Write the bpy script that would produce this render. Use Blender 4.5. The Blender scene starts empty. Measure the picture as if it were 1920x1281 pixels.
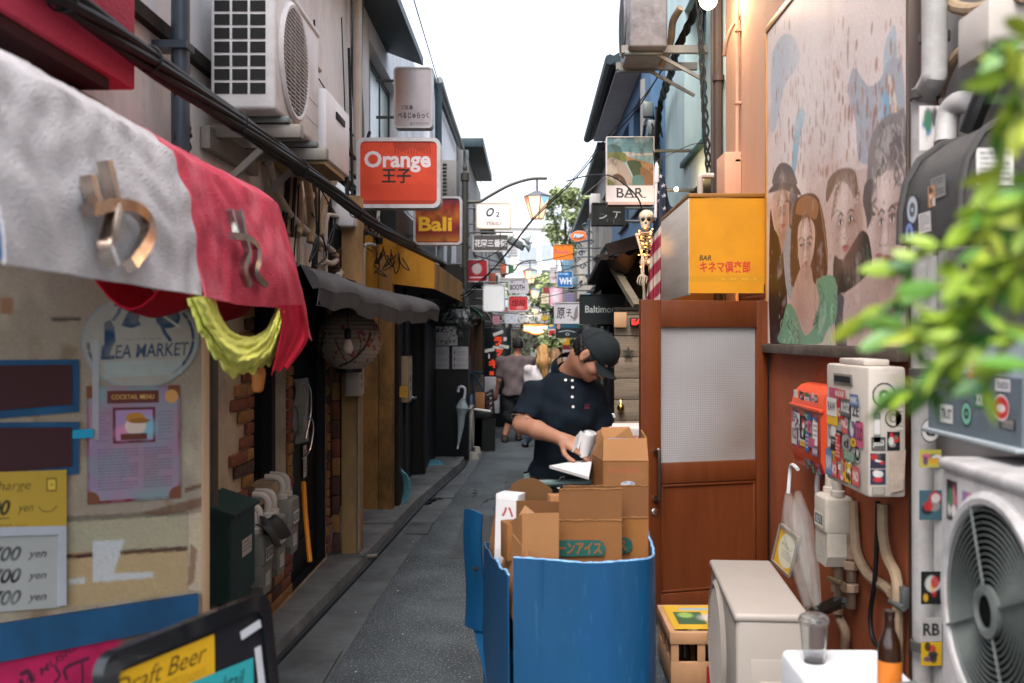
import bpy, bmesh, math, random
import numpy as np
from math import sin, cos, pi, radians, sqrt, atan2
from mathutils import Vector, Matrix, Euler
random.seed(7)
RNG = np.random.RandomState(11)
SC = bpy.context.scene
COL = SC.collection
V = Vector
# ------------------------------------------------------------------ camera, sky, sun, exposure
F, CX, HY, H = 1867.0, 995.0, 630.0, 1.7      # focal length in photo pixels, vanishing point, eye height (m)
cam_d = bpy.data.cameras.new('camera'); cam = bpy.data.objects.new('camera', cam_d); COL.objects.link(cam)
cam.location = (0, 0, H); cam.rotation_euler = (radians(90), 0, 0)
cam_d.sensor_width = 36.0; cam_d.lens = 36.0 * F / 1920.0
cam_d.shift_x = -(CX - 960.0) / 1920.0
cam_d.shift_y = -(640.5 - HY) / 1920.0
cam_d.clip_start = 0.05; cam_d.clip_end = 2000
cam_d.dof.use_dof = True; cam_d.dof.focus_distance = 6.6; cam_d.dof.aperture_fstop = 2.8
SC.camera = cam
world = bpy.data.worlds.new('World'); SC.world = world; world.use_nodes = True
wn = world.node_tree; wn.nodes.clear()
wo = wn.nodes.new('ShaderNodeOutputWorld'); wb = wn.nodes.new('ShaderNodeBackground')
sky = wn.nodes.new('ShaderNodeTexSky'); sky.sky_type = 'NISHITA'; sky.sun_disc = False
SUN_EL, SUN_ROT = radians(58), radians(200)
sky.sun_elevation = SUN_EL; sky.sun_rotation = SUN_ROT; sky.dust_density = 4.0; sky.air_density = 1.0
hs = wn.nodes.new('ShaderNodeHueSaturation'); hs.inputs['Saturation'].default_value = 0.42   # overcast: the cloud deck greys the blue
wn.links.new(sky.outputs[0], hs.inputs['Color']); wn.links.new(hs.outputs[0], wb.inputs[0])
wb.inputs[1].default_value = 0.15
wn.links.new(wb.outputs[0], wo.inputs[0])
sun_d = bpy.data.lights.new('sun', 'SUN'); sun_d.energy = 0.7; sun_d.angle = radians(30); sun_d.color = (1.0, 0.97, 0.93)
sun = bpy.data.objects.new('sun', sun_d); COL.objects.link(sun)
sun.rotation_euler = (radians(90) - SUN_EL, 0, radians(180) - SUN_ROT)
SC.view_settings.view_transform = 'Standard'; SC.view_settings.look = 'None'
SC.view_settings.exposure = 1.8; SC.view_settings.gamma = 1.0
SC.render.engine = 'CYCLES'
try:
 SC.cycles.use_denoising = True; SC.cycles.max_bounces = 7; SC.cycles.diffuse_bounces = 4
 SC.cycles.glossy_bounces = 3; SC.cycles.transmission_bounces = 6; SC.cycles.transparent_max_bounces = 8
 SC.cycles.caustics_reflective = False; SC.cycles.caustics_refractive = False; SC.cycles.sample_clamp_indirect = 4.0
except Exception: pass
# ------------------------------------------------------------------ helpers: coordinates
def P(px, py, y):            # photo pixel at distance y -> point
 return V(((px - CX) * y / F, y, H - (py - HY) * y / F))
def PXW(px, py, x):          # photo pixel on a wall of constant x
 return P(px, py, x * F / (px - CX))
def PG(px, py, z=0.0):       # photo pixel on the ground
 return P(px, py, (H - z) * F / (py - HY))
# ------------------------------------------------------------------ helpers: colours and materials
def lin(c):
 if isinstance(c, str):
  c = c.lstrip('#'); c = ''.join(q * 2 for q in c) if len(c) == 3 else c; c = [int(c[i:i + 2], 16) / 255 for i in (0, 2, 4)]
  c = [x / 12.92 if x <= .04045 else ((x + .055) / 1.055) ** 2.4 for x in c]
 return tuple(c[:3])
_M = {}
def M(name, col='#808080', rough=.6, metal=0., var=.12, vs=4., dirt=None, da=.5, ds=2.5, bump=0., bs=60., st=(1, 1, 1),
  spec=.4, emit=None, es=1., trans=0., alpha=1., ior=1.45, attr=False, coat=0., sss=0., fleck=None):
 if name in _M: return _M[name]
 m = bpy.data.materials.new(name); m.use_nodes = True; _M[name] = m
 nt = m.node_tree; b = nt.nodes['Principled BSDF']; L = nt.links.new
 def N(t): return nt.nodes.new('ShaderNode' + t)
 tc = N('TexCoord'); mp = N('Mapping'); mp.inputs['Scale'].default_value = st
 L(tc.outputs['Object'], mp.inputs['Vector'])
 c = lin(col)
 if attr:
  at = N('Attribute'); at.attribute_name = 'Col'; base = at.outputs['Color']
 else:
  rgb = N('RGB'); rgb.outputs[0].default_value = (*c, 1); base = rgb.outputs[0]
 if var:
  n = N('TexNoise'); n.inputs['Scale'].default_value = vs; n.inputs['Detail'].default_value = 5; n.inputs['Roughness'].default_value = .65
  L(mp.outputs[0], n.inputs['Vector'])
  mr = N('MapRange'); mr.inputs[1].default_value = .3; mr.inputs[2].default_value = .7
  mr.inputs[3].default_value = 1 - var; mr.inputs[4].default_value = 1 + var * .7
  L(n.outputs[0], mr.inputs[0])
  mx = N('Mix'); mx.data_type = 'RGBA'; mx.blend_type = 'MULTIPLY'; mx.inputs[0].default_value = 1
  L(base, mx.inputs[6]); L(mr.outputs[0], mx.inputs[7]); base = mx.outputs[2]
 if dirt:
  n = N('TexNoise'); n.inputs['Scale'].default_value = ds; n.inputs['Detail'].default_value = 8; n.inputs['Roughness'].default_value = .72
  L(mp.outputs[0], n.inputs['Vector'])
  mr = N('MapRange'); mr.inputs[1].default_value = .47; mr.inputs[2].default_value = .68; mr.inputs[3].default_value = 0; mr.inputs[4].default_value = da
  L(n.outputs[0], mr.inputs[0])
  mx = N('Mix'); mx.data_type = 'RGBA'; L(mr.outputs[0], mx.inputs[0]); L(base, mx.inputs[6])
  mx.inputs[7].default_value = (*lin(dirt), 1); base = mx.outputs[2]
 if fleck:
  n = N('TexNoise'); n.inputs['Scale'].default_value = fleck[1]; n.inputs['Detail'].default_value = 2
  L(mp.outputs[0], n.inputs['Vector'])
  mr = N('MapRange'); mr.inputs[1].default_value = fleck[2]; mr.inputs[2].default_value = fleck[2] + .1; mr.inputs[3].default_value = 0; mr.inputs[4].default_value = fleck[3]
  L(n.outputs[0], mr.inputs[0])
  mx = N('Mix'); mx.data_type = 'RGBA'; L(mr.outputs[0], mx.inputs[0]); L(base, mx.inputs[6])
  mx.inputs[7].default_value = (*lin(fleck[0]), 1); base = mx.outputs[2]
 L(base, b.inputs['Base Color'])
 b.inputs['Roughness'].default_value = rough; b.inputs['Metallic'].default_value = metal
 b.inputs['Specular IOR Level'].default_value = spec; b.inputs['IOR'].default_value = ior
 b.inputs['Transmission Weight'].default_value = trans; b.inputs['Alpha'].default_value = alpha
 b.inputs['Coat Weight'].default_value = coat
 if sss:
  b.inputs['Subsurface Weight'].default_value = sss; b.inputs['Subsurface Radius'].default_value = (.02, .008, .004)
 if emit:
  if emit == 'attr': L(base, b.inputs['Emission Color'])
  else: b.inputs['Emission Color'].default_value = (*lin(emit), 1)
  b.inputs['Emission Strength'].default_value = es
 if bump:
  n = N('TexNoise'); n.inputs['Scale'].default_value = bs; n.inputs['Detail'].default_value = 4
  L(mp.outputs[0], n.inputs['Vector']); bp = N('Bump'); bp.inputs['Strength'].default_value = bump; bp.inputs['Distance'].default_value = .01
  L(n.outputs[0], bp.inputs['Height']); L(bp.outputs[0], b.inputs['Normal'])
 return m
# ------------------------------------------------------------------ helpers: text outlines
_TX = {}
def text_geo(s, bold=0., shear=0.):
 k = (s, bold, shear)
 if k in _TX: return _TX[k]
 cu = bpy.data.curves.new('t', 'FONT'); cu.body = s; cu.size = 1; cu.offset = bold; cu.shear = shear; cu.resolution_u = 3
 ob = bpy.data.objects.new('t', cu); COL.objects.link(ob)
 dg = bpy.context.evaluated_depsgraph_get(); ev = ob.evaluated_get(dg); me = ev.to_mesh()
 vs = np.array([v.co[:2] for v in me.vertices]); me.calc_loop_triangles()
 ts = [tuple(t.vertices) for t in me.loop_triangles]
 ev.to_mesh_clear(); bpy.data.objects.remove(ob); bpy.data.curves.remove(cu)
 if len(vs) == 0: vs = np.zeros((3, 2)); ts = []
 lo, hi = vs.min(0), vs.max(0)
 r = ((vs - (lo + hi) / 2), ts, hi - lo); _TX[k] = r
 return r
# ------------------------------------------------------------------ helpers: mesh builder
def cat(pts, n=6, closed=False):      # Catmull-Rom through points
 pts = [V(p) for p in pts]; m = len(pts)
 if m < 3 and not closed: return pts
 out = []
 for i in range(m if closed else m - 1):
  a = pts[(i - 1) % m] if closed or i > 0 else pts[0] * 2 - pts[1]
  b, c = pts[i], pts[(i + 1) % m]
  d = pts[(i + 2) % m] if closed or i + 2 < m else pts[-1] * 2 - pts[-2]
  for k in range(n):
   t = k / n
   out.append(.5 * ((2 * b) + (c - a) * t + (2 * a - 5 * b + 4 * c - d) * t * t + (3 * b - a - 3 * c + d) * t ** 3))
 if not closed: out.append(pts[-1].copy())
 return out
def rrect(w, h, r, n=5):
 r = min(r, w / 2, h / 2); o = []
 for cx, cy, a0 in ((w / 2 - r, h / 2 - r, 0), (-w / 2 + r, h / 2 - r, 90), (-w / 2 + r, -h / 2 + r, 180), (w / 2 - r, -h / 2 + r, 270)):
  for k in range(n + 1):
   a = radians(a0 + 90 * k / n); o.append((cx + r * cos(a), cy + r * sin(a)))
 return o
def ring(n, r=1., r2=None, a0=0):
 return [(r * cos(a0 + 2 * pi * k / n), (r2 or r) * sin(a0 + 2 * pi * k / n)) for k in range(n)]
class MB:
 def __init__(s): s.v = []; s.f = []; s.m = []; s.T = None; s.mi = 0
 def add(s, vs, fs):
  o = len(s.v)
  for p in vs:
   p = V(p)
   s.v.append(s.T @ p if s.T else p)
  for f in fs: s.f.append([o + i for i in f]); s.m.append(s.mi)
  return s
 def poly(s, pts): return s.add(pts, [list(range(len(pts)))])
 def box(s, x0, x1, y0, y1, z0, z1, bev=0., seg=2):
  c = V(((x0 + x1) / 2, (y0 + y1) / 2, (z0 + z1) / 2)); return s.obox(c, (abs(x1 - x0), abs(y1 - y0), abs(z1 - z0)), None, bev, seg)
 def obox(s, c, size, rot=None, bev=0., seg=2):
  c = V(c); R = rot.to_matrix() if isinstance(rot, Euler) else rot
  if bev > 0:
   bm = bmesh.new(); bmesh.ops.create_cube(bm, size=1)
   for v in bm.verts: v.co = V((v.co.x * size[0], v.co.y * size[1], v.co.z * size[2]))
   bmesh.ops.bevel(bm, geom=bm.edges[:], offset=min(bev, min(size) * .49), segments=seg, profile=.5, affect='EDGES', clamp_overlap=True)
   bm.verts.index_update()
   vs = [v.co.copy() for v in bm.verts]; fs = [[v.index for v in f.verts] for f in bm.faces]; bm.free()
  else:
   h = [x / 2 for x in size]
   vs = [V((a * h[0], b * h[1], d * h[2])) for d in (-1, 1) for b in (-1, 1) for a in (-1, 1)]
   fs = [[0, 2, 3, 1], [4, 5, 7, 6], [0, 1, 5, 4], [2, 6, 7, 3], [0, 4, 6, 2], [1, 3, 7, 5]]
  return s.add([(R @ v if R else v) + c for v in vs], fs)
 def beam(s, a, b, w, h, up=(0, 0, 1), bev=0.):
  a, b = V(a), V(b); d = b - a; L = d.length; z = d.normalized(); x = V(up).cross(z)
  if x.length < 1e-5: x = V((1, 0, 0)).cross(z)
  x.normalize(); y = z.cross(x)
  return s.obox((a + b) / 2, (w, h, L), Matrix((x, y, z)).transposed(), bev)
 def prism(s, poly, o, u, v, depth, both=True):     # poly in (u,v), extruded along -(u x v) by depth: front face at o
  o, u, v = V(o), V(u), V(v); n = u.cross(v).normalized(); k = len(poly)
  a = [o + u * p[0] + v * p[1] for p in poly]; b = [p - n * depth for p in a]
  fs = [list(range(k))] + ([list(range(2 * k - 1, k - 1, -1))] if both else []) + [[i, k + i, k + (i + 1) % k, (i + 1) % k] for i in range(k)]
  return s.add(a + b, fs)
 def frame(s, outer, inner, o, u, v, depth):        # ring between two outlines with the same point count
  o, u, v = V(o), V(u), V(v); n = u.cross(v).normalized(); k = len(outer)
  A = [o + u * p[0] + v * p[1] for p in outer]; B = [o + u * p[0] + v * p[1] for p in inner]
  vs = A + B + [p - n * depth for p in A] + [p - n * depth for p in B]; fs = []
  for i in range(k):
   j = (i + 1) % k
   fs += [[i, j, k + j, k + i], [2 * k + i, 3 * k + i, 3 * k + j, 2 * k + j], [i, 2 * k + i, 2 * k + j, j], [k + i, k + j, 3 * k + j, 3 * k + i]]
  return s.add(vs, fs)
 def tube(s, pts, r, n=8, closed=False, caps=True, sm=0, flat=1.):
  if sm: pts = cat(pts, sm, closed)
  pts = [V(p) for p in pts]; m = len(pts)
  if m < 2: return s
  rs = list(r) if isinstance(r, (list, tuple)) else [r] * m
  if len(rs) != m: rs = list(np.interp(np.linspace(0, 1, m), np.linspace(0, 1, len(rs)), rs))
  ts = []
  for i in range(m):
   a = pts[(i - 1) % m] if closed or i else pts[i]; b = pts[(i + 1) % m] if closed or i < m - 1 else pts[i]
   t = b - a; ts.append(t.normalized() if t.length > 1e-9 else V((0, 0, 1)))
  x = ts[0].orthogonal().normalized(); vs = []
  for i in range(m):
   x = x - ts[i] * x.dot(ts[i]); x = x.normalized() if x.length > 1e-6 else ts[i].orthogonal().normalized(); y = ts[i].cross(x)
   for k in range(n):
    a = 2 * pi * k / n; vs.append(pts[i] + (x * cos(a) + y * sin(a) * flat) * rs[i])
  fs = []
  for i in range(m if closed else m - 1):
   j = (i + 1) % m
   for k in range(n): fs.append([i * n + k, i * n + (k + 1) % n, j * n + (k + 1) % n, j * n + k])
  if caps and not closed: fs += [list(range(n - 1, -1, -1)), [(m - 1) * n + k for k in range(n)]]
  return s.add(vs, fs)
 def cyl(s, a, b, r, r2=None, n=16, caps=True): return s.tube([a, b], [r, r if r2 is None else r2], n, caps=caps)
 def lathe(s, prof, o, axis=(0, 0, 1), n=20, a0=0., a1=2 * pi, up=None):
  o, z = V(o), V(axis).normalized(); x = V(up) if up else z.orthogonal(); x = (x - z * x.dot(z)).normalized(); y = z.cross(x)
  full = abs(a1 - a0 - 2 * pi) < 1e-6; m = n if full else n + 1; k = len(prof); vs = []; fs = []
  for i in range(m):
   a = a0 + (a1 - a0) * i / n
   for r, h in prof: vs.append(o + (x * cos(a) + y * sin(a)) * r + z * h)
  for i in range(n):
   j = (i + 1) % m
   for q in range(k - 1): fs.append([i * k + q, j * k + q, j * k + q + 1, i * k + q + 1])
  return s.add(vs, fs)
 def ell(s, c, r, rot=None, nu=14, nv=9):
  c = V(c); r = (r, r, r) if not hasattr(r, '__len__') else r; R = rot.to_matrix() if isinstance(rot, Euler) else rot
  vs = [V((0, 0, r[2]))]; fs = []
  for i in range(1, nv):
   p = pi * i / nv
   for k in range(nu): a = 2 * pi * k / nu; vs.append(V((r[0] * sin(p) * cos(a), r[1] * sin(p) * sin(a), r[2] * cos(p))))
  vs.append(V((0, 0, -r[2])))
  for k in range(nu):
   fs.append([0, 1 + k, 1 + (k + 1) % nu])
   for i in range(nv - 2): a = 1 + i * nu; fs.append([a + k, a + nu + k, a + nu + (k + 1) % nu, a + (k + 1) % nu])
   fs.append([1 + (nv - 2) * nu + (k + 1) % nu, 1 + (nv - 2) * nu + k, len(vs) - 1])
  return s.add([(R @ v if R else v) + c for v in vs], fs)
 def grid(s, fn, nu, nv, thick=0.):       # fn(u,v) -> point, u,v in 0..1
  g = [[V(fn(i / nu, j / nv)) for j in range(nv + 1)] for i in range(nu + 1)]
  W = nv + 1; vs = [p for r in g for p in r]
  fs = [[i * W + j, (i + 1) * W + j, (i + 1) * W + j + 1, i * W + j + 1] for i in range(nu) for j in range(nv)]
  if thick:
   nn = [V((0, 0, 0)) for _ in vs]
   for f in fs:
    n = (vs[f[2]] - vs[f[0]]).cross(vs[f[3]] - vs[f[1]])
    for i in f: nn[i] = nn[i] + n
   o = len(vs); vs = vs + [p - n.normalized() * thick for p, n in zip(vs, nn)]
   fs2 = [[o + i for i in reversed(f)] for f in fs]; e = []
   for i in range(nu): e += [[(i + 1) * W, i * W, o + i * W, o + (i + 1) * W], [i * W + nv, (i + 1) * W + nv, o + (i + 1) * W + nv, o + i * W + nv]]
   for j in range(nv): e += [[j, j + 1, o + j + 1, o + j], [nu * W + j + 1, nu * W + j, o + nu * W + j, o + nu * W + j + 1]]
   fs = fs + fs2 + e
  return s.add(vs, fs)
 def text(s, t, c, u, v, w=None, h=None, bold=0., shear=0., lift=.002, depth=0.):   # centred at c, fitted to w x h
  g, ts, sz = text_geo(t, bold, shear); u, v = V(u).normalized(), V(v).normalized(); n = u.cross(v)
  kx = w / sz[0] if w else None; ky = h / sz[1] if h else None
  if kx is None: kx = ky
  if ky is None: ky = kx
  base = V(c) + n * lift
  vs = [base + u * (p[0] * kx) + v * (p[1] * ky) for p in g]
  return s.add(vs, [list(t_) for t_ in ts])
 def pieces(s, name, mats, parent=None, smooth=35):      # every connected piece an object of its own
  p = list(range(len(s.v)))
  def find(i):
   while p[i] != i: p[i] = p[p[i]]; i = p[i]
   return i
  for f in s.f:
   a = find(f[0])
   for i in f[1:]: p[find(i)] = a
  g = {}
  for f, m in zip(s.f, s.m): g.setdefault(find(f[0]), []).append((f, m))
  for fs in g.values():
   ix = {}; q = MB()
   for f, m in fs:
    for i in f:
     if i not in ix: ix[i] = len(q.v); q.v.append(s.v[i])
    q.f.append([ix[i] for i in f]); q.m.append(m)
   q.build(name, mats, parent, smooth)
 def build(s, name, mats, parent=None, smooth=35, label=None):
  me = bpy.data.meshes.new(name); off = origin(parent)
  me.from_pydata([tuple(p - off) for p in s.v], [], s.f)
  if not isinstance(mats, (list, tuple)): mats = [mats]
  for m in mats: me.materials.append(m)
  if any(s.m): me.polygons.foreach_set('material_index', [min(i, len(mats) - 1) for i in s.m])
  if smooth:
   me.polygons.foreach_set('use_smooth', [True] * len(me.polygons))
   try: me.set_sharp_from_angle(angle=radians(smooth))
   except Exception: pass
  me.update()
  return link(name, me, parent, label)
def link(name, me, parent=None, label=None):
 o = bpy.data.objects.new(name, me); COL.objects.link(o)
 if parent is not None: o.parent = parent; _ORG[o] = _ORG.get(parent, V((0, 0, 0)))
 if label: o['label'] = label
 return o
_ORG = {}
def origin(p): return _ORG.get(p, V((0, 0, 0))) if p is not None else V((0, 0, 0))
def thing(name, label, cat_, loc=(0, 0, 0), group=None):
 o = bpy.data.objects.new(name, None); COL.objects.link(o); o.location = loc; _ORG[o] = V(loc)
 o.empty_display_size = .1
 return tag(o, label, cat_, group)
def tag(o, label, cat_, group=None):
 o['label'] = label; o['category'] = cat_
 if group: o['group'] = group
 return o
def struct(o): o['kind'] = 'structure'; return o
def dup(root, loc, rz=None, label=None):
 r = root.copy(); COL.objects.link(r); r.location = loc
 if rz is not None: r.rotation_euler = (0, 0, rz)
 if label: r['label'] = label
 for ch in list(root.children):
  c = ch.copy(); COL.objects.link(c); c.parent = r
  for g in ch.children: d = g.copy(); COL.objects.link(d); d.parent = c
 return r
# ------------------------------------------------------------------ helpers: painted sheets (colours stored on the mesh)
def snoise(h, w, cells, seed=0, octaves=3):
 r = np.random.RandomState(seed); out = np.zeros((h, w)); amp = 1.; tot = 0
 for o in range(octaves):
  n = cells * 2 ** o; g = r.rand(n + 2, n + 2); y = np.linspace(0, n, h); x = np.linspace(0, n, w)
  yi = y.astype(int); xi = x.astype(int); fy = (y - yi)[:, None]; fx = (x - xi)[None]
  fy = fy * fy * (3 - 2 * fy); fx = fx * fx * (3 - 2 * fx)
  a = g[np.ix_(yi, xi)]; b = g[np.ix_(yi, xi + 1)]; c = g[np.ix_(yi + 1, xi)]; d = g[np.ix_(yi + 1, xi + 1)]
  out += amp * ((a * (1 - fx) + b * fx) * (1 - fy) + (c * (1 - fx) + d * fx) * fy); tot += amp; amp *= .55
 return out / tot
class Canvas:           # pixel grid, x right, y down, coordinates 0..W, 0..H in any chosen units
 def __init__(s, uw, uh, res, bg):
  s.k = res; s.w = max(3, int(round(uw * res))); s.h = max(3, int(round(uh * res))); s.a = np.empty((s.h, s.w, 3)); s.a[:] = lin(bg)
  s.Y, s.X = np.mgrid[0:s.h, 0:s.w]; s.X = (s.X + .5) / s.w * uw; s.Y = (s.Y + .5) / s.h * uh; s.px = uw / s.w; s.uw, s.uh = uw, uh
 def mix(s, mask, col, op=1.):
  m = np.clip(mask * op, 0, 1)[..., None]; s.a = s.a * (1 - m) + np.array(lin(col)) * m; return s
 def poly(s, pts, col, op=1., sm=0):
  if sm: pts = [tuple(p[:2]) for p in cat([(a, b, 0) for a, b in pts], sm, True)]
  P_ = np.array(pts, float); m = np.zeros((s.h, s.w))
  for ox, oy in ((-.25, -.25), (.25, -.25), (-.25, .25), (.25, .25)):
   X, Y = s.X + ox * s.px, s.Y + oy * s.px; ins = np.zeros((s.h, s.w), bool); j = len(P_) - 1
   for i in range(len(P_)):
    (xi, yi), (xj, yj) = P_[i], P_[j]
    if yi != yj: ins ^= ((yi > Y) != (yj > Y)) & (X < (xj - xi) * (Y - yi) / (yj - yi) + xi)
    j = i
   m += ins * .25
  return s.mix(m, col, op)
 def rect(s, x0, y0, x1, y1, col, op=1.):
  m = np.clip((s.X - x0) / s.px + .5, 0, 1) * np.clip((x1 - s.X) / s.px + .5, 0, 1) * np.clip((s.Y - y0) / s.px + .5, 0, 1) * np.clip((y1 - s.Y) / s.px + .5, 0, 1)
  return s.mix(m, col, op)
 def ell(s, cx, cy, rx, ry, col, op=1., soft=0., rot=0.):
  c, d = cos(rot), sin(rot); X = (s.X - cx) * c + (s.Y - cy) * d; Y = -(s.X - cx) * d + (s.Y - cy) * c
  q = np.sqrt((X / rx) ** 2 + (Y / ry) ** 2); e = max(soft, s.px / min(rx, ry))
  return s.mix(np.clip((1 + e / 2 - q) / e, 0, 1), col, op)
 def line(s, pts, wd, col, op=1., sm=0):
  if sm: pts = [tuple(p[:2]) for p in cat([(a, b, 0) for a, b in pts], sm)]
  d = np.full((s.h, s.w), 1e9)
  for (x0, y0), (x1, y1) in zip(pts[:-1], pts[1:]):
   dx, dy = x1 - x0, y1 - y0; q = dx * dx + dy * dy + 1e-12
   t = np.clip(((s.X - x0) * dx + (s.Y - y0) * dy) / q, 0, 1); d = np.minimum(d, np.hypot(s.X - x0 - t * dx, s.Y - y0 - t * dy))
  return s.mix(np.clip((wd / 2 - d) / s.px + .5, 0, 1), col, op)
 def text(s, t, cx, cy, w, h, col, bold=0., shear=0., op=1., rot=0.):
  g, ts, sz = text_geo(t, bold, shear); kx = w / max(sz[0], 1e-6) if w else h / sz[1]; ky = h / max(sz[1], 1e-6) if h else kx
  q = np.stack([g[:, 0] * kx, -g[:, 1] * ky], 1); c, d = cos(rot), sin(rot)
  q = np.stack([q[:, 0] * c - q[:, 1] * d + cx, q[:, 0] * d + q[:, 1] * c + cy], 1)
  m = np.zeros((s.h, s.w)); K = 3
  for a, b, e in ts:
   A, B, C = q[a], q[b], q[e]; lo = np.minimum(np.minimum(A, B), C) / s.px - 1; hi = np.maximum(np.maximum(A, B), C) / s.px + 2
   x0, x1 = max(0, int(lo[0])), min(s.w, int(hi[0]) + 1); y0, y1 = max(0, int(lo[1])), min(s.h, int(hi[1]) + 1)
   if x1 <= x0 or y1 <= y0: continue
   xs = (np.arange(x0 * K, x1 * K) + .5) / K * s.px; ys = (np.arange(y0 * K, y1 * K) + .5) / K * s.px; X, Y = np.meshgrid(xs, ys)
   def e_(p, r): return (r[0] - p[0]) * (Y - p[1]) - (r[1] - p[1]) * (X - p[0])
   u, v_, w_ = e_(A, B), e_(B, C), e_(C, A); ins = ((u >= 0) & (v_ >= 0) & (w_ >= 0)) | ((u <= 0) & (v_ <= 0) & (w_ <= 0))
   m[y0:y1, x0:x1] += ins.reshape(y1 - y0, K, x1 - x0, K).mean((1, 3))
  return s.mix(np.clip(m, 0, 1), col, op)
 def scribble(s, x0, y0, x1, y1, rows, col, op=.8, th=.35, seed=0):      # lines of small print
  r = random.Random(seed); dy = (y1 - y0) / rows
  for k in range(rows):
   x = x0
   end = x1 if r.random() < .7 else x0 + (x1 - x0) * r.uniform(.4, .9)
   while x < end:
    w = r.uniform(.02, .09) * (x1 - x0); s.rect(x, y0 + k * dy, min(x + w, end), y0 + k * dy + dy * th, col, op * r.uniform(.6, 1)); x += w + .012 * (x1 - x0)
  return s
 def noise(s, col, cells=6, lo=.5, hi=.7, op=.5, seed=0, sx=1.):
  n = snoise(s.h, s.w, cells, seed);
  return s.mix(np.clip((n - lo) / (hi - lo), 0, 1), col, op)
 def grain(s, amt=.06, seed=3):
  r = np.random.RandomState(seed); s.a = np.clip(s.a * (1 + amt * r.randn(s.h, s.w, 1)), 0, 1); return s
 def build(s, name, mat, o, u, v, parent=None, warp=None, label=None, mask=None):   # o = top-left corner, u = full width, v = full height (down)
  o, u, v = V(o), V(u), V(v); off = origin(parent)
  o_ = np.array(o - off); U = np.array(u); W_ = np.array(v)
  fx = np.linspace(0, 1, s.w); fy = np.linspace(0, 1, s.h)
  pts = o_ + fx[None, :, None] * U + fy[:, None, None] * W_
  if warp is not None: pts = pts + warp(fx[None, :] + 0 * fy[:, None], fy[:, None] + 0 * fx[None, :])
  idx = np.arange(s.h * s.w).reshape(s.h, s.w)
  fs = np.stack([idx[:-1, :-1], idx[1:, :-1], idx[1:, 1:], idx[:-1, 1:]], -1)
  if mask is not None:
   mk = mask(fx[None, :] + 0 * fy[:, None], fy[:, None] + 0 * fx[None, :]); fs = fs[mk[:-1, :-1] & mk[1:, 1:] & mk[1:, :-1] & mk[:-1, 1:]]
  fs = fs.reshape(-1, 4)
  me = bpy.data.meshes.new(name); n = s.h * s.w
  me.vertices.add(n); me.vertices.foreach_set('co', pts.reshape(-1).astype(np.float32))
  me.loops.add(len(fs) * 4); me.loops.foreach_set('vertex_index', fs.reshape(-1).astype(np.int32))
  me.polygons.add(len(fs)); me.polygons.foreach_set('loop_start', np.arange(0, len(fs) * 4, 4, dtype=np.int32))
  me.polygons.foreach_set('use_smooth', [True] * len(fs))
  me.update(calc_edges=True); me.validate()
  ca = me.color_attributes.new('Col', 'FLOAT_COLOR', 'POINT')
  c4 = np.ones((n, 4), np.float32); c4[:, :3] = s.a.reshape(-1, 3); ca.data.foreach_set('color', c4.reshape(-1))
  me.materials.append(mat)
  return link(name, me, parent, label)
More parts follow.
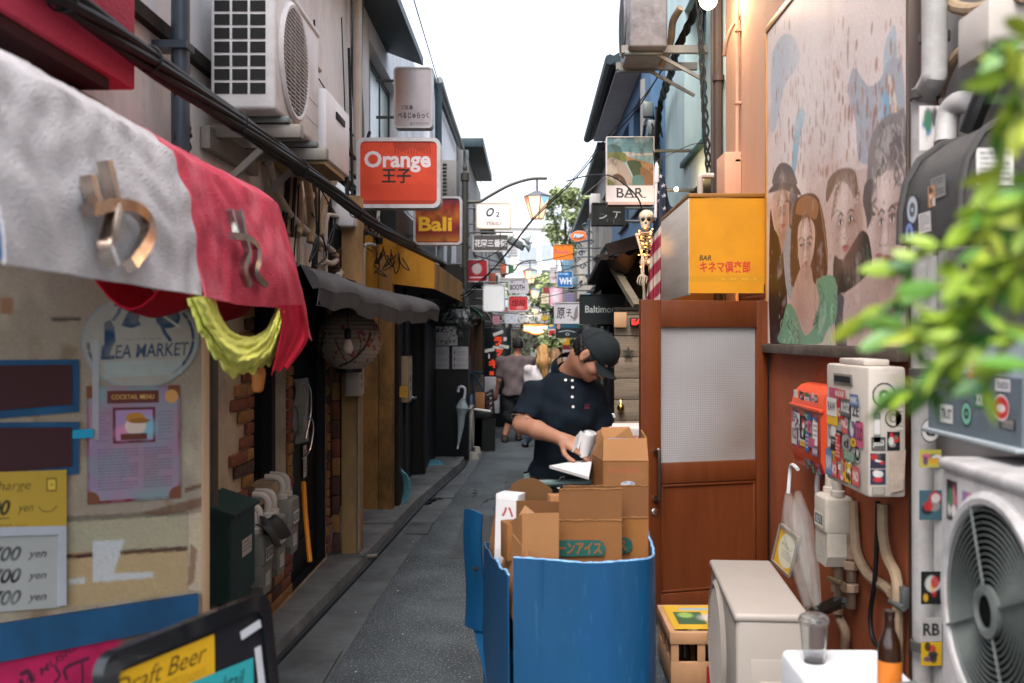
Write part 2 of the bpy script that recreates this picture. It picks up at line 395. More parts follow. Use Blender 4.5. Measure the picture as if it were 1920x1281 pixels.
# ------------------------------------------------------------------ helpers: organic surfaces (distance field + surface nets)
class SDF:
 def __init__(s, lo, hi, vox):
  s.lo = np.array(lo, float); s.vox = vox; s.n = np.ceil((np.array(hi) - s.lo) / vox).astype(int) + 1
  s.d = np.full(tuple(s.n), 1.0, np.float32)
 def sub(s, a, b):
  i0 = np.maximum(0, np.floor((a - s.lo) / s.vox).astype(int)); i1 = np.minimum(s.n, np.ceil((b - s.lo) / s.vox).astype(int) + 1)
  if np.any(i1 <= i0): return None, None
  sl = tuple(slice(p, q) for p, q in zip(i0, i1))
  g = np.meshgrid(*[s.lo[k] + s.vox * np.arange(i0[k], i1[k]) for k in range(3)], indexing='ij')
  return sl, g
 def put(s, sl, d, k, op):
  o = s.d[sl]
  if op == '+':
   if k > 0: h = np.clip(.5 + .5 * (o - d) / k, 0, 1); s.d[sl] = o * (1 - h) + d * h - k * h * (1 - h)
   else: s.d[sl] = np.minimum(o, d)
  elif op == '-':
   s.d[sl] = np.maximum(o, -d)
 def cap(s, a, b, ra, rb=None, k=.02, op='+', flat=None):      # tapered capsule
  a, b = np.array(a, float), np.array(b, float); rb = ra if rb is None else rb; m = max(ra, rb) + k + 2 * s.vox + .02
  sl, g = s.sub(np.minimum(a, b) - m, np.maximum(a, b) + m)
  if sl is None: return s
  ba = b - a; q = ba @ ba + 1e-12; t = np.clip(((g[0] - a[0]) * ba[0] + (g[1] - a[1]) * ba[1] + (g[2] - a[2]) * ba[2]) / q, 0, 1)
  d = np.sqrt((g[0] - a[0] - t * ba[0]) ** 2 + (g[1] - a[1] - t * ba[1]) ** 2 + (g[2] - a[2] - t * ba[2]) ** 2) - (ra + (rb - ra) * t)
  s.put(sl, d, k, op); return s
 def ell(s, c, r, R=None, k=.02, op='+'):
  c = np.array(c, float); r = np.array(r, float); m = max(r) + k + 2 * s.vox + .02
  sl, g = s.sub(c - m, c + m)
  if sl is None: return s
  p = np.stack([g[i] - c[i] for i in range(3)], -1)
  if R is not None: p = p @ np.array(R)          # R columns = local axes in world
  k0 = np.sqrt(((p / r) ** 2).sum(-1)); k1 = np.sqrt(((p / r ** 2).__pow__(2)).sum(-1)) + 1e-9
  s.put(sl, k0 * (k0 - 1) / k1, k, op); return s
 def chain(s, pts, rs, k=.02):
  for i in range(len(pts) - 1): s.cap(pts[i], pts[i + 1], rs[i], rs[i + 1], k)
  return s
 def plane(s, p, n):              # keep the side the normal points away from
  p = np.array(p, float); n = np.array(n, float); n = n / np.linalg.norm(n)
  g = np.meshgrid(*[s.lo[k] + s.vox * np.arange(s.n[k]) for k in range(3)], indexing='ij')
  s.d = np.maximum(s.d, ((g[0] - p[0]) * n[0] + (g[1] - p[1]) * n[1] + (g[2] - p[2]) * n[2]).astype(np.float32)); return s
 def wrinkle(s, amp, fn):
  g = np.meshgrid(*[s.lo[k] + s.vox * np.arange(s.n[k]) for k in range(3)], indexing='ij')
  near = np.abs(s.d) < .06; s.d[near] += (amp * fn(g[0][near], g[1][near], g[2][near])).astype(np.float32); return s
 def build(s, name, mat, parent=None, label=None, relax=2):
  d = np.pad(s.d, 1, constant_values=1.0); lo = s.lo - s.vox; nx, ny, nz = d.shape; ins = d < 0
  cs = np.zeros((nx - 1, ny - 1, nz - 1), int); acc = np.zeros((nx - 1, ny - 1, nz - 1, 3)); cnt = np.zeros((nx - 1, ny - 1, nz - 1))
  def S(i, j, k): return (slice(i, nx - 1 + i), slice(j, ny - 1 + j), slice(k, nz - 1 + k))
  cs = sum(ins[S(i, j, k)].astype(int) for i in (0, 1) for j in (0, 1) for k in (0, 1))
  act = np.argwhere((cs > 0) & (cs < 8)); A = act[:, 0], act[:, 1], act[:, 2]
  ps = np.zeros((len(act), 3)); cn = np.zeros(len(act))
  cor = [(i, j, k) for i in (0, 1) for j in (0, 1) for k in (0, 1)]
  dv = {c: d[A[0] + c[0], A[1] + c[1], A[2] + c[2]] for c in cor}
  for c in cor:
   for ax in range(3):
    if c[ax] == 0:
     e = list(c); e[ax] = 1; e = tuple(e); a, b = dv[c], dv[e]; m = (a < 0) != (b < 0)
     t = np.where(m, a / np.where(m, a - b, 1), 0); q = np.array(c, float) + 0 * t[:, None]; q[:, ax] += t
     ps += q * m[:, None]; cn += m
  ps = act + ps / cn[:, None]
  idx = -np.ones((nx - 1, ny - 1, nz - 1), int); idx[A] = np.arange(len(act)); fs = []
  for ax in range(3):
   b, c = (ax + 1) % 3, (ax + 2) % 3
   lo_ = [slice(1, n - 1) for n in (nx, ny, nz)]; hi_ = list(lo_); lo_[ax] = slice(0, [nx, ny, nz][ax] - 1); hi_[ax] = slice(1, [nx, ny, nz][ax])
   a0, a1 = ins[tuple(lo_)], ins[tuple(hi_)]
   e = np.argwhere(a0 != a1); off = np.array([1, 1, 1]); off[ax] = 0; e2 = e + off
   flip = a0[tuple(e.T)]
   def I(db, dc):
    q = e2.copy(); q[:, b] -= db; q[:, c] -= dc; return idx[q[:, 0], q[:, 1], q[:, 2]]
   f = np.stack([I(1, 1), I(0, 1), I(0, 0), I(1, 0)], 1); f[~flip] = f[~flip][:, ::-1]; fs.append(f)
  fs = np.concatenate(fs); fs = fs[(fs >= 0).all(1)]
  for _ in range(relax):
   sm = np.zeros_like(ps); n = np.zeros(len(ps))
   for i in range(4):
    np.add.at(sm, fs[:, i], ps[fs[:, (i + 1) % 4]] + ps[fs[:, (i - 1) % 4]]); np.add.at(n, fs[:, i], 2)
   ps = ps * .5 + .5 * sm / np.maximum(n, 1)[:, None]
  ps = lo + ps * s.vox - np.array(origin(parent))
  me = bpy.data.meshes.new(name); me.vertices.add(len(ps)); me.vertices.foreach_set('co', ps.reshape(-1).astype(np.float32))
  me.loops.add(len(fs) * 4); me.loops.foreach_set('vertex_index', fs.reshape(-1).astype(np.int32))
  me.polygons.add(len(fs)); me.polygons.foreach_set('loop_start', np.arange(0, len(fs) * 4, 4, dtype=np.int32))
  me.polygons.foreach_set('use_smooth', [True] * len(fs)); me.update(calc_edges=True); me.validate(); me.materials.append(mat)
  return link(name, me, parent, label)
X_, Y_, Z_ = V((1, 0, 0)), V((0, 1, 0)), V((0, 0, 1))
# ------------------------------------------------------------------ materials of the setting
asph = M('asphalt', (.058, .069, .076), .8, var=.45, vs=2.2, dirt=(.027, .033, .037), da=.85, ds=.9, bump=.7, bs=90, fleck=('#a9b3b6', 85, .58, .5))
conc = M('gutter_concrete', (.1, .11, .112), .72, var=.35, vs=3, dirt=(.028, .032, .034), da=.75, ds=2.2, bump=.25, bs=90, fleck=('#8a8f8f', 160, .66, .4))
conc2 = M('step_concrete', (.16, .163, .16), .75, var=.35, vs=4, dirt=(.035, .037, .035), da=.7, ds=2.5, bump=.2, bs=70)
iron = M('drain_iron', (.02, .024, .026), .5, metal=.4, var=.3, vs=9, bump=.2, bs=80)
cream = M('cream_plaster', '#ddd5ca', .85, var=.15, vs=3, dirt='#8f7d68', da=.5, ds=2.0, st=(1, 1, .45), bump=.12, bs=120)
white_wall = M('white_render', '#e4e4e7', .8, var=.08, vs=3, dirt='#8d8983', da=.45, ds=1.6, st=(1, 1, .3), bump=.1, bs=120)
tanw = M('tan_plaster', '#96703f', .85, var=.2, vs=5, dirt='#1f1712', da=.75, ds=1.9, st=(1, 1, .6), bump=.15, bs=140)
blackw = M('black_boards', '#0c0f11', .55, var=.4, vs=3, st=(4, 4, .4), dirt='#191d1f', da=.5, ds=3, bump=.08, bs=30)
darkw = M('soot_wood', '#1d1814', .8, var=.4, vs=4, st=(5, 5, .5), bump=.2, bs=40)
teal = M('teal_render', '#b3c9ca', .7, var=.12, vs=3, dirt='#6a8688', da=.5, ds=1.5, st=(1.5, 1.5, .25), bump=.06, bs=80)
orangew = M('orange_render', '#97502f', .8, var=.14, vs=4, dirt='#5e2a16', da=.5, ds=1.6, bump=.25, bs=150)
salmon = M('salmon_render', '#cda084', .8, var=.1, vs=3, dirt='#a8663f', da=.35, ds=1.5, st=(1, 1, .4), bump=.22, bs=150)
bluew = M('blue_render', '#4f6f90', .7, var=.15, vs=2, dirt='#27415e', da=.4, ds=2, st=(1, 1, .4))
greyw = M('grey_render', '#8c8a88', .85, var=.15, vs=3, dirt='#4d4a47', da=.55, ds=1.8, st=(1, 1, .35), bump=.12, bs=100)
roofm = M('roof_metal', '#2c3a40', .5, metal=.3, var=.25, vs=3, dirt='#11181b', da=.5)
gutm = M('grey_metal', '#6f7473', .45, metal=.5, var=.2, vs=5, dirt='#33302c', da=.5)
brownp = M('brown_pipe', '#4a403b', .45, var=.15, vs=5)
glassd = M('dark_glass', '#1a2226', .12, var=.1, spec=.7)
glassl = M('frosted_glass', '#8d9a98', .25, var=.2, vs=2, spec=.6)
framem = M('dark_frame', '#20292a', .45, metal=.3, var=.2)
brick_mats = [M('brick_ochre', '#8a6236', .85, var=.2, vs=14, bump=.25, bs=60), M('brick_red', '#74432f', .85, var=.2, vs=14, bump=.25, bs=60),
    M('brick_brown', '#4c342b', .85, var=.25, vs=14, bump=.25, bs=60), M('brick_tan', '#94683f', .85, var=.2, vs=14, bump=.25, bs=60)]
mortar = M('mortar', '#3a322b', .95, var=.2, vs=20)
hazew = M('far_white', '#cfd0d2', .9, var=.05)  # far haze put into the pale colour
# ------------------------------------------------------------------ the setting: ground, road, gutter, kerb
def strip(name, left, right, z, mat, y0=-3, y1=60, n=40, th=0.):
 L = np.array(left); R = np.array(right); mb = MB()
 def fn(u, v):
  y = y0 + (y1 - y0) * u; a = np.interp(y, L[:, 0], L[:, 1]); b = np.interp(y, R[:, 0], R[:, 1]); return (b + (a - b) * v, y, z)
 mb.grid(fn, n, 2, th); return struct(mb.build(name, mat))
mb = MB(); mb.poly([(-300, -60, -.03), (300, -60, -.03), (300, 600, -.03), (-300, 600, -.03)]); struct(mb.build('ground', asph))
EDGE = [(-3, -1.0), (5.6, -.99), (7.7, -.97), (9, -.87), (12.5, -.72), (20, -.6), (60, -.6)]
GRV = [(-3, -1.34), (4.96, -1.30), (7.4, -1.17), (9.9, -1.06), (12.7, -.84), (20, -.75), (60, -.75)]
strip('road', [(-3, -1.6), (60, -1.6)], [(-3, 2.2), (60, 2.2)], 0, asph)
strip('gutter', [(y, x - .05) for y, x in GRV], EDGE, .004, conc, th=.01)
mb = MB()   # raised kerb step in front of the left shops, broken into cast slabs
rr = random.Random(4); ys = [-3, 2.2, 4.0, 5.1, 6.0, 7.35, 8.6, 9.9, 11.2, 12.6, 14.5, 18, 24, 30]
for a, b in zip(ys[:-1], ys[1:]):
 xa, xb = np.interp(a, *zip(*GRV)), np.interp(b, *zip(*GRV)); h = .075 + rr.uniform(-.012, .012); g = .006
 lo = [(-1.9, a + g, -.02), (xa - .05, a + g, -.02), (xb - .05, b - g, -.02), (-1.9, b - g, -.02)]
 hi = [(-1.9, a + g, h), (xa - .065, a + g, h), (xb - .065, b - g, h), (-1.9, b - g, h)]
 mb.add(lo + hi, [[0, 1, 5, 4], [1, 2, 6, 5], [2, 3, 7, 6], [3, 0, 4, 7], [4, 5, 6, 7]])
struct(mb.build('kerb', conc2, smooth=0))
mb = MB(); mb.tube([(x - .03, y, .006) for y, x in GRV], .022, 6, flat=1); struct(mb.build('gutter_groove', iron))
mb = MB()   # drain covers and a patch in the gutter
for (y, x, w, l) in ((8.75, -.98, .2, .5), (5.0, -1.13, .24, .7), (10.6, -.9, .2, .45)):
 mb.box(x - w / 2, x + w / 2, y - l / 2, y + l / 2, .004, .018, .004)
struct(mb.build('drain_cover', conc))
mb = MB(); mb.box(1.02, 1.47, -2, 5.6, -.01, .02, .005); struct(mb.build('pavement', conc))
mb = MB(); c = PG(786, 945)
for k in range(6): mb.ell((c.x - .1 + .05 * k + .02 * (k % 2), c.y - .5 + .17 * k, .006), (.06, .12, .004), nu=10, nv=4)
struct(mb.build('gutter_water', M('wet', '#0d1113', .08, var=0, spec=.8)))
mb = MB(); r = random.Random(15)      # cracks and a relaid strip in the asphalt
for k in range(9):
 x, y = r.uniform(-.85, -.1), r.uniform(4.9, 11); pts = [(x, y, .003)]
 for j in range(7): x += r.uniform(-.06, .06); y += r.uniform(.02, .16); pts.append((x, y, .003))
 mb.tube(pts, .0035, 4)
struct(mb.build('road_cracks', iron))
mb = MB(); mb.box(-.62, -.05, 7.6, 9.4, -.01, .004); mb.box(-.3, .25, 10.5, 12.6, -.01, .004); struct(mb.build('road_patch', M('asphalt_patch', (.045, .051, .055), .75, var=.4, vs=3, dirt=(.025, .028, .03), da=.8, ds=1.5, bump=.4, bs=150, fleck=('#8a9193', 130, .62, .5))))
lit = MB(); r = random.Random(5)      # cigarette ends and scraps of paper
for k in range(34):
 y = r.uniform(4.9, 13); x = r.uniform(-1.15, .1); a = r.uniform(0, 3.1); s_ = r.uniform(.005, .014)
 lit.obox((x, y, .012), (s_, s_ * .4, .004), Euler((0, 0, a)))
o = lit.build('litter', M('scrap', '#b9b4aa', .8)); o['kind'] = 'stuff'
# ------------------------------------------------------------------ wall with openings, on a plane of constant x (side -1: left row, faces +x; +1: right row)
def wall_x(mb, X, y0, y1, z0, z1, holes=(), side=-1, depth=.16, deep=2.5, ends=True):
 ys = sorted({y0, y1, *[q for h in holes for q in (h[0], h[1])]}); zs = sorted({z0, z1, *[q for h in holes for q in (h[2], h[3])]})
 s = side;
 for a, b in zip(ys[:-1], ys[1:]):
  for c, d in zip(zs[:-1], zs[1:]):
   m = ((a + b) / 2, (c + d) / 2)
   if any(h[0] < m[0] < h[1] and h[2] < m[1] < h[3] for h in holes): continue
   q = [(X, a, c), (X, b, c), (X, b, d), (X, a, d)]; mb.poly(q if s > 0 else q[::-1])
 for h in holes:
  i = X + s * depth; a, b, c, d = h[:4]
  for p, q in (((a, c), (b, c)), ((b, c), (b, d)), ((b, d), (a, d)), ((a, d), (a, c))):
   mb.poly([(X, p[0], p[1]), (X, q[0], q[1]), (i, q[0], q[1]), (i, p[0], p[1])])
 if ends:
  e = X + s * deep
  mb.poly([(X, y0, z0), (X, y0, z1), (e, y0, z1), (e, y0, z0)]); mb.poly([(X, y1, z0), (e, y1, z0), (e, y1, z1), (X, y1, z1)])
  mb.poly([(X, y0, z1), (X, y1, z1), (e, y1, z1), (e, y0, z1)])
 return mb
def window_x(parent, X, y0, y1, z0, z1, side=-1, depth=.14, fm=framem, gm=glassd, bars=1, sill=True, fw=.04, name='window'):
 i = X + side * (depth - .04); mb = MB(); W = fw
 a, b = sorted((i, i + side * .04))
 mb.box(a, b, y0, y1, z0, z0 + W); mb.box(a, b, y0, y1, z1 - W, z1); mb.box(a, b, y0, y0 + W, z0 + W, z1 - W); mb.box(a, b, y1 - W, y1, z0 + W, z1 - W)
 for k in range(bars):
  y = y0 + (y1 - y0) * (k + 1) / (bars + 1); mb.box(a + .003, b - .003, y - W / 2, y + W / 2, z0 + W, z1 - W)
 w = mb.build(name, fm, parent)
 mb = MB(); mb.box(i + side * .012, i + side * .03, y0 + W, y1 - W, z0 + W, z1 - W); mb.build('pane', gm, w)
 if sill:
  mb = MB(); a, b = sorted((X - side * .04, i)); mb.box(a, b, y0 - .03, y1 + .03, z0 - .05, z0, .006); mb.build('sill', fm, w)
 return w
# ------------------------------------------------------------------ left row
bA = thing('shop_building', 'cream plastered two storey building with brick framed window and black door, left of the alley', 'building', (-1.5, 4, 0))
WIN = (5.33, 6.09, .84, 2.02); DOOR = (6.22, 7.28, .08, 2.05)
mb = MB(); wall_x(mb, -1.5, 3.3, 7.35, 0, 2.06, [WIN, DOOR]); mb.build('lower_wall', M('tan_render', '#bda98f', .85, var=.18, vs=3, dirt='#7d6a54', da=.55, ds=2, bump=.12, bs=120), bA)
mb = MB(); wall_x(mb, -1.4985, 3.3, 7.35, 2.063, 2.952); mb.build('middle_wall', M('pale_render', '#d9d6d2', .85, var=.15, vs=3, dirt='#8f8478', da=.5, ds=2, st=(1, 1, .4), bump=.12, bs=120), bA)
mb = MB(); wall_x(mb, -1.497, .9, 9.15, 2.955, 7.2, [(6.35, 6.75, 4.2, 5.6)]); mb.build('upper_wall', white_wall, bA)
window_x(bA, -1.497, 6.35, 6.75, 4.2, 5.6, bars=0)
mb = MB(); mb.box(-1.66, -1.63, 5.2, 6.2, .8, 2.1); w = mb.build('window', M('window_black', '#050607', .35, var=.3), bA)
mb = MB(); mb.box(-1.63, -1.56, 5.335, 5.42, .845, 2.0); mb.box(-1.63, -1.56, 6.0, 6.085, .845, 2.0); mb.pieces('frame', M('black_paint', '#0b0d0e', .5), w)
mb = MB(); mb.box(-1.60, -1.56, 6.225, 7.275, .08, 2.04, .01)
for z in (.3, 1.0, 1.5): mb.box(-1.56, -1.55, 6.35, 7.15, z, z + .03)
d = mb.build('door', M('door_black', '#0a0c0d', .45, var=.3, vs=3, st=(3, 3, .5)), bA)
mb = MB(); mb.box(-1.66, -1.5, 7.262, 7.279, .085, 2.045); mb.box(-1.66, -1.503, 6.225, 7.26, .07, .088); mb.build('jamb', blackw, d); mb = MB(); mb.tube([(-1.555, 6.45, 1.06), (-1.50, 6.45, 1.08), (-1.50, 6.45, 1.22), (-1.555, 6.45, 1.24)], .012, 8, sm=4); mb.build('handle', gutm, d)
# brick quoins round the window, and the strip beside the door
mb = MB(); rb = random.Random(2)
def brick(y0, y1, z0, z1, x=-1.5, t=.022):
 mb.mi = rb.choice([0, 0, 1, 1, 2, 3]); mb.box(x + .001, x + t + rb.uniform(-.003, .003), y0 + .005, y1 - .005, z0 + .005, z1 - .005, .006)
bh = .0685; z = .63; k = 0
while z < 2.0:
 if z < .76:
  y = 4.86 + (.12 if k % 2 else 0)
  while y < 6.1: brick(y, min(y + .24, 6.15), z, z + bh); y += .24
 else:
  j = (0, .14, .28, .2, .06, .22, .3, .1)[k % 8]; y = 5.33 - .13 - j * .9
  if 5.33 - y > .3: brick(y, 5.33 - .12, z, z + bh); brick(5.33 - .12, 5.33, z, z + bh)
  else: brick(y, 5.33, z, z + bh)
  brick(6.09, 6.21, z, z + bh)
 z += bh; k += 1
z = .1
while z < .63:          # weathered bricks under the meters
 y = 5.0 + .07 * (int(z * 50) % 2)
 while y < 6.1: brick(y, min(y + .23, 6.2), z, z + bh); y += .23
 z += bh
mb.build('brick_trim', brick_mats, bA); mb = MB(); z = .1
while z < 2.1:
 brick(7.285, 7.35, z, z + bh); z += bh
mb.build('brick_trim', brick_mats, bA)
mb = MB(); z = .1          # brick return facing the camera beyond the door
while z < 2.3:
 h = .14; mb.mi = rb.choice([0, 1, 2, 2, 1]); mb.box(-1.5 + .03, -1.418, 7.37, 7.42, z + .004, z + h - .004, .006); z += h
mb.build('brick_pier', brick_mats, bA)
mb = MB(); mb.box(-1.5, -1.28, 4.9, 7.3, 2.06, 2.10); mb.box(-1.5, -1.46, 3.4, 9.2, 2.9, 2.955)
mb.build('ledge', darkw, bA)
# downpipe by the board, dark, and eave over the upper floor
mb = MB(); mb.tube([(-1.4, 3.98, .0), (-1.4, 3.98, 6.5)], .036, 12); mb.box(-1.5, -1.36, 3.93, 4.03, 2.84, 2.87); mb.box(-1.5, -1.36, 3.93, 4.03, 1.2, 1.23)
mb.build('downpipe', M('slate_pipe', '#3b4750', .4, var=.15), bA)
mb = MB(); mb.tube([(-1.44, 4.5, 0.0), (-1.44, 4.5, 2.0)], .028, 10); mb.build('thin_pipe', M('dirty_pipe', '#4f463c', .6, var=.3), bA)
mb = MB()
mb.add([(-1.5, 4.5, 4.66), (-1.12, 4.5, 4.52), (-1.12, 10.4, 4.52), (-1.5, 10.4, 4.66), (-1.5, 4.5, 4.72), (-1.12, 4.5, 4.6), (-1.12, 10.4, 4.6), (-1.5, 10.4, 4.72)],
  [[3, 2, 1, 0], [4, 5, 6, 7], [1, 2, 6, 5], [0, 1, 5, 4], [2, 3, 7, 6]])
mb.build('eave', roofm, bA)
# grey-white drainpipe and black pipe on the white corner
mb = MB(); mb.tube([(-1.40, 8.05, 3.0), (-1.40, 8.05, 4.6)], .034, 10); mb.build('white_drainpipe', M('old_white_pipe', '#b9aea4', .5, var=.15, dirt='#7c6c5e', da=.4), bA)
mb = MB(); mb.tube([(-1.42, 8.25, 3.0), (-1.42, 8.22, 3.5), (-1.45, 8.3, 3.9), (-1.43, 8.3, 4.6)], .045, 10, sm=5); mb.build('lagged_pipe', M('lagging', '#585f62', .6, var=.2), bA)
bB = thing('tavern_building', 'tan and black fronted tavern building with large dark framed upper windows behind the orange sign', 'building', (-1.5, 10, 0))
mb = MB(); wall_x(mb, -1.78, 7.36, 9.3, 0, 2.9); mb.build('recess_wall', darkw, bB)
mb = MB(); mb.box(-1.72, -1.42, 9.28, 9.5, 0, 2.45, .004); mb.box(-1.415, -1.29, 9.275, 9.45, 0, 2.45, .004); mb.build('tan_wall', tanw, bB)
mb = MB(); mb.box(-1.415, -1.28, 7.44, 7.62, .05, 2.75, .006); mb.build('pilaster', M('beige_post', '#a5855a', .8, var=.15, dirt='#2e241b', da=.6, ds=2.2, st=(1, 1, .5)), bB)
mb = MB(); mb.tube([(-1.285, 7.43, .12), (-1.285, 7.43, 1.5)], .011, 8); mb.tube([(-1.285, 7.43, .12), (-1.28, 7.45, .07), (-1.22, 7.5, .04), (-1.16, 7.52, .045)], .014, 8, sm=4)
mb.build('drain_hose', M('hose_grey', '#8a8378', .6), bB)
mb = MB(); wall_x(mb, -1.28, 9.46, 13.44, 0, 2.95, [(10.4, 11.6, .08, 2.1)]); mb.build('black_front', blackw, bB)
mb = MB(); mb.box(-1.285, -1.25, 9.46, 9.62, 0, 2.4); mb.box(-1.285, -1.24, 11.62, 11.8, 0, 2.3, .01); mb.box(-1.285, -1.255, 10.0, 10.12, .0, 2.3); mb.pieces('door_post', darkw, bB)
mb = MB(); mb.box(-1.42, -1.38, 10.4, 11.6, .08, 2.1, .004); d = mb.build('door', blackw, bB)
mb = MB(); mb.tube([(-1.38, 11.35, 1.0), (-1.31, 11.35, 1.0), (-1.31, 11.2, 1.0)], .016, 8); mb.build('handle', M('steel', '#c9cdd0', .25, metal=1, var=.05), d)
mb = MB(); mb.box(-3.5, -.84, 13.45, 13.7, 0, 2.1, .004); mb.build('black_end_wall', blackw, bB)
mb = MB(); wall_x(mb, -1.5, 9.16, 14.0, 2.955, 5.2, [(9.25, 11.3, 3.3, 4.45)]); mb.build('upper_wall', white_wall, bB)
window_x(bB, -1.5, 9.25, 11.3, 3.3, 4.45, bars=2, gm=glassl, fw=.06)
mb = MB();
for k in range(16): y = 9.25 + k * .13; mb.box(-1.44, -1.43, y, y + .1, 3.0, 3.26)
mb.build('balustrade', gutm, bB)
def simple_building(name, label, X, y0, y1, z1, mat, side, wins=(), lower=None, lz=2.6, dark='dark', eave=None):
 b = thing(name, label, 'building', (X, (y0 + y1) / 2, 0))
 if lower:
  lx, lm = lower; mb = MB(); wall_x(mb, lx, y0, y1, 0, lz, [(y0 + .4, y0 + 1.3, .05, 2.05)] if y1 - y0 > 2 else [], side); mb.build('shop_front', lm, b)
  if y1 - y0 > 2:
   mb = MB(); a, c = sorted((lx + side * .1, lx + side * .14)); mb.box(a, c, y0 + .4, y0 + 1.3, .05, 2.05); mb.build('door', darkw, b)
 mb = MB(); wall_x(mb, X, y0, y1, (lz + .003) if lower else 0, z1, [w[:4] for w in wins], side); mb.build('wall', mat, b)
 for w in wins: window_x(b, X, *w[:4], side=side, bars=1, gm=glassl if len(w) > 4 else glassd)
 if eave:
  ov, t = eave; mb = MB(); a, c = sorted((X - side * ov, X + side * .6)); mb.box(a, c, y0 - .1, y1 + .1, z1 + .003, z1 + t, .01); mb.build('roof', roofm, b)
 return b
bC = simple_building('narrow_house', 'white upper walled narrow house just past the black menu wall', -1.42, 14.0, 19.0, 5.35, white_wall, -1,
      [(14.9, 15.7, 3.6, 4.6), (16.6, 17.6, 3.6, 4.6, 1)], (-1.0, darkw), 2.7, eave=(.05, .1))
mb = MB(); mb.tube([(-1.3, 14.2, 5.35), (-1.3, 15.4, 5.3), (-1.3, 18.8, 5.26)], .05, 8); mb.build('roof_gutter', gutm, bC)
mb = MB(); mb.tube([(-1.32, 14.25, 3.0), (-1.32, 14.25, 5.3)], .05, 8); mb.build('downpipe', roofm, bC)
bD = simple_building('eaved_house', 'grey house with dark projecting eave beyond the lamp post', -1.3, 19.05, 26.0, 5.4, greyw, -1,
      [(20, 21, 3.6, 4.7), (22.5, 23.6, 3.6, 4.7)], (-1.0, darkw), 2.7)
mb = MB(); mb.box(-1.6, -.93, 19.6, 24.0, 5.42, 5.6, .01); mb.build('eave', roofm, bD)
bE = simple_building('far_tenement', 'pale tenement with small dark windows at the far left of the alley', -1.35, 26.05, 46, 5.0, greyw, -1,
      [(27, 28, 3.4, 4.4), (29.5, 30.5, 3.4, 4.4), (32, 33, 3.4, 4.4)], (-1.05, cream), 2.7, eave=(.2, .12))
# ------------------------------------------------------------------ right row
bR1 = thing('grey_building', 'grey rendered building covered in pipes at the near right', 'building', (1.47, 2, 0))
mb = MB(); wall_x(mb, 1.47, -.5, 3.62, 0, 6, side=1); mb.build('wall', greyw, bR1)
bR2 = thing('orange_building', 'orange rendered bar building with a painted mural and red wooden door', 'building', (1.45, 5, 0))
mb = MB(); wall_x(mb, 1.45, 3.79, 7.4, 0, 1.62, [(6.12, 6.9, .06, 1.615)], 1); mb.build('lower_wall', orangew, bR2)
mb = MB(); wall_x(mb, 1.4515, 3.79, 7.4, 1.625, 6, [(6.12, 6.9, 1.626, 1.96)], 1); mb.build('upper_wall', salmon, bR2)
mb = MB(); mb.box(1.44, 1.62, 6.02, 6.115, .03, 2.02, .006); mb.box(1.44, 1.62, 6.905, 6.99, .03, 2.02, .006); mb.box(1.44, 1.62, 6.118, 6.902, 1.965, 2.02, .004)
mb.build('door_frame', M('dark_red_wood', '#3d1d12', .5, var=.25, st=(6, 6, .6)), bR2)
mb = MB(); mb.box(1.9, 1.95, 6.0, 7.0, 0, 2.0); mb.build('interior', M('interior_brown', '#2b1a10', .8), bR2)
mb = MB(); mb.box(1.43, 1.5, 3.635, 3.775, 0, 4.2, .006); mb.build('corner_post', M('brown_post', '#3e2a20', .55, var=.35, vs=3, st=(8, 8, .5)), bR2)
bR3 = thing('teal_building', 'pale teal rendered upper storey overhanging a dark entrance', 'building', (1.45, 9, 0))
mb = MB(); wall_x(mb, 1.42, 7.46, 10.5, 2.98, 6.2, [(8.05, 9.2, 3.3, 4.7)], 1)
mb.poly([(1.42, 7.46, 2.98), (1.42, 10.5, 2.98), (3.9, 10.5, 2.98), (3.9, 7.46, 2.98)]); mb.build('upper_wall', teal, bR3)
window_x(bR3, 1.42, 8.05, 9.2, 3.3, 4.7, 1, bars=0, gm=M('teal_glass', '#7f9a9c', .2, var=.2, spec=.6), fm=M('green_frame', '#20433f', .5), fw=.06, depth=.2)
mb = MB(); wall_x(mb, 1.6, 7.46, 10.5, 0, 2.95, side=1); mb.build('lower_wall', M('dark_brown_wall', '#33251a', .8, var=.3, vs=3, bump=.2), bR3)
mb = MB(); mb.tube([(1.4, 7.43, 0), (1.4, 7.43, 6)], .034, 10); mb.tube([(1.36, 7.44, 2.5), (1.36, 7.44, 6)], .016, 8)
for z in (2.7, 3.6, 4.4): mb.lathe([(.036, 0), (.046, 0), (.046, .04), (.036, .04)], (1.4, 7.43, z))
mb.build('downpipe', brownp, bR3)
mb = MB(); mb.box(1.0, 1.6, 10.3, 10.52, 0, 2.5, .004); mb.build('side_wall', M('boarded', '#6f6252', .8, var=.3, vs=2, st=(1, 1, 14), dirt='#3f352b', da=.6, ds=3), bR3)
bR4 = thing('blue_building', 'blue rendered narrow building with a grey roof behind the painted bar sign', 'building', (1.3, 13, 0))
mb = MB(); wall_x(mb, 1.28, 10.6, 15.6, 0, 5.15, [(11.2, 12.4, 3.2, 4.5), (13.0, 14.2, 3.2, 4.5)], 1); mb.build('wall', bluew, bR4)
window_x(bR4, 1.28, 11.2, 12.4, 3.2, 4.5, 1); window_x(bR4, 1.28, 13.0, 14.2, 3.2, 4.5, 1, gm=glassl)
mb = MB()   # sloping roof with wide gutter
mb.add([(.93, 11.4, 4.78), (.93, 15.8, 4.78), (2.2, 15.8, 5.5), (2.2, 11.4, 5.5), (.93, 11.4, 4.9), (.93, 15.8, 4.9), (2.2, 15.8, 5.62), (2.2, 11.4, 5.62)],
  [[0, 3, 2, 1], [4, 5, 6, 7], [0, 1, 5, 4], [1, 2, 6, 5], [3, 0, 4, 7]])
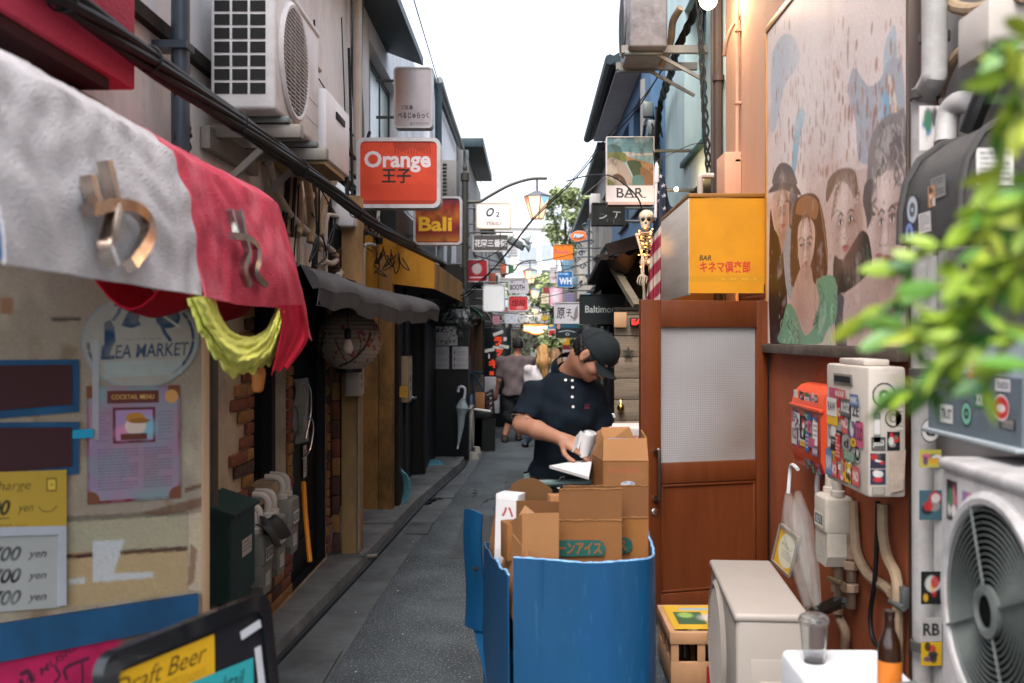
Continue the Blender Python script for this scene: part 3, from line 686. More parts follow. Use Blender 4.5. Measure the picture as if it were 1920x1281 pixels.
mb.tube([(.9, 11.3, 4.84), (.9, 15.9, 4.84)], .06, 8); mb.build('roof', roofm, bR4)
mb = MB(); mb.box(.985, 1.27, 11.5, 15.6, 4.745, 4.775); mb.build('soffit', M('soffit_white', '#c5bfc0', .7), bR4)
simple_building('shuttered_house', 'grey house with a dark tiled roof behind the round orange sign', 1.26, 15.7, 20.5, 4.6, greyw, 1, [(16.5, 17.5, 3.2, 4.1), (18.4, 19.4, 3.2, 4.1)], (1.15, darkw), 2.6, eave=(.22, .14))
simple_building('beige_house', 'beige rendered house at the far right end of the alley', 1.3, 20.6, 28, 4.4, cream, 1, [(22, 23, 3.1, 4.0), (25, 26, 3.1, 4.0, 1)], (1.15, M('plant_wall', '#4a4538', .9)), 2.6, eave=(.2, .12))
simple_building('last_house', 'dark fronted last house before the end of the alley on the right', 1.25, 28.1, 46, 4.0, greyw, 1, [(30, 31, 3.0, 3.7)], (1.1, darkw), 2.6)
# ------------------------------------------------------------------ the end of the alley: pale blocks and muted trees, haze put into their colours
def far_block(name, label, x0, x1, y, z1, rows, cols, mat=hazew, wm=None):
 b = thing(name, label, 'building', ((x0 + x1) / 2, y, 0))
 mb = MB(); mb.box(x0, x1, y, y + 8, 0, z1); mb.build('wall', mat, b)
 wm = wm or M('far_window', '#9aa3ad', .3)
 for i in range(rows):
  mb = MB(); z = z1 - 1.2 - i * 2.9;
  for k in range(cols): x = x0 + (x1 - x0) * (k + .5) / cols; w = (x1 - x0) / cols * .33; mb.box(x - w, x + w, y - .06, y + .02, z - 1.2, z)
  mb.pieces('window', wm, b)
  mb = MB(); mb.box(x0 + .1, x1 - .1, y - .5, y - .02, z - 2.0, z - 1.75); mb.build('balcony', mat, b)
 mb = MB(); mb.box(x0 - .1, x1 + .1, y - .15, y + 8, z1 + .003, z1 + .35); mb.build('parapet', M('far_grey', '#b5b9bd', .9), b)
 return b
far_block('apartment_block', 'tall pale apartment block closing the end of the alley', -2.5, 6.5, 76, 9.9, 2, 4)
far_block('low_block', 'low white block with an outside stair at the end of the alley', -4.5, .7, 64, 8.6, 2, 3, M('far_cream', '#d9d5cf', .9))
far_block('white_annex', 'white annex beside the trees at the end of the alley', 1.7, 7, 60, 8.0, 2, 4, M('far_cream2', '#d6d6d6', .9))
end_wall = thing('end_house', 'low house with a lit front closing the alley behind the walkers', 'building', (0, 48, 0))
mb = MB(); mb.box(-4, 4, 48.2, 51, 0, 2.9); mb.build('wall', M('end_front', '#5a554e', .9, var=.3, vs=2), end_wall)
mb = MB(); mb.box(-1.2, 1.2, 47.95, 48.19, 2.3, 2.8, .02); mb.build('fascia', M('far_fascia', '#c8c2bb', .8), end_wall)
def tree(name, label, x, y, z0, zc, rx, rz, n, mats, group=None, seed=1, leaf=.16):
 t = thing(name, label, 'tree', (x, y, 0), group); r = random.Random(seed)
 mb = MB(); mb.tube([(x, y, 0), (x + .05, y, zc * .5), (x - .05, y, zc)], [.14, .1, .05], 7)
 tips = []
 for k in range(9):
  a = r.uniform(0, 6.28); q = (x + cos(a) * rx * .7, y + sin(a) * rx * .7, zc + r.uniform(-.4, .8) * rz); tips.append(q)
  mb.tube([(x, y, zc * r.uniform(.5, .9)), q], [.05, .015], 5)
 mb.build('trunk', darkw, t); mb = MB()
 cl = [(r.gauss(0, .5) * rx, r.gauss(0, .5) * rx, zc + r.gauss(0, .45) * rz) for _ in range(18)]
 for k in range(n):
  c = r.choice(cl); d = V((r.gauss(0, 1), r.gauss(0, 1), r.gauss(0, .8))).normalized() * (r.random() ** .5) * rx * .42
  p = V((x + c[0], y + c[1], c[2])) + d; s = leaf * r.uniform(.5, 1.2)
  u = V((r.gauss(0, 1), r.gauss(0, 1), r.gauss(0, .6))).normalized(); w = u.orthogonal().normalized(); mb.mi = r.randrange(len(mats))
  mb.add([p - u * s, p + w * s * .5, p + u * s, p - w * s * .5], [[0, 1, 2, 3]])
 mb.build('crown', mats, t, smooth=0); return t
leafm = [M('leaf_a', '#7d8a55', .8, var=.2), M('leaf_b', '#98a270', .8, var=.2), M('leaf_c', '#566245', .8, var=.2)]  # greens muted to put far haze into the leaf colour
tree('broadleaf_tree', 'yellow green tree rising between the far blocks above the round orange sign', 1.9, 54, 0, 7.9, 1.3, 1.7, 2400, leafm, seed=3)
tree('broadleaf_tree', 'leafy tree behind the row of lit lanterns at the end of the alley', .75, 52.5, 0, 4.3, 1.4, 1.1, 3000, leafm, seed=5)
tree('broadleaf_tree', 'small tree half hidden behind the pink sign', 1.0, 46.9, 0, 3.6, .6, .6, 1000, leafm, seed=8, leaf=.1)
# ------------------------------------------------------------------ helpers for things on planes
CAMP = V((0, 0, H))
def RP(px, py, p0, n):
 d = P(px, py, 1) - CAMP; p0, n = V(p0), V(n); return CAMP + d * ((p0 - CAMP).dot(n) / d.dot(n))
paint = M('painted_print', rough=.6, attr=True, var=.05, vs=8)
paintg = M('glossy_print', rough=.3, attr=True, var=.04, vs=8)
paintl = M('lit_print', rough=.4, attr=True, var=0, emit='attr', es=.1)
paper = M('paper', '#cfcbc4', .8, var=.06)
blk = M('black_paint', '#0b0d0e', .5); steel = M('steel', '#c9cdd0', .25, metal=1, var=.05)
acm = M('aircon_white', '#d6d5d6', .5, var=.08, vs=3, dirt='#8f857a', da=.45, ds=2.2)
acd = M('aircon_dark', '#1b1c1d', .7)
rubber = M('black_rubber', '#0d0e0f', .55, var=.2)
lag = M('pipe_wrap', '#a08a70', .75, var=.2, vs=9, dirt='#5b4836', da=.5, ds=4, bump=.15, bs=50)
lagw = M('pipe_cover', '#b3aaa0', .6, var=.1, dirt='#6f6256', da=.4, ds=4)
def sheet(canvas, name, mat, p0, n, tl, tr, bl, parent=None, lift=.003, label=None, warp=None, mask=None):
 n = V(n).normalized(); q = [RP(*t, p0, n) + n * lift for t in (tl, tr, bl)]
 return canvas.build(name, mat, q[0], q[1] - q[0], q[2] - q[0], parent, warp, label, mask)
# ------------------------------------------------------------------ red sign box, top left
t = thing('sign_box', 'red stuccoed sign box jutting from the wall above the grey cloth', 'sign', (-1.4, 2.4, 2.9))
mb = MB(); mb.box(-1.499, -1.25, .9, 3.15, 2.476, 3.5, .008); mb.build('body', M('red_stucco', '#c63a55', .75, var=.15, vs=6, bump=.7, bs=70), t)
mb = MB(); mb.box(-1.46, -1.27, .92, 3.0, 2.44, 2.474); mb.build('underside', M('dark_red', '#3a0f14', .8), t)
mb = MB(); mb.box(-1.495, -1.33, 2.9, 3.13, 2.33, 2.43, .01); mb.build('bracket', M('beige_bracket', '#8d8170', .8, var=.2), t)
# ------------------------------------------------------------------ patched cloth awning with metal letters
def awn_pt(y, v, wr, seed=0., sag=0.):      # v 0 at wall .. 1 at the lower hem
 prof = [(-1.5, 2.40), (-1.28, 2.36), (-1.08, 2.275), (-1.0, 2.215), (-.965, 2.10), (-.94, 1.98), (-.925, 1.82)]
 k = v * 6; i = min(5, int(k)); f = k - i; x = prof[i][0] * (1 - f) + prof[i + 1][0] * f; z = prof[i][1] * (1 - f) + prof[i + 1][1] * f
 fall = max(0, v - .35)
 x += wr * (sin(y * 7 + 2 * v + seed) * .5 + sin(y * 19 + 5 * sin(v * 3) + seed) * .18 + sin(y * 4 + v * 9 + seed) * .5) * fall + wr * .5 * sin(v * 14 + y * 4) * fall + .0022 * (sin(y * 37 + 3 * sin(v * 11 + y * 3)) + sin(v * 41 + 3 * sin(y * 9)) + .8 * sin(y * 67 - v * 43 + 2 * sin(y * 21)))
 z += .012 * sin(y * 3.3 + seed) * v + sag * fall
 return V((x, y, z))
def cloth_mat(name, c, d, da=.5, ds=3):
 return M(name, c, .9, var=.16, vs=5, dirt=d, da=da, ds=ds, bump=.6, bs=130, spec=.15)
t = thing('cloth_awning', 'patchwork cloth awning of grey, red and blue fabric with bent metal letters', 'awning', (-1.2, 2.5, 2.2))
mb = MB(); mb.grid(lambda u, v: awn_pt(1.735 + (2.755 + .03 * v - 1.735) * u, v, .024, 1., -.015 * sin(3.1 * u)), 46, 44, .006)
mb.build('grey_cloth', cloth_mat('grey_canvas', '#cfcbcc', '#98948e', .38, 3.2), t)
mb = MB(); mb.grid(lambda u, v: awn_pt(1.0 + (1.745 - 1.0) * u, v, .02, 2.), 16, 22, .006); mb.build('blue_cloth', cloth_mat('blue_canvas', '#4f86c4', '#2d5c93'), t)
def redf(u, v):
 y = 2.765 + .03 * v + (3.93 - 2.765) * u; p = awn_pt(y, v, .03, .3); e = max(0, u - .62) / .38; f = max(0, v - .5) * 2
 p.z -= .14 * e * e * f + .01 * f; p.x += .03 * e * f; p.y += .17 * e * f * f; return p
mb = MB(); mb.grid(redf, 48, 44, .006); mb.build('red_cloth', cloth_mat('red_canvas', '#cc4a5c', '#e29aa4', .5, 2.6), t)
mb = MB(); mb.grid(lambda u, v: V((-1.04 - .25 * v, 2.9 + 1.0 * u, 1.90 - .12 * sin(pi * v) - .02 * sin(9 * u))), 24, 8, .005); mb.build('lining', cloth_mat('red_lining', '#a01028', '#6d0a1c'), t)
rg = random.Random(9); mb = MB()        # torn tail at the far end
tl = cat([(522, 572, 0), (528, 610, 0), (520, 655, 0), (508, 704, 0)], 8); tr_ = cat([(566, 572, 0), (577, 628, 0), (570, 655, 0), (546, 692, 0)], 8)
def tail(u, v):
 k = v * (len(tl) - 1); i = min(len(tl) - 2, int(k)); q = tl[i].lerp(tl[i + 1], k - i).lerp(tr_[i].lerp(tr_[i + 1], k - i), u)
 return PXW(q.x, q.y - 9 * v * abs(sin(u * 8)) , -.905 + .005 * sin(u * 7 + v * 2) + .0025 * sin(u * 21 + v * 5))
mb.grid(tail, 22, 22, .003); mb.build('torn_tail', cloth_mat('red_torn', '#b81c34', '#8c0f22'), t)
def letter(strokes, r, mat, par):
 mb = MB()
 for s_ in strokes:
  pts = []
  for px, py in s_:
   f = (py - (265 if px < 375 else 330)) / (290 if px < 375 else 250); x = -.985 + .06 * max(0, min(1, f)) + .044; pts.append(PXW(px, py, x))
  mb.tube(pts, r, 4, sm=5)
 return mb.build('letter', mat, par, smooth=35)
lm = M('bent_steel', '#c3b3a6', .22, metal=1, var=.25, vs=12, dirt='#7d4a2a', da=.6, ds=7)
letter([[(165, 330), (171, 358), (180, 384)], [(196, 302), (206, 345), (214, 384)], [(166, 394), (205, 384), (243, 388), (268, 405), (278, 430), (271, 458), (243, 498)], [(216, 388), (206, 435), (199, 462), (212, 500)]], .019, lm, t)
letter([[(430, 394), (437, 418), (443, 438)], [(448, 394), (452, 418), (456, 440)], [(434, 442), (460, 447), (479, 462), (482, 490), (478, 512), (497, 534)], [(458, 448), (464, 475), (456, 505), (466, 536)]], .0145, M('dull_steel', '#a7a9a6', .3, metal=1, var=.3, vs=12), t)
# yellow scarf and the wooden peg it is tied with
t = thing('scarf', 'crumpled yellow green scarf looped under the red cloth', 'scarf', (-.95, 3.2, 1.7))
inn = cat([(402, 556, 0), (412, 590, 0), (434, 622, 0), (468, 632, 0), (498, 618, 0), (512, 592, 0), (521, 574, 0)], 8)
out = cat([(352, 556, 0), (374, 622, 0), (402, 668, 0), (446, 706, 0), (492, 690, 0), (522, 648, 0), (540, 590, 0)], 8)
def scf(u, v):
 k = u * (len(inn) - 1); i = min(len(inn) - 2, int(k)); f = k - i; a = inn[i].lerp(inn[i + 1], f); b = out[i].lerp(out[i + 1], f); q = a.lerp(b, v)
 q.y += (5 * sin(u * 19) + 4 * sin(u * 43 + 1) + 3 * sin(u * 97)) * v ** 3
 x = -.955 + .05 * sin(pi * v) + .009 * sin(v * 13 + 2 * sin(u * 6)) + .004 * sin(v * 29 + u * 17) + .0011 * sin(u * 95 + v * 19)
 return PXW(q.x, q.y, x)
mb = MB(); mb.grid(scf, 150, 36, .002); mb.build('fabric', M('yellow_gauze', '#e9ea78', .95, var=.2, vs=16, dirt='#c0c250', da=.5, ds=9, bump=.15, bs=160, spec=.05), t)
mb = MB(); c = PXW(486, 690, -.95); mb.lathe([(.0, .0), (.019, .0), (.024, -.02), (.02, -.075), (.012, -.085), (0, -.085)], c, (.06, .05, 1), 12)
tag(mb.build('wooden_peg', M('peg_wood', '#a0622c', .6, var=.3, vs=10, st=(3, 3, .5))), 'orange brown wooden peg hanging below the yellow scarf', 'peg')
# ------------------------------------------------------------------ the plywood board, angled, with its notices
BP = V((-1.1, 3.4, 0)); BD = V((.813, .582, 0)).normalized(); BN = V((.582, -.813, 0)).normalized()
def bpt(t_, z, off=0.): return BP - BD * t_ + BN * off + Z_ * z
t = thing('plywood_board', 'weathered plywood shop board with blue framed panels, half under the cloth awning', 'board', (-1.1, 3.4, 0))
cv = Canvas(1.25, 2.1, 170, '#8d8375')          # x from the left end, y from the top
cv.noise('#8a7a66', 5, .4, .8, .7, 1); cv.noise('#bcae98', 9, .5, .8, .5, 2); cv.noise('#6d5236', 14, .62, .75, .6, 3)
X0 = lambda px, py: (1.25 - (RP(px, py, BP, BN) - BP).dot(-BD), 2.1 - RP(px, py, BP, BN).z)
def bpoly(pts, col, op=1.): cv.poly([X0(*p) for p in pts], col, op)
bpoly([(122, 975), (350, 962), (350, 1110), (122, 1140)], '#9a947c'); bpoly([(122, 1035), (350, 1030), (350, 1110), (122, 1140)], '#a88f66', .8)
bpoly([(122, 968), (352, 958), (352, 966), (122, 980)], '#4f4a40', .7)
bpoly([(122, 1040), (172, 1036), (172, 1045), (122, 1048)], '#3b1d12'); bpoly([(220, 1032), (350, 1024), (350, 1033), (222, 1040)], '#3b1d12', .9)
bpoly([(172, 1015), (232, 1012), (212, 1075), (285, 1072), (285, 1083), (172, 1092)], '#b5b9bd', .9); bpoly([(128, 1085), (158, 1083), (158, 1094), (128, 1096)], '#b5b9bd', .8)
bpoly([(352, 965), (380, 960), (380, 1110), (352, 1105)], '#b0a28c'); bpoly([(355, 1020), (368, 1030), (362, 1090), (350, 1100)], '#6a3f20', .7); bpoly([(260, 962), (384, 930), (384, 950), (300, 968)], '#5a371f', .7)
bpoly([(345, 915), (382, 905), (382, 912), (345, 925)], '#5a371f', .8); bpoly([(95, 596), (150, 597), (150, 602), (95, 604)], '#241d1a', .9); bpoly([(0, 560), (25, 560), (25, 592), (0, 590)], '#8c5f3c', .8)
cv.grain(.05)
cv.build('panel', paint, bpt(1.25, 2.1, .002), BD * 1.25, V((0, 0, -2.1)), t)
mb = MB(); mb.obox(bpt(.625, 1.05, -.022), (1.25, .044, 2.1), Matrix((BD, -BN, Z_)).transposed()); mb.build('backing', cream, t)
mb = MB(); mb.obox(bpt(.012, 1.05, .006), (.026, .012, 2.1), Matrix((BD, -BN, Z_)).transposed(), .003); mb.build('edge_strip', M('edge_wood', '#a98a6c', .8, var=.2, vs=4, st=(6, 6, .5)), t)
def bquad(mb, tl, tr, br, bl, off=.01, th=.01):
 q = [RP(*p, BP, BN) for p in (tl, tr, br, bl)]; a = [p + BN * off for p in q]; b = [p + BN * (off - th) for p in q]
 mb.add(a + b, [[3, 2, 1, 0], [0, 1, 5, 4], [1, 2, 6, 5], [2, 3, 7, 6], [3, 0, 4, 7]]); return mb
bl_w = M('blue_wood', '#174a70', .7, var=.25, vs=6, st=(2, 2, 1), dirt='#123a57', da=.5); mar = M('maroon_panel', '#3b1c20', .75, var=.2, vs=5, dirt='#241015', da=.5)
for (y0, y1, m_) in ((674, 772, mar), (791, 888, mar)):
 mb = MB(); bquad(mb, (-140, y0 + 2), (147, y0), (147, y1), (-140, y1 + 24), .008, .007); f = mb.build('frame', bl_w, t)
 mb = MB(); bquad(mb, (-130, y0 + 12), (133, y0 + 10), (133, y1 - 14), (-130, y1 + 8), .012, .005); mb.build('panel_inset', m_, f)
mb = MB(); bquad(mb, (-120, 1186), (368, 1112), (368, 1165), (-120, 1262), .022, .02); mb.build('blue_plank', bl_w, t)
def note(name, label, cat_, cv, tl, tr, bl_, lift=.006, mat=paint, **k):
 o = sheet(cv, name, mat, BP, BN, tl, tr, bl_, None, lift, **k); return tag(o, label, cat_)
cv = Canvas(2.4, 1.05, 60, '#a98c30'); cv.text('cover charge', .98, .27, 1.45, .2, '#3a2f14', .0, .25); cv.rect(2.0, .14, 2.2, .38, '#3a2f14', .9); cv.rect(2.025, .17, 2.175, .35, '#c9a93c'); cv.text('+', 2.1, .26, .06, .06, '#3a2f14', .02)
cv.text('800', 1.05, .62, .55, .27, '#1d190f', .03, .3); cv.line([(.7, .82), (1.3, .8)], .02, '#3a2f14'); cv.text('yen', 1.6, .68, .3, .15, '#3a2f14', 0, .3); cv.text('drink 700 yen', 1.15, .95, 1.0, .1, '#5a4a20', 0, .3); cv.line([(1.85, .64), (1.95, .72), (2.1, .72), (2.2, .64)], .02, '#5a4a20', 1, 4); cv.noise('#a98a2c', 5, .45, .8, .4)
note('price_note', 'yellow handwritten note about the cover charge, on the plywood board', 'note', cv, (-120, 888), (123, 880), (-120, 1005), .016)
t2 = thing('price_board', 'white framed board with three handwritten drink prices under the yellow note', 'sign', tuple(RP(60, 1060, BP, BN)))
cv = Canvas(2.5, 1.5, 60, '#989a98');
for k in range(3):
 cv.text('700', 1.4, .37 + .43 * k, .62, .3, '#17191b', .03, .35); cv.text('yen', 2.02, .43 + .43 * k, .38, .16, '#17191b', .02, .3)
cv.noise('#9fa3a1', 5, .4, .8, .4)
sheet(cv, 'face', paint, BP, BN, (-130, 1008), (112, 1000), (-130, 1155), t2, .012)
mb = MB();
bquad(mb, (-130, 990), (122, 984), (122, 1000), (-130, 1007), .022, .022); bquad(mb, (107, 1000.5), (122, 999.5), (122, 1132), (107, 1134), .022, .022)
mb.build('frame', M('pale_frame', '#a3a8b0', .5, var=.1), t2, smooth=0)
cv = Canvas(2.2, 2.2, 75, '#9b9890')
cv.ell(1.1, 1.1, 1.09, 1.09, '#7e8f96'); cv.ell(1.1, 1.1, 1.04, 1.04, '#97958f'); nv = '#1b3d5c'
for k, (a, w) in enumerate(((-.42, .25), (-.62, .2), (.35, .2), (.5, .16), (.62, .12), (2.6, .2), (2.8, .16), (3.0, .1), (.1, .12), (-.1, .1), (.8, .1), (.22, .14), (-.25, .2))):
 for q in range(3): b = a + .05 * q; cv.ell(1.1 + .96 * cos(b), 1.1 + .96 * sin(b), .045, .03, nv, .85, 0, b + 1.57)
cv.ell(1.58, .62, .23, .23, nv); cv.line([(1.48, .56), (1.6, .66), (1.78, .82)], .05, '#b4b2a6'); cv.ell(1.55, .5, .04, .05, '#b4b2a6'); cv.line([(1.45, .75), (1.52, .95), (1.62, 1.12)], .07, nv)
cv.poly([(.92, .3), (1.03, .42), (1.0, .5), (1.06, .56), (1.03, .64), (1.08, .76), (.9, .82), (.72, .76), (.8, .55)], nv); cv.line([(.62, .3), (.72, .32), (.66, .5), (.58, .62)], .06, nv, .9)
cv.poly([(.42, .68), (.53, .62), (.6, .8), (.62, 1.1), (.55, 1.25), (.5, 1.45), (.38, 1.47), (.42, 1.1)], nv); cv.rect(.36, 1.4, .6, 1.49, nv)
cv.text('FLEA MARKET', 1.17, 1.33, 1.62, .3, nv, .012, .12); cv.text('urban thrift bazaar', 1.1, 1.06, .7, .05, nv, 0, 0, .7); cv.rect(.42, 1.55, 1.85, 1.9, '#93a6a6', .6); cv.noise('#8d877a', 7, .45, .7, .35)
note('round_sign', 'faded round flea market sign with navy lettering and a tree', 'sign', cv, (150, 548), (374, 545), (150, 738), .006, mask=lambda u, v: (u - .5) ** 2 + (v - .5) ** 2 < .247)
cv = Canvas(1.77, 2.22, 85, '#6a1a26'); cv.rect(.05, .06, 1.71, 2.16, '#857c90'); cv.noise('#85708c', 3, .45, .7, .8, 4); cv.noise('#6f8a8a', 3, .5, .75, .8, 8); cv.noise('#946f80', 3, .5, .7, .6, 12)
for x, y in ((.05, .06), (1.71, .06), (.05, 2.16), (1.71, 2.16)): cv.ell(x, y, .18, .18, '#6d3f2a')
cv.ell(1.6, .22, .13, .13, '#c28d54'); cv.rect(.38, .1, 1.35, .34, '#5a2a22'); cv.text('COCKTAIL MENU', .86, .22, .8, .09, '#c9a05c', .01); cv.rect(.48, .42, 1.28, 1.1, '#5a1f28'); cv.rect(.53, .47, 1.23, 1.05, '#9a7fa6'); cv.ell(.68, .9, .16, .14, '#c97fa0', .8, .8); cv.ell(1.12, .82, .16, .2, '#6fb0bd', .8, .8)
cv.ell(.9, .78, .2, .16, '#cbb6ac'); cv.ell(.9, .62, .18, .1, '#a8762c'); cv.ell(.98, .68, .2, .05, '#8a5c22'); cv.rect(.62, .92, 1.12, 1.04, '#5b3020')
cv.scribble(.2, 1.2, .95, 2.0, 14, '#4d4560', .8, .35, 1); cv.scribble(1.05, 1.2, 1.6, 2.0, 14, '#4d4560', .8, .35, 2); cv.scribble(.18, .5, .42, 1.1, 9, '#5d5570', .7, .35, 3); cv.scribble(1.33, .5, 1.62, 1.1, 9, '#5d5570', .7, .35, 4)
note('menu_poster', 'pastel cocktail menu poster with a dark red border on the plywood board', 'poster', cv, (161, 724), (336, 722), (163, 946), .007)
mb = MB(); bquad(mb, (172, 640), (185, 640), (184, 824), (172, 824), .0085, .001); tag(mb.build('tape', M('clear_tape', '#b8bcc0', .35, alpha=.55, var=0)), 'strip of clear tape running down from the round sign', 'tape')
mb = MB(); bquad(mb, (134, 806), (173, 803), (173, 820), (134, 822), .016, .002); tag(mb.build('tape', M('blue_tape', '#1590b4', .4, var=.05)), 'short strip of bright blue tape beside the poster', 'tape')
cv = Canvas(3, 1.4, 60, '#b01850'); cv.noise('#8f1040', 5, .45, .75, .7); cv.noise('#2c5a44', 3, .62, .7, .8, 22)
r = random.Random(4)
for k in range(12):
 x, y = r.uniform(.5, 2.6), r.uniform(.35, 1.2); cv.line([(x, y), (x + r.uniform(-.3, .3), y + r.uniform(-.2, .2)), (x + r.uniform(-.2, .4), y - r.uniform(0, .3))], r.uniform(.03, .08), '#23182c', .85, 4)
cv.text('LIVE MUSIC', 1.2, .3, 1.2, .12, '#23182c', .02, .2, .8, -.5)
note('flyer', 'magenta flyer with dark brush marks below the blue plank', 'flyer', cv, (-60, 1238), (278, 1188), (-60, 1420), .006)
# ------------------------------------------------------------------ black A-board with coloured papers
AR, AL = V((-.703, 2.6, 1.0)), V((-.894, 2.1, 1.0)); AD = (AR - AL).normalized(); AW = (AR - AL).length; AN = V((.934, -.357, .12)).normalized(); AU = (AN.cross(AD)).normalized()
if AU.z < 0: AU = -AU
t = thing('chalkboard', 'black framed standing board with yellow and teal beer papers', 'sign board', (-.8, 2.35, 0))
ac = (AR + AL) / 2
def apt(u, v, o=0.): return ac + AD * u + AU * v + AN * o
mb = MB(); w = AW / 2; out_ = rrect(AW + .05, 1.0, .05, 5); inn_ = rrect(AW - .03, .92, .03, 5); mb.frame(out_, inn_, apt(0, -.47, .012), AD, AU, .03); mb.build('frame', M('board_frame', '#10151a', .25, var=.1, coat=.4), t)
mb = MB(); mb.prism(rrect(AW - .025, .93, .03, 5), apt(0, -.47, .002), AD, AU, .012); mb.build('slate', M('slate', '#191a1f', .5, var=.3), t)
mb = MB();
for u in (-.22, .22): mb.beam(apt(u, -.05, -.03), apt(u, -.9, -.03) - AN * .22 - Z_ * .02, .03, .02)
mb.build('rear_leg', blk, t)
cv = Canvas(2.1, 1.2, 60, '#d9a91c'); cv.text('Draft Beer', 1.05, .42, 1.75, .5, '#2a200c', .0, .35); cv.noise('#b98c14', 4, .5, .8, .3); cv.scribble(.2, .8, 1.9, 1.1, 3, '#4a3a12', .5)
sheet(cv, 'paper', paint, ac, AN, (188, 1274), (398, 1189), (188, 1362), t, .006, label='yellow paper reading draft beer')
cv = Canvas(2.1, 1.2, 60, '#2fa3a8'); cv.text('Cocktail', 1.1, .4, 1.4, .4, '#10302f', .01, .3); cv.scribble(.2, .75, 1.9, 1.1, 3, '#10302f', .6)
sheet(cv, 'paper', paint, ac, AN, (345, 1283), (470, 1233), (345, 1375), t, .008, label='teal paper')
mb = MB(); mb.beam(apt(AW / 2 - .04, -.1, .006), apt(AW / 2 - .03, -.6, .006), .022, .003, up=AN); mb.beam(apt(AW / 2 - .1, -.055, .006), apt(AW / 2 - .02, -.045, .006), .02, .003, up=AN); mb.build('tape_strip', M('white_tape', '#c3c6cc', .5), t)
# ------------------------------------------------------------------ fat black cable bundle along the left facades
t = thing('cable_bundle', 'thick sagging bundle of black cables along the left wall', 'cable', (-1.2, 5, 2.6))
path = cat([PXW(60, -52, -1.22), PXW(130, 2, -1.21), PXW(300, 125, -1.2), PXW(480, 252, -1.18), PXW(600, 343, -1.19), PXW(700, 420, -1.2), PXW(790, 470, -1.22), PXW(852, 508, -1.25), PXW(880, 540, -1.27)], 9)
mb = MB();
for k in range(8):
 a = 2 * pi * k / 7; rad = .026 if k < 7 else 0
 mb.tube([p + V((cos(a + i * .13), 0, sin(a + i * .13))) * rad * (1 + .25 * sin(i * .3 + k)) for i, p in enumerate(path)], (.014, .012, .016, .011, .013, .015, .012, .016)[k], 7)
mb.build('cables', rubber, t)
mb = MB()
for k in (8, 17, 25, 33, 42, 52): p = path[min(k, len(path) - 2)]; mb.tube([p + V((cos(a), 0, sin(a))) * .042 for a in np.linspace(0, 6.28, 13)[:-1]], .004, 5, closed=True)
mb.pieces('cable_tie', M('tie', '#26282a', .5), t)
t = thing('cable_joint', 'tan taped cable joint hanging by the slate downpipe', 'cable', tuple(PXW(350, 240, -1.42)))
mb = MB(); a, b = PXW(343, 200, -1.43), PXW(352, 268, -1.43); mb.tube([a, a.lerp(b, .2), a.lerp(b, .8), b], [.006, .022, .02, .006], 10); mb.build('body', M('tan_tape', '#9a7145', .7, var=.3, vs=20), t)
mb = MB(); mb.tube([a.lerp(b, .55), a.lerp(b, .65)], .0225, 10); mb.tube([a.lerp(b, .75), a.lerp(b, .85)], .0225, 10); mb.build('band', rubber, t)
mb = MB()
for q in ([(325, 110), (328, 180), (340, 205), (352, 270), (345, 285)], [(338, 165), (350, 200), (346, 240), (358, 275), (352, 285)], [(330, 150), (340, 185), (330, 230), (328, 262), (340, 270), (344, 235)], [(330, 170), (360, 180), (375, 185)]):
 mb.tube([PXW(x, y, -1.41) for x, y in q], .0035, 5, sm=5)
mb.build('loose_wire', rubber, t)
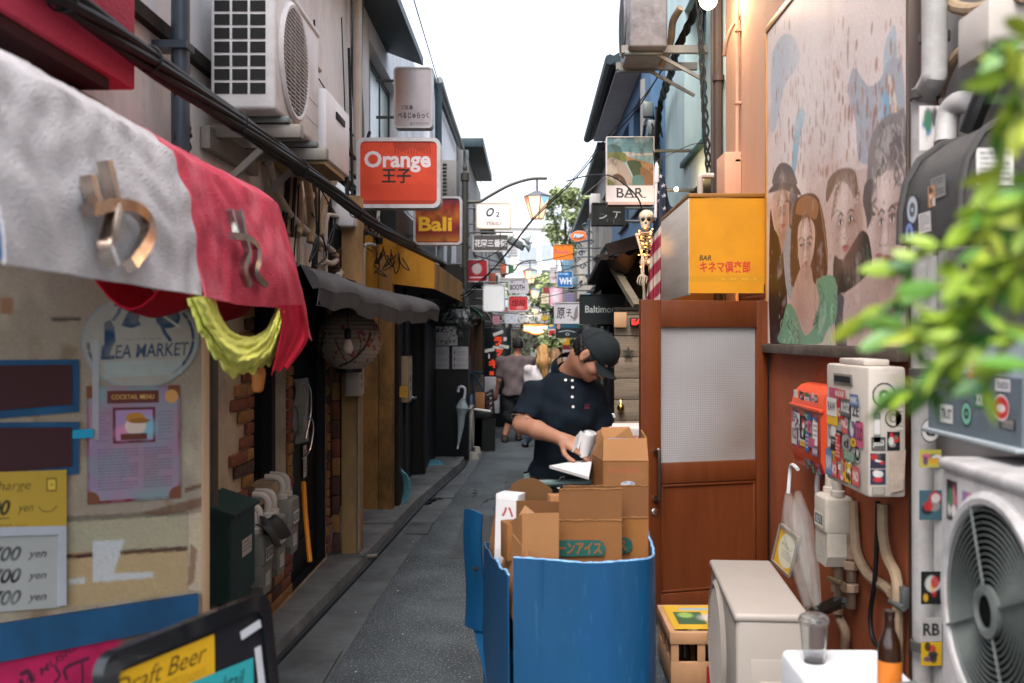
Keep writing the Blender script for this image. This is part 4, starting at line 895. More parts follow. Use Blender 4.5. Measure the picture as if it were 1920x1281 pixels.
# ------------------------------------------------------------------ air conditioner outdoor units (reused): length along local y, fan face towards +x
def aircon(name, label, loc, L=.82, R=None, D=.28, Hh=.6, rz=0., mat=acm, fan_y=-.12, group=None, guard='slats', dark=acd, fmat=None):
 t = thing(name, label, 'air conditioner', loc, group); o = _ORG[t]
 def T(mb): mb.T = Matrix.Translation(o); return mb
 mb = T(MB()); mb.box(-D / 2, D / 2, -L / 2, L / 2, 0, Hh, .018, 3); mb.box(-D / 2 - .006, D / 2 + .008, -L / 2 - .006, L / 2 + .006, Hh - .012, Hh + .022, .014, 3)
 for z in (.18, .36): mb.box(D / 2 - .0, D / 2 + .0025, fan_y + .28, L / 2 - .02, Hh * z, Hh * z + .004)
 mb.build('casing', mat, t)
 R = R or min(Hh * .42, .245); fc = V((D / 2, fan_y, Hh * .5))
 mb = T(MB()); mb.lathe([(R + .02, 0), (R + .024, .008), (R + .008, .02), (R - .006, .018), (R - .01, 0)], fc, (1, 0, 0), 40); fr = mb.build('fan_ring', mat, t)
 mb = T(MB()); mb.lathe([(R - .012, .002), (0, .002)], fc, (1, 0, 0), 32); mb.build('fan_dark_disc', dark, t)  # dark disc on solid casing, the fan well's shade put into its colour
 mb = T(MB())
 if guard == 'slats':
  n = 26
  for k in range(n):
   z = -R + 2 * R * (k + .5) / n; h = sqrt(max(0, R * R - z * z)) - .006
   mb.obox(fc + V((.012, 0, z)), (.01, 2 * h, .0055), Euler((.0, .35, 0)))
  for a in range(-2, 3):
   y = a * R * .36; h = sqrt(R * R - y * y) - .008; mb.box(D / 2 + .008, D / 2 + .012, fan_y + y - .003, fan_y + y + .003, fc.z - h, fc.z + h)
 else:
  n = 17
  for k in range(1, n + 1):
   rr_ = R * k / (n + .3); mb.tube([fc + V((.012, rr_ * cos(a), rr_ * sin(a))) for a in np.linspace(0, 2 * pi, 37)[:-1]], .0021, 5, closed=True)
  for k in range(4):
   a = 2 * pi * k / 4 + .4; mb.tube([fc + V((.018, .05 * cos(a), .05 * sin(a))), fc + V((.016, R * cos(a), R * sin(a)))], .0035, 5)
  mb.lathe([(.058, .012), (.06, .024), (.045, .03), (.036, .022)], fc, (1, 0, 0), 24); mb.mi = 1; mb.lathe([(.037, .02), (0, .02)], fc, (1, 0, 0), 20); mb.mi = 0
 mb.build('fan_guard', [fmat or mat, dark], t)
 mb = T(MB())
 for y in (-L * .32, L * .32): mb.box(-D / 2 + .02, D / 2 + .03, y - .03, y + .03, -.03, 0, .004)
 mb.pieces('foot', gutm, t)
 mb = T(MB())                    # coil grid on the near end
 nx, nz = 3, 8; w = (D - .05) / nx
 for i in range(nx):
  for k in range(nz): z0 = .07 + k * (Hh - .11) / nz; mb.box(-D / 2 + .02 + i * w, -D / 2 + .02 + (i + 1) * w - .012, -L / 2 - .0035, -L / 2 + .004, z0, z0 + (Hh - .11) / nz - .013)
 mb.build('coil_grid', dark, t)
 t.rotation_euler = (0, 0, rz)
 return t
u1 = aircon('outdoor_unit', 'cream air conditioner unit bracketed high on the wall above the black cables', (-1.285, 4.9, 2.71), L=.92, D=.29, Hh=.6, R=.258)
mb = MB()
for y in (4.62, 5.2): mb.box(-1.495, -1.06, y - .03, y + .03, 2.615, 2.677, .004)
mb.box(-1.49, -1.45, 4.5, 5.3, 2.55, 2.65); mb.beam((-1.48, 4.62, 2.35), (-1.15, 4.62, 2.655), .03, .03); mb.beam((-1.48, 5.2, 2.35), (-1.15, 5.2, 2.655), .03, .03)
mb.build('bracket', M('bracket_steel', '#8b857d', .5, metal=.4, var=.2), u1)
t = thing('water_heater', 'slim white heater box with a slot vent next to the high air conditioner', 'heater', (-1.3, 5.8, 2.7))
mb = MB(); mb.box(-1.49, -1.12, 5.46, 6.15, 2.68, 3.06, .01); mb.build('casing', M('heater_white', '#dcdce0', .45, var=.06), t)
mb = MB(); mb.box(-1.125, -1.112, 5.72, 5.98, 2.95, 2.99, .004); mb.build('vent', acd, t)
mb = MB(); mb.box(-1.45, -1.14, 5.5, 6.1, 2.65, 2.679); mb.build('base', M('heater_base', '#a58f66', .6), t)
for k in range(3):
 mb = MB(); x0 = (560, 595, 625)[k]; mb.tube([PXW(x0, 318 + 12 * k, -1.42), PXW(x0 - 3, 345, -1.46), PXW(x0 - 18, 385, -1.47), PXW(x0 - 25, 440, -1.47)], .03, 9, sm=4)
 tag(mb.build('lagged_pipe', lag), ('wrapped tan pipe under the near end of the high air conditioner', 'wrapped tan pipe under the middle of the white heater', 'wrapped tan pipe under the far end of the white heater')[k], 'pipe', 'wrapped pipes below the heater')
pl = ['pale wrapped pipe nearest the red cloth on the cream wall', 'wide wrapped pipe rising behind the red cloth', 'wrapped pipe with a red tag on the cream wall', 'thin tan pipe right of the red tag', 'brown bent pipe just above the dark awning', 'white elbow conduit dropping to the dark awning']
for k, (pts, rr_, m_) in enumerate([([(520, 300), (545, 340), (548, 400), (545, 425)], .028, lag), ([(545, 310), (558, 350), (560, 420), (556, 440)], .03, lag), ([(575, 330), (580, 370), (584, 420), (582, 455)], .026, lag), ([(590, 340), (596, 380), (600, 440), (598, 470)], .016, lag),
  ([(505, 305), (520, 360), (550, 410), (590, 445), (622, 470), (632, 484), (622, 494), (606, 490)], .022, lagw), ([(640, 420), (652, 440), (655, 470), (648, 500), (632, 520)], .026, lagw)]):
 mb = MB(); mb.tube([PXW(x, y, -1.46 + .02 * (k % 3)) for x, y in pts], rr_, 10, sm=5); tag(mb.build('wall_pipe', m_), pl[k], 'pipe', 'pipes on the cream wall')
mb = MB(); c = PXW(648, 402, -1.38); mb.box(-1.48, -1.3, c.y - .1, c.y + .35, c.z - .1, c.z + .09, .02);
for k in range(3): mb.box(-1.302, -1.296, c.y - .05, c.y + .3, c.z + .03 - .03 * k, c.z + .035 - .03 * k)
tag(mb.build('vent_hood', M('heater_white', '#d0cdd0')), 'small white vent hood below the heater at the cables', 'vent')
mb = MB(); p = [(585, 400), (598, 430), (592, 470), (580, 490), (600, 440), (612, 480), (590, 500)]
mb.tube([PXW(x, y, -1.4) for x, y in p], .006, 6, sm=5); mb.tube([PXW(x + 30, y - 20, -1.42) for x, y in p], .006, 6, sm=5); tag(mb.build('loose_cable', rubber), 'tangle of loose black cable on the cream wall', 'cable')
# ------------------------------------------------------------------ dark grey barrel awning
t = thing('fabric_awning', 'dark grey fabric awning sagging over the black shop door', 'awning', (-1.2, 6.5, 2.0))
def ga(u, v):
 y = 4.75 + 3.45 * u; xf = -1.0 + .235 * u ** 1.3; a = v * pi / 2; zt = 2.09 - .04 * u; zf = 1.93 - .03 * u + .01 * sin(8 * u)
 x = -1.48 + (xf + 1.48) * sin(a); z = zf + (zt - zf) * cos(a) ** .8 if v < 1 else zf
 x += (.012 * sin(u * 40) + .01 * sin(u * 17 + v * 5)) * v; z -= .03 * sin(pi * u) * v + .012 * sin(u * 26) * v
 return V((x, y, z))
gm = M('charcoal_canvas', '#4b4a4b', .85, var=.2, vs=4, dirt='#2b2a2b', da=.6, ds=2.5, bump=.25, bs=200, spec=.25)
mb = MB(); mb.grid(ga, 60, 20, .006); mb.build('canopy', gm, t)
mb = MB(); mb.grid(lambda u, v: ga(u, 1) + V((-.012 * v, 0, -.085 * v + .006 * sin(u * 50) * v)), 60, 4, .005); mb.build('valance', gm, t)
mb = MB(); mb.poly([ga(0, k / 12) for k in range(13)] + [V((-1.48, 4.75, 1.85)), V((-1.0, 4.75, 1.85))]); mb.build('end_panel', M('charcoal_end', '#3b3739', .9, var=.25, vs=4), t)
# ------------------------------------------------------------------ stained yellow awning box
t = thing('box_awning', 'rust stained yellow sheet awning over the tan shop front', 'awning', (-1.1, 11, 2.3))
yel = M('stained_yellow', '#b07a1c', .6, var=.25, vs=2.4, dirt='#35210f', da=.9, ds=1.5, st=(1, 1, .5))
A = [(-1.42, 2.64), (-.9, 2.388), (-.9, 2.14), (-1.42, 2.2)]
mb = MB(); n_ = [V((x, 9.3, z)) for x, z in A]; f_ = [V((x + .02, 12.9, z)) for x, z in A]
mb.add(n_ + f_, [[3, 2, 1, 0], [4, 5, 6, 7], [0, 1, 5, 4], [1, 2, 6, 5]]); mb.build('shell', yel, t, smooth=0)
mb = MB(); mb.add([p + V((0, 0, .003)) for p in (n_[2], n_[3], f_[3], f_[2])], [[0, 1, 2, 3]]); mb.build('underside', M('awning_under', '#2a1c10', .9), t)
mb = MB(); mb.box(-1.5, -1.43, 9.0, 9.29, 2.1, 2.7); mb.build('backing', yel, t)
mb = MB();
for k in range(9): p = P(705 + 14 * (k % 4), 462 + 6 * (k % 5), 9.1); mb.tube([p, p + V((.03 * sin(k), .02, -.1)), p + V((.1 * sin(k * 2), 0, -.16)), p + V((.05 * cos(k), 0, -.05))], .006, 5, sm=4)
p = P(711, 452, 9.1); mb.lathe([(.0, -.03), (.03, -.03), (.035, .03), (0, .03)], p, n=10)
tag(mb.build('cable_coil', rubber), 'coil of black cable hung at the near end of the yellow awning', 'cable')
t = thing('dome_awning', 'black dome shaped fabric awning just past the yellow awning', 'awning', (-1.0, 13.2, 2.4))
mb = MB(); mb.grid(lambda u, v: V((-1.28 + .42 * sin(v * pi / 2), 13.0 + .9 * u, 2.1 + .45 * cos(v * pi / 2) - .03 * sin(u * 9) * v)), 12, 10, .006); mb.build('canopy', M('black_canvas', '#3b393c', .8, var=.2), t)
# ------------------------------------------------------------------ paper lantern, hanging bulb
t = thing('paper_lantern', 'round paper lantern painted with plum branches in front of the beige post', 'lantern', tuple(P(655, 637, 6.95)))
c = P(655, 637, 6.95); R = .222
cv = Canvas(6.28, 2.4, 42, '#a89a8c'); rl = random.Random(3)
for base in (0., 1.6, 3.1, 4.7):
 trunk = [(base + .2, 2.2), (base + .7, 2.02), (base + 1.0, 1.8), (base + 1.3, 1.4), (base + 1.5, 1.0)]; cv.line(trunk, .09, '#1c1a1e', 1, 5)
 for q in ([(base + 1.0, 1.8), (base + 1.15, 1.4), (base + 1.05, .95)], [(base + .7, 2.02), (base + .5, 1.6), (base + .35, 1.2)], [(base + 1.3, 1.4), (base + 1.6, 1.2), (base + 1.8, .7)]): cv.line(q, .035, '#1c1a1e', 1, 5)
 for k in range(34):
  x = base + rl.uniform(.1, 1.7); y = rl.uniform(.75, 2.1); s_ = rl.uniform(.03, .07); cv.ell(x, y, s_, s_, '#8f2a2c', .85, .4); cv.ell(x + .01, y, s_ * .4, s_ * .4, '#b4453f', .8)
for k in range(16): cv.rect(0, .1 + k * .15, 6.28, .112 + k * .15, '#7d7166', .7)
def sph(fx, fy):
 a = fx * 2 * pi - .6; b = pi * (.12 + .76 * fy); rr_ = R * (1 + .012 * np.cos(fy * 16 * 2 * pi)); return np.stack([rr_ * np.sin(b) * np.sin(a), -rr_ * np.sin(b) * np.cos(a), rr_ * .98 * np.cos(b)], -1)
cv.build('shade', paint, c, (0, 0, 0), (0, 0, 0), t, sph)
mb = MB();
for z in (.2, -.215): mb.lathe([(.075, -.012), (.09, -.012), (.09, .012), (.075, .012), (.075, -.012)], c + Z_ * z, n=24)
mb.pieces('rim', blk, t)
mb = MB(); mb.tube([c + Z_ * .2, c + V((0, 0, .42))], .004, 6); mb.build('cord', rubber, t)
t = thing('hanging_bulb', 'unlit white bulb hanging on a cord in front of the paper lantern', 'bulb', tuple(P(652, 645, 6.3)))
c = P(652, 648, 6.3); mb = MB(); mb.lathe([(0, -.052), (.02, -.048), (.034, -.03), (.036, -.012), (.028, .012), (.018, .035), (.016, .045), (0, .045)], c, n=18); mb.build('glass', M('opal_glass', '#cfc0b2', .25, var=0, spec=.5), t)
mb = MB(); mb.lathe([(.017, .04), (.02, .045), (.02, .06), (.022, .062), (.022, .095), (.012, .11), (0, .11)], c, n=16); mb.tube([c + Z_ * .1, c + Z_ * .32], .004, 6); mb.build('socket', blk, t)
# ------------------------------------------------------------------ boxes and notices on posts, meters, hoses along the left wall
t = thing('letter_box', 'pale grey paper covered box below the paper lantern', 'box', (-1.29, 7.3, 1.35))
mb = MB(); mb.box(-1.335, -1.24, 7.18, 7.42, 1.265, 1.47, .004); mb.build('body', M('grey_box', '#99948c', .7, var=.1), t)
cv = Canvas(1, 1.3, 40, '#a9a49c'); cv.text('茶房', .5, .45, .5, .3, '#3a322a', .02); cv.text('あり', .5, .85, .45, .2, '#3a322a', .02); cv.rect(.35, .05, .6, .2, '#15171a')
cv.build('face', paint, (-1.2385, 7.2, 1.465), (0, .2, 0), (0, 0, -.195), t)
t = thing('sign_box', 'narrow tan box sign on the dark post past the tan wall', 'sign', (-1.25, 9.8, 1.3))
mb = MB(); mb.box(-1.27, -1.19, 9.7, 10.0, 1.05, 1.5, .005); mb.build('body', M('tan_box', '#8f7a5f', .7, var=.15), t)
cv = Canvas(1, 1.6, 36, '#b3a592');
for k in range(3): cv.text('酒肴屋'[k], .5, .35 + .45 * k, .4, .32, '#2c2118', .04)
cv.build('face', paint, (-1.188, 9.73, 1.48), (0, .24, 0), (0, 0, -.41), t)
cv = Canvas(1, 2, 24, '#b98a2c'); cv.scribble(.1, .2, .9, 1.8, 5, '#3a2a10', .8)
tag(cv.build('sticker', paint, P(749, 725, 9.4), (.08, 0, 0), (0, 0, -.1)), 'small orange sticker under the narrow tan box sign', 'sticker')
t = thing('green_cabinet', 'dark green metal cabinet low on the brick wall', 'cabinet', (-1.43, 4.7, .7))
mb = MB(); mb.box(-1.495, -1.34, 4.45, 4.84, .5, .9, .006); mb.add([(-1.5, 4.44, .96), (-1.5, 4.85, .96), (-1.32, 4.85, .9), (-1.32, 4.44, .9), (-1.5, 4.44, .905), (-1.5, 4.85, .905), (-1.32, 4.85, .885), (-1.32, 4.44, .885)], [[3, 2, 1, 0], [0, 1, 5, 4], [1, 2, 6, 5], [2, 3, 7, 6], [3, 0, 4, 7]])
mb.build('body', M('bottle_green', '#183430', .55, var=.2, dirt='#0b1715', da=.5), t, smooth=0)
cv = Canvas(1, .7, 40, '#a9a298'); cv.scribble(.1, .12, .9, .6, 3, '#222', .9); cv.build('label', paint, (-1.3385, 4.62, .75), (0, .16, 0), (0, 0, -.08), t)
mb = MB(); mb.box(-1.495, -1.35, 4.5, 4.8, 0.03, .497); mb.build('lower_box', M('bottle_green', ''), t)
def gas_meter(loc, s=1., label=None, group=None, mat=None):
 t = thing('gas_meter', label, 'gas meter', loc, group); o = _ORG[t]; x, y, z = o
 gm_ = mat or M('meter_grey', '#77736a', .55, var=.15, vs=5, dirt='#46413a', da=.6, ds=4)
 mb = MB(); mb.box(x - .07 * s, x + .07 * s, y - .1 * s, y + .1 * s, z + .12 * s, z + .3 * s, .025 * s, 3)
 pr = [(-.095, .13), (.095, .13), (.095, .02), (.07, -.03), (-.07, -.03), (-.095, .02)]
 mb.prism([(a * s, b * s) for a, b in pr], (x + .06 * s, y, z), Y_, Z_, .12 * s); mb.build('case', gm_, t, smooth=25)
 cv = Canvas(1, .55, 30, '#c9c4b8'); cv.rect(.1, .12, .9, .45, '#1d2b2e'); cv.text('0275', .5, .28, .6, .22, '#c9d0cf', .02)
 cv.build('dial', paint, (x + .0725 * s, y - .07 * s, z + .22 * s), (0, .14 * s, 0), (0, 0, -.07 * s), t)
 cv = Canvas(1, 1, 26, '#b5b3ab'); cv.scribble(.1, .1, .9, .9, 4, '#333', .8); cv.build('label', paint, (x + .0615 * s, y - .04 * s, z + .08 * s), (0, .09 * s, 0), (0, 0, -.07 * s), t)
 for dy in (-.06, .06):
  mb = MB(); mb.lathe([(.028 * s, 0), (.034 * s, .004), (.034 * s, .03 * s), (.024 * s, .034 * s), (.024 * s, .05 * s)], (x, y + dy * s, z + .295 * s), n=14)
  mb.tube([(x, y + dy * s, z + .33 * s), (x, y + dy * s, z + .39 * s), (x - .03 * s, y + dy * s, z + .42 * s), (x - .1 * s, y + dy * s, z + .425 * s)], .021 * s, 10, sm=4); mb.build('pipe', lagw, t)
 return t
gas_meter((-1.4, 5.08, .42), .95, 'grubby grey gas meter beside the green cabinet', 'gas meters on the brick wall'); gas_meter((-1.4, 5.36, .45), .95, 'middle gas meter with a pale label low on the brick wall', 'gas meters on the brick wall'); gas_meter((-1.4, 5.66, .5), .95, 'gas meter next to the orange pole', 'gas meters on the brick wall')
mb = MB(); c = V((-1.33, 5.1, .74)); mb.grid(lambda u, v: c + V((.05 - .09 * u + .02 * sin(v * 9), .3 * (v - .5), .045 - .1 * (1 - u) ** 2 - .03 * abs(sin(v * 7)) - .05 * abs(v - .5))), 10, 14, .006); tag(mb.build('black_cloth', rubber), 'crumpled black rag thrown over the nearest gas meter', 'rag')
mb = MB(); mb.tube([PXW(569, 905, -1.46), PXW(572, 960, -1.42), PXW(581, 1054, -1.36)], .016, 10); tag(mb.build('pole', M('orange_pole', '#d9850f', .4, var=.1)), 'orange pole leaning by the black shop door', 'pole')
cv = Canvas(1, 4, 26, '#c9791c'); cv.noise('#6a3c0f', 5, .5, .7, .6)
for k in range(6): cv.text('ガス管注意中'[k], .5, .6 + .55 * k, .5, .4, '#2a1a0a', .04)
tag(cv.build('warning_strip', paint, (-1.555, 6.3, .86), (0, .13, 0), (0, 0, -.56)), 'orange warning strip with black characters on the black door', 'notice')
for k, (y, z, l) in enumerate(((6.36, .92, 'white notice above the orange warning strip on the black door'), (6.78, .95, 'narrow white notice at the right of the black door'))):
 cv = Canvas(1, 2.2, 30, '#b6b3ae'); cv.text('禁煙' if k else '止', .5, .5, .6, .5, '#8a2a2a' if k else '#333'); cv.scribble(.15, 1, .85, 2, 4, '#444', .8)
 tag(cv.build('notice', paint, (-1.548, y, z), (0, .1, 0), (0, 0, -.22)), l, 'notice')
t = thing('plastic_bag', 'clear plastic bag with wire hoops hanging on the black door', 'bag', (-1.5, 6.6, 1.2))
mb = MB(); mb.grid(lambda u, v: V((-1.53 + .05 * sin(pi * u) + .012 * sin(u * 23 + v * 9), 6.42 + .32 * u + .02 * sin(v * 7), 1.42 - .42 * v)), 14, 14); mb.build('film', M('clear_film', '#dfe4e6', .12, alpha=.22, var=0, spec=.8), t)
mb = MB(); mb.tube([(-1.5, 6.46, 1.4), (-1.47, 6.62, 1.36), (-1.47, 6.66, 1.2), (-1.48, 6.55, 1.02)], .006, 6, sm=6); mb.tube([(-1.49, 6.5, 1.18), (-1.46, 6.68, 1.12), (-1.47, 6.64, .95), (-1.49, 6.5, .9)], .006, 6, sm=6); mb.build('wire_hoop', steel, t)
t = thing('hose_coil', 'coil of pale blue hose hung by the black door post', 'hose', (-1.22, 9.75, .5)); mb = MB()
for k in range(5):
 cx = P(746, 912, 9.7); mb.tube([cx + V((.02 * k * .5 + (.06 + .008 * k) * cos(a), -.02 * k, (.2 - .012 * k) * sin(a))) for a in np.linspace(0, 6.28, 25)[:-1]], .0065, 7, closed=True)
mb.build('hose', M('blue_hose', '#5f9aa5', .45, var=.1), t)
mb = MB(); c = P(780, 915, 11.0); mb.tube([c, c + V((.05, 0, 0)), c + V((.1, .0, -.01)), c + V((.12, 0, -.06)), c + V((.06, 0, -.1)), c + V((-.02, 0, -.09))], .022, 8, sm=4); tag(mb.build('pipe_offcut', M('grey_pipe', '#8d8c86', .5)), 'short grey pipe bend lying on the kerb by the black door', 'pipe')
mb = MB(); c = PG(813, 882); mb.obox(c + V((0, 0, .09)), (.24, .3, .03), Euler((.1, .05, .2)), .004); tag(mb.build('plastic_mat', M('turquoise', '#4f8a98', .5)), 'turquoise plastic mat at the foot of the black menu wall', 'mat')
# ------------------------------------------------------------------ the black menu wall: papers, umbrella, light, twigs
def wallpaper(name, label, cat_, cv, x0, y0, x1, y1, Y, group=None, mat=paint):
 a, b, c = P(x0, y0, Y), P(x1, y0, Y), P(x0, y1, Y); o = cv.build(name, mat, a, b - a, c - a); return tag(o, label, cat_, group)
cv = Canvas(2.0, 1.25, 60, '#b5b2b4'); cv.text('談侠', .9, .26, .8, .3, '#15171a', .04); cv.text('cover charge', .85, .55, 1.0, .1, '#8c3a3a'); cv.text('one drink', .95, .72, .9, .1, '#8c3a3a'); cv.text('日本酒あります', 1.0, .98, 1.75, .26, '#15171a', .02); cv.line([(.5, 1.17), (1.4, 1.17)], .03, '#8c3a3a')
wallpaper('menu_sign', 'white sign with brush characters on the black end wall', 'sign', cv, 799, 612, 858, 648, 13.42)
for k, (a, b, l) in enumerate(((790, 808, 'leftmost white menu sheet, cut off by the door post'), (812, 842, 'white menu sheet with dark bottles in the middle of the three'), (848, 878, 'white menu sheet at the outer edge of the black wall'))):
 cv = Canvas(1, 1.4, 60, '#b7b4b6'); cv.text('銘酒', .5, .12, .2, .07, '#222', .02); cv.scribble(.26, .28, .92, .6, 6, '#555', .7, .4, k); cv.scribble(.26, .75, .92, .95, 4, '#555', .7, .4, k + 3); cv.scribble(.26, 1.08, .92, 1.28, 4, '#555', .7, .4, k + 6)
 for y in (.4, .8, 1.2): cv.ell(.14, y, .045, .1, '#4a3a2a' if k == 1 else '#8a6a55'); cv.rect(.12, y - .16, .16, y, '#4a3a2a')
 wallpaper('menu_sheet', l, 'menu', cv, a, 650, b, 692, 13.42, 'menu sheets on the black wall')
cv = Canvas(1, 6, 20, '#b8a078'); cv.scribble(.2, .5, .8, 5.5, 8, '#4a3a22', .8)
o = cv.build('paper_strip', paint, P(784, 660, 11.9), (.07, 0, 0), (0, 0, -.3), None, lambda fx, fy: np.stack([-.03 * np.sin(pi * fy) + 0 * fx, -.02 * np.sin(pi * fy) + 0 * fx, 0 * fx], -1)); tag(o, 'curling buff paper strip on the door post', 'notice')
t = thing('umbrella', 'closed clear umbrella hanging on the black wall by its white hook', 'umbrella', tuple(P(866, 780, 13.2)))
q = lambda x, y, Y=13.2: P(x, y, Y)
mb = MB(); mb.tube([q(859, 735), q(860, 728), q(865, 725), q(871, 728), q(872, 736), q(870, 748)], .018, 8, sm=5); mb.build('handle', M('white_plastic', '#cfcfd2', .35, var=.03), t)
mb = MB(); prof = [(870, 747, 4), (868, 752, 6), (867, 765, 13), (865, 778, 8), (864, 800, 6), (861, 825, 3.2), (859, 836, 2)]
mb.tube([q(x, y) for x, y, _ in prof], [w * 13.2 / F for *_, w in prof], 9); mb.build('canopy', M('clear_vinyl', '#9aa6a9', .2, alpha=.92, var=.15, vs=20, spec=.6), t, smooth=0)
mb = MB(); mb.tube([q(859, 835), q(858, 842)], .012, 7); mb.build('tip', M('white_plastic', ''), t)
t = thing('hanging_twigs', 'dark leafy twigs hanging over the corner of the black wall', 'plant', tuple(P(850, 590, 12.8))); rt = random.Random(6)
mb = MB(); lf = MB()
for k in range(34):
 a = P(rt.uniform(800, 885), rt.uniform(565, 588), rt.uniform(12.4, 13.3)); d = V((rt.uniform(-.15, .15), rt.uniform(-.1, .1), -rt.uniform(.12, .42)))
 pts = [a, a + d * .5 + V((rt.uniform(-.05, .05), 0, 0)), a + d]; mb.tube(pts, .005, 4, sm=3)
 for j in range(7):
  p = pts[0].lerp(pts[2], rt.random()) + V((rt.uniform(-.04, .04), rt.uniform(-.04, .04), 0)); u = V((rt.gauss(0, 1), rt.gauss(0, .5), rt.gauss(0, 1))).normalized() * .035; w = u.orthogonal().normalized() * .012
  lf.add([p - u, p + w, p + u, p - w], [[0, 1, 2, 3]])
mb.build('twig', darkw, t); lf.build('leaves', M('dark_leaf', '#1d2a1c', .5, var=.3), t, smooth=0)
mb = MB(); a, b = P(830, 580, 13.1), P(884, 606, 13.1)
mb.box(a.x, b.x - .02, 13.0, 13.05, b.z, a.z, .02); tag(mb.build('lit_sign', M('pale_sign', '#aeb3b4', .5, var=.1)), 'pale round cornered sign behind the hanging twigs', 'sign')
# ------------------------------------------------------------------ box signs facing up the alley
casew = M('sign_case', '#c4c3c6', .45, var=.1, vs=4, dirt='#6e6257', da=.5, ds=4)
def box_sign(name, label, x0, y0, x1, y1, Y, bg, draw, depth=.14, r=6, fw=6, case=None, mat=None, wall=None, res=11, group=None, cat_='sign', mask=None, n_br=2):
 """x0..y1 in photo pixels at distance Y; draw(canvas) works in pixels relative to the face's corner"""
 k = Y / F; a = P(x0, y0, Y); c = P((x0 + x1) / 2, (y0 + y1) / 2, Y); w, h = (x1 - x0) * k, (y1 - y0) * k
 t = thing(name, label, cat_, tuple(c), group); case = case or casew
 mb = MB(); out_ = rrect(w, h, r * k); inn_ = rrect(w - 2 * fw * k, h - 2 * fw * k, max(.5, r - fw * .6) * k)
 mb.frame(out_, inn_, c, X_, Z_, .02); mb.prism(out_, c + V((0, .02, 0)), X_, Z_, depth - .02); mb.build('case', case, t, smooth=40)
 W, Hh = x1 - x0 - 2 * fw, y1 - y0 - 2 * fw; cv = Canvas(W, Hh, 2.4 if W < 80 else 1.5, bg); draw(cv)
 R = max(.5, r - fw * .6) * k; fwid, fhei = W * k, Hh * k
 def msk(u, v):
  qx = np.maximum(np.abs(u - .5) * fwid - (fwid / 2 - R), 0); qy = np.maximum(np.abs(v - .5) * fhei - (fhei / 2 - R), 0); return np.hypot(qx, qy) <= R * 1.03
 cv.build('face', mat or paint, c + V((-W * k / 2, .008, Hh * k / 2)), X_ * (W * k), Z_ * (-Hh * k), t, mask=msk)
 if wall is not None:
  mb = MB()
  for q in range(n_br):
   z = c.z + h * (.3 if q == 0 else -.3); xa = c.x - w / 2 if wall < c.x else c.x + w / 2
   mb.tube([(xa, Y + depth * .5, z), (wall, Y + depth * .5, z)], .014, 6)
  mb.pieces('bracket', gutm, t)
 return t
def T_(cv, s, cx, cy, w, h, col, bold=.02, shear=0, op=1.): cv.text(s, cx, cy, w, h, col, bold, shear, op)
def d_orange(cv):
 cv.noise('#b8371f', 3, .5, .75, .6); cv.rect(0, 80, 150, 120, '#c23a22', .5)
 for k in range(26): x = 62 + k * 2.7; cv.rect(x, 0, x + 2.2, 10 + 14 * abs(sin(k * 1.7)), '#4a1d14', .55)
 T_(cv, 'Orange', 70, 38, 124, 40, '#d9d2d6', .03); T_(cv, '王子', 68, 65, 54, 27, '#25221f', .025); cv.rect(2, 110, 144, 118, '#6b2016', .5)
box_sign('box_sign', 'large orange box sign lettered Orange in white', 668, 258, 826, 390, 8.0, '#d54a2b', d_orange, .18, 14, 7, wall=-1.5)
def d_bali(cv):
 for k in range(80):
  y = k; t_ = k / 80; c = ((.06, .02, .05), (.36, .035, .012), (.5, .13, .012), (.25, .022, .012), (.2, .02, .01), (.42, .17, .02)); i = min(4, int(t_ * 5)); f = t_ * 5 - i
  cv.rect(0, y, 90, y + 1.05, tuple(c[i][q] * (1 - f) + c[i + 1][q] * f for q in range(3)))
 cv.noise('#3a1422', 6, .55, .75, .5); T_(cv, 'Bali', 37, 48, 62, 27, '#e6b32b', .03)
box_sign('box_sign', 'dark red and orange sunset box sign lettered Bali in yellow', 775, 368, 866, 459, 10.5, '#8f2a1c', d_bali, .14, 8, 4, wall=-1.5)
def d_bel(cv):
 cv.noise('#8a5a34', 3, .4, .7, .0); cv.ell(0, 40, 22, 60, '#8f6238', .75, 1.2); cv.noise('#9a9396', 4, .5, .8, .5)
 T_(cv, '酒乱童', 22, 73, 22, 8, '#2a2a30', .02); T_(cv, 'べるじゅらっく', 34, 88, 58, 12, '#20202a', .03); T_(cv, '☎3200-5195', 44, 103, 36, 5, '#3a3a40', .0)
box_sign('box_sign', 'weathered pale box sign with black brushed kana high on the left', 738, 125, 811, 240, 9.6, '#b1aaae', d_bel, .15, 8, 3, wall=-1.5)
def d_o2(cv): T_(cv, 'O', 25, 16, 15, 17, '#0c2038', .035, .35); T_(cv, '2', 39, 20, 7, 10, '#0c2038', .03); T_(cv, 'YEBISU', 31, 37, 28, 7, '#6a3020', .02); cv.rect(18, 31, 44, 32, '#c9a890', .6)
box_sign('lit_sign', 'small white lit sign with navy O2 beside the first street lamp', 892, 380, 958, 429, 15.2, '#e0dcd6', d_o2, .12, 5, 2, M('warm_case', '#cdbb9c', .5), paintl, wall=-1.2)
def d_hana(cv):
 T_(cv, '花園三番街', 33, 15, 60, 14, '#d2cdcf', .02); cv.line([(3, 1), (63, 1)], 1, '#bdb8b6'); cv.line([(3, 29), (63, 29)], 1, '#bdb8b6'); cv.line([(1, 3), (1, 27)], 1, '#bdb8b6'); cv.line([(65, 3), (65, 27)], 1, '#bdb8b6')
box_sign('street_sign', 'dark grey street name sign with five white characters hanging from the lamp post', 886, 440, 954, 472, 14.6, '#494542', d_hana, .03, 4, 1, M('sign_edge', '#b9b5b3', .5), wall=None)
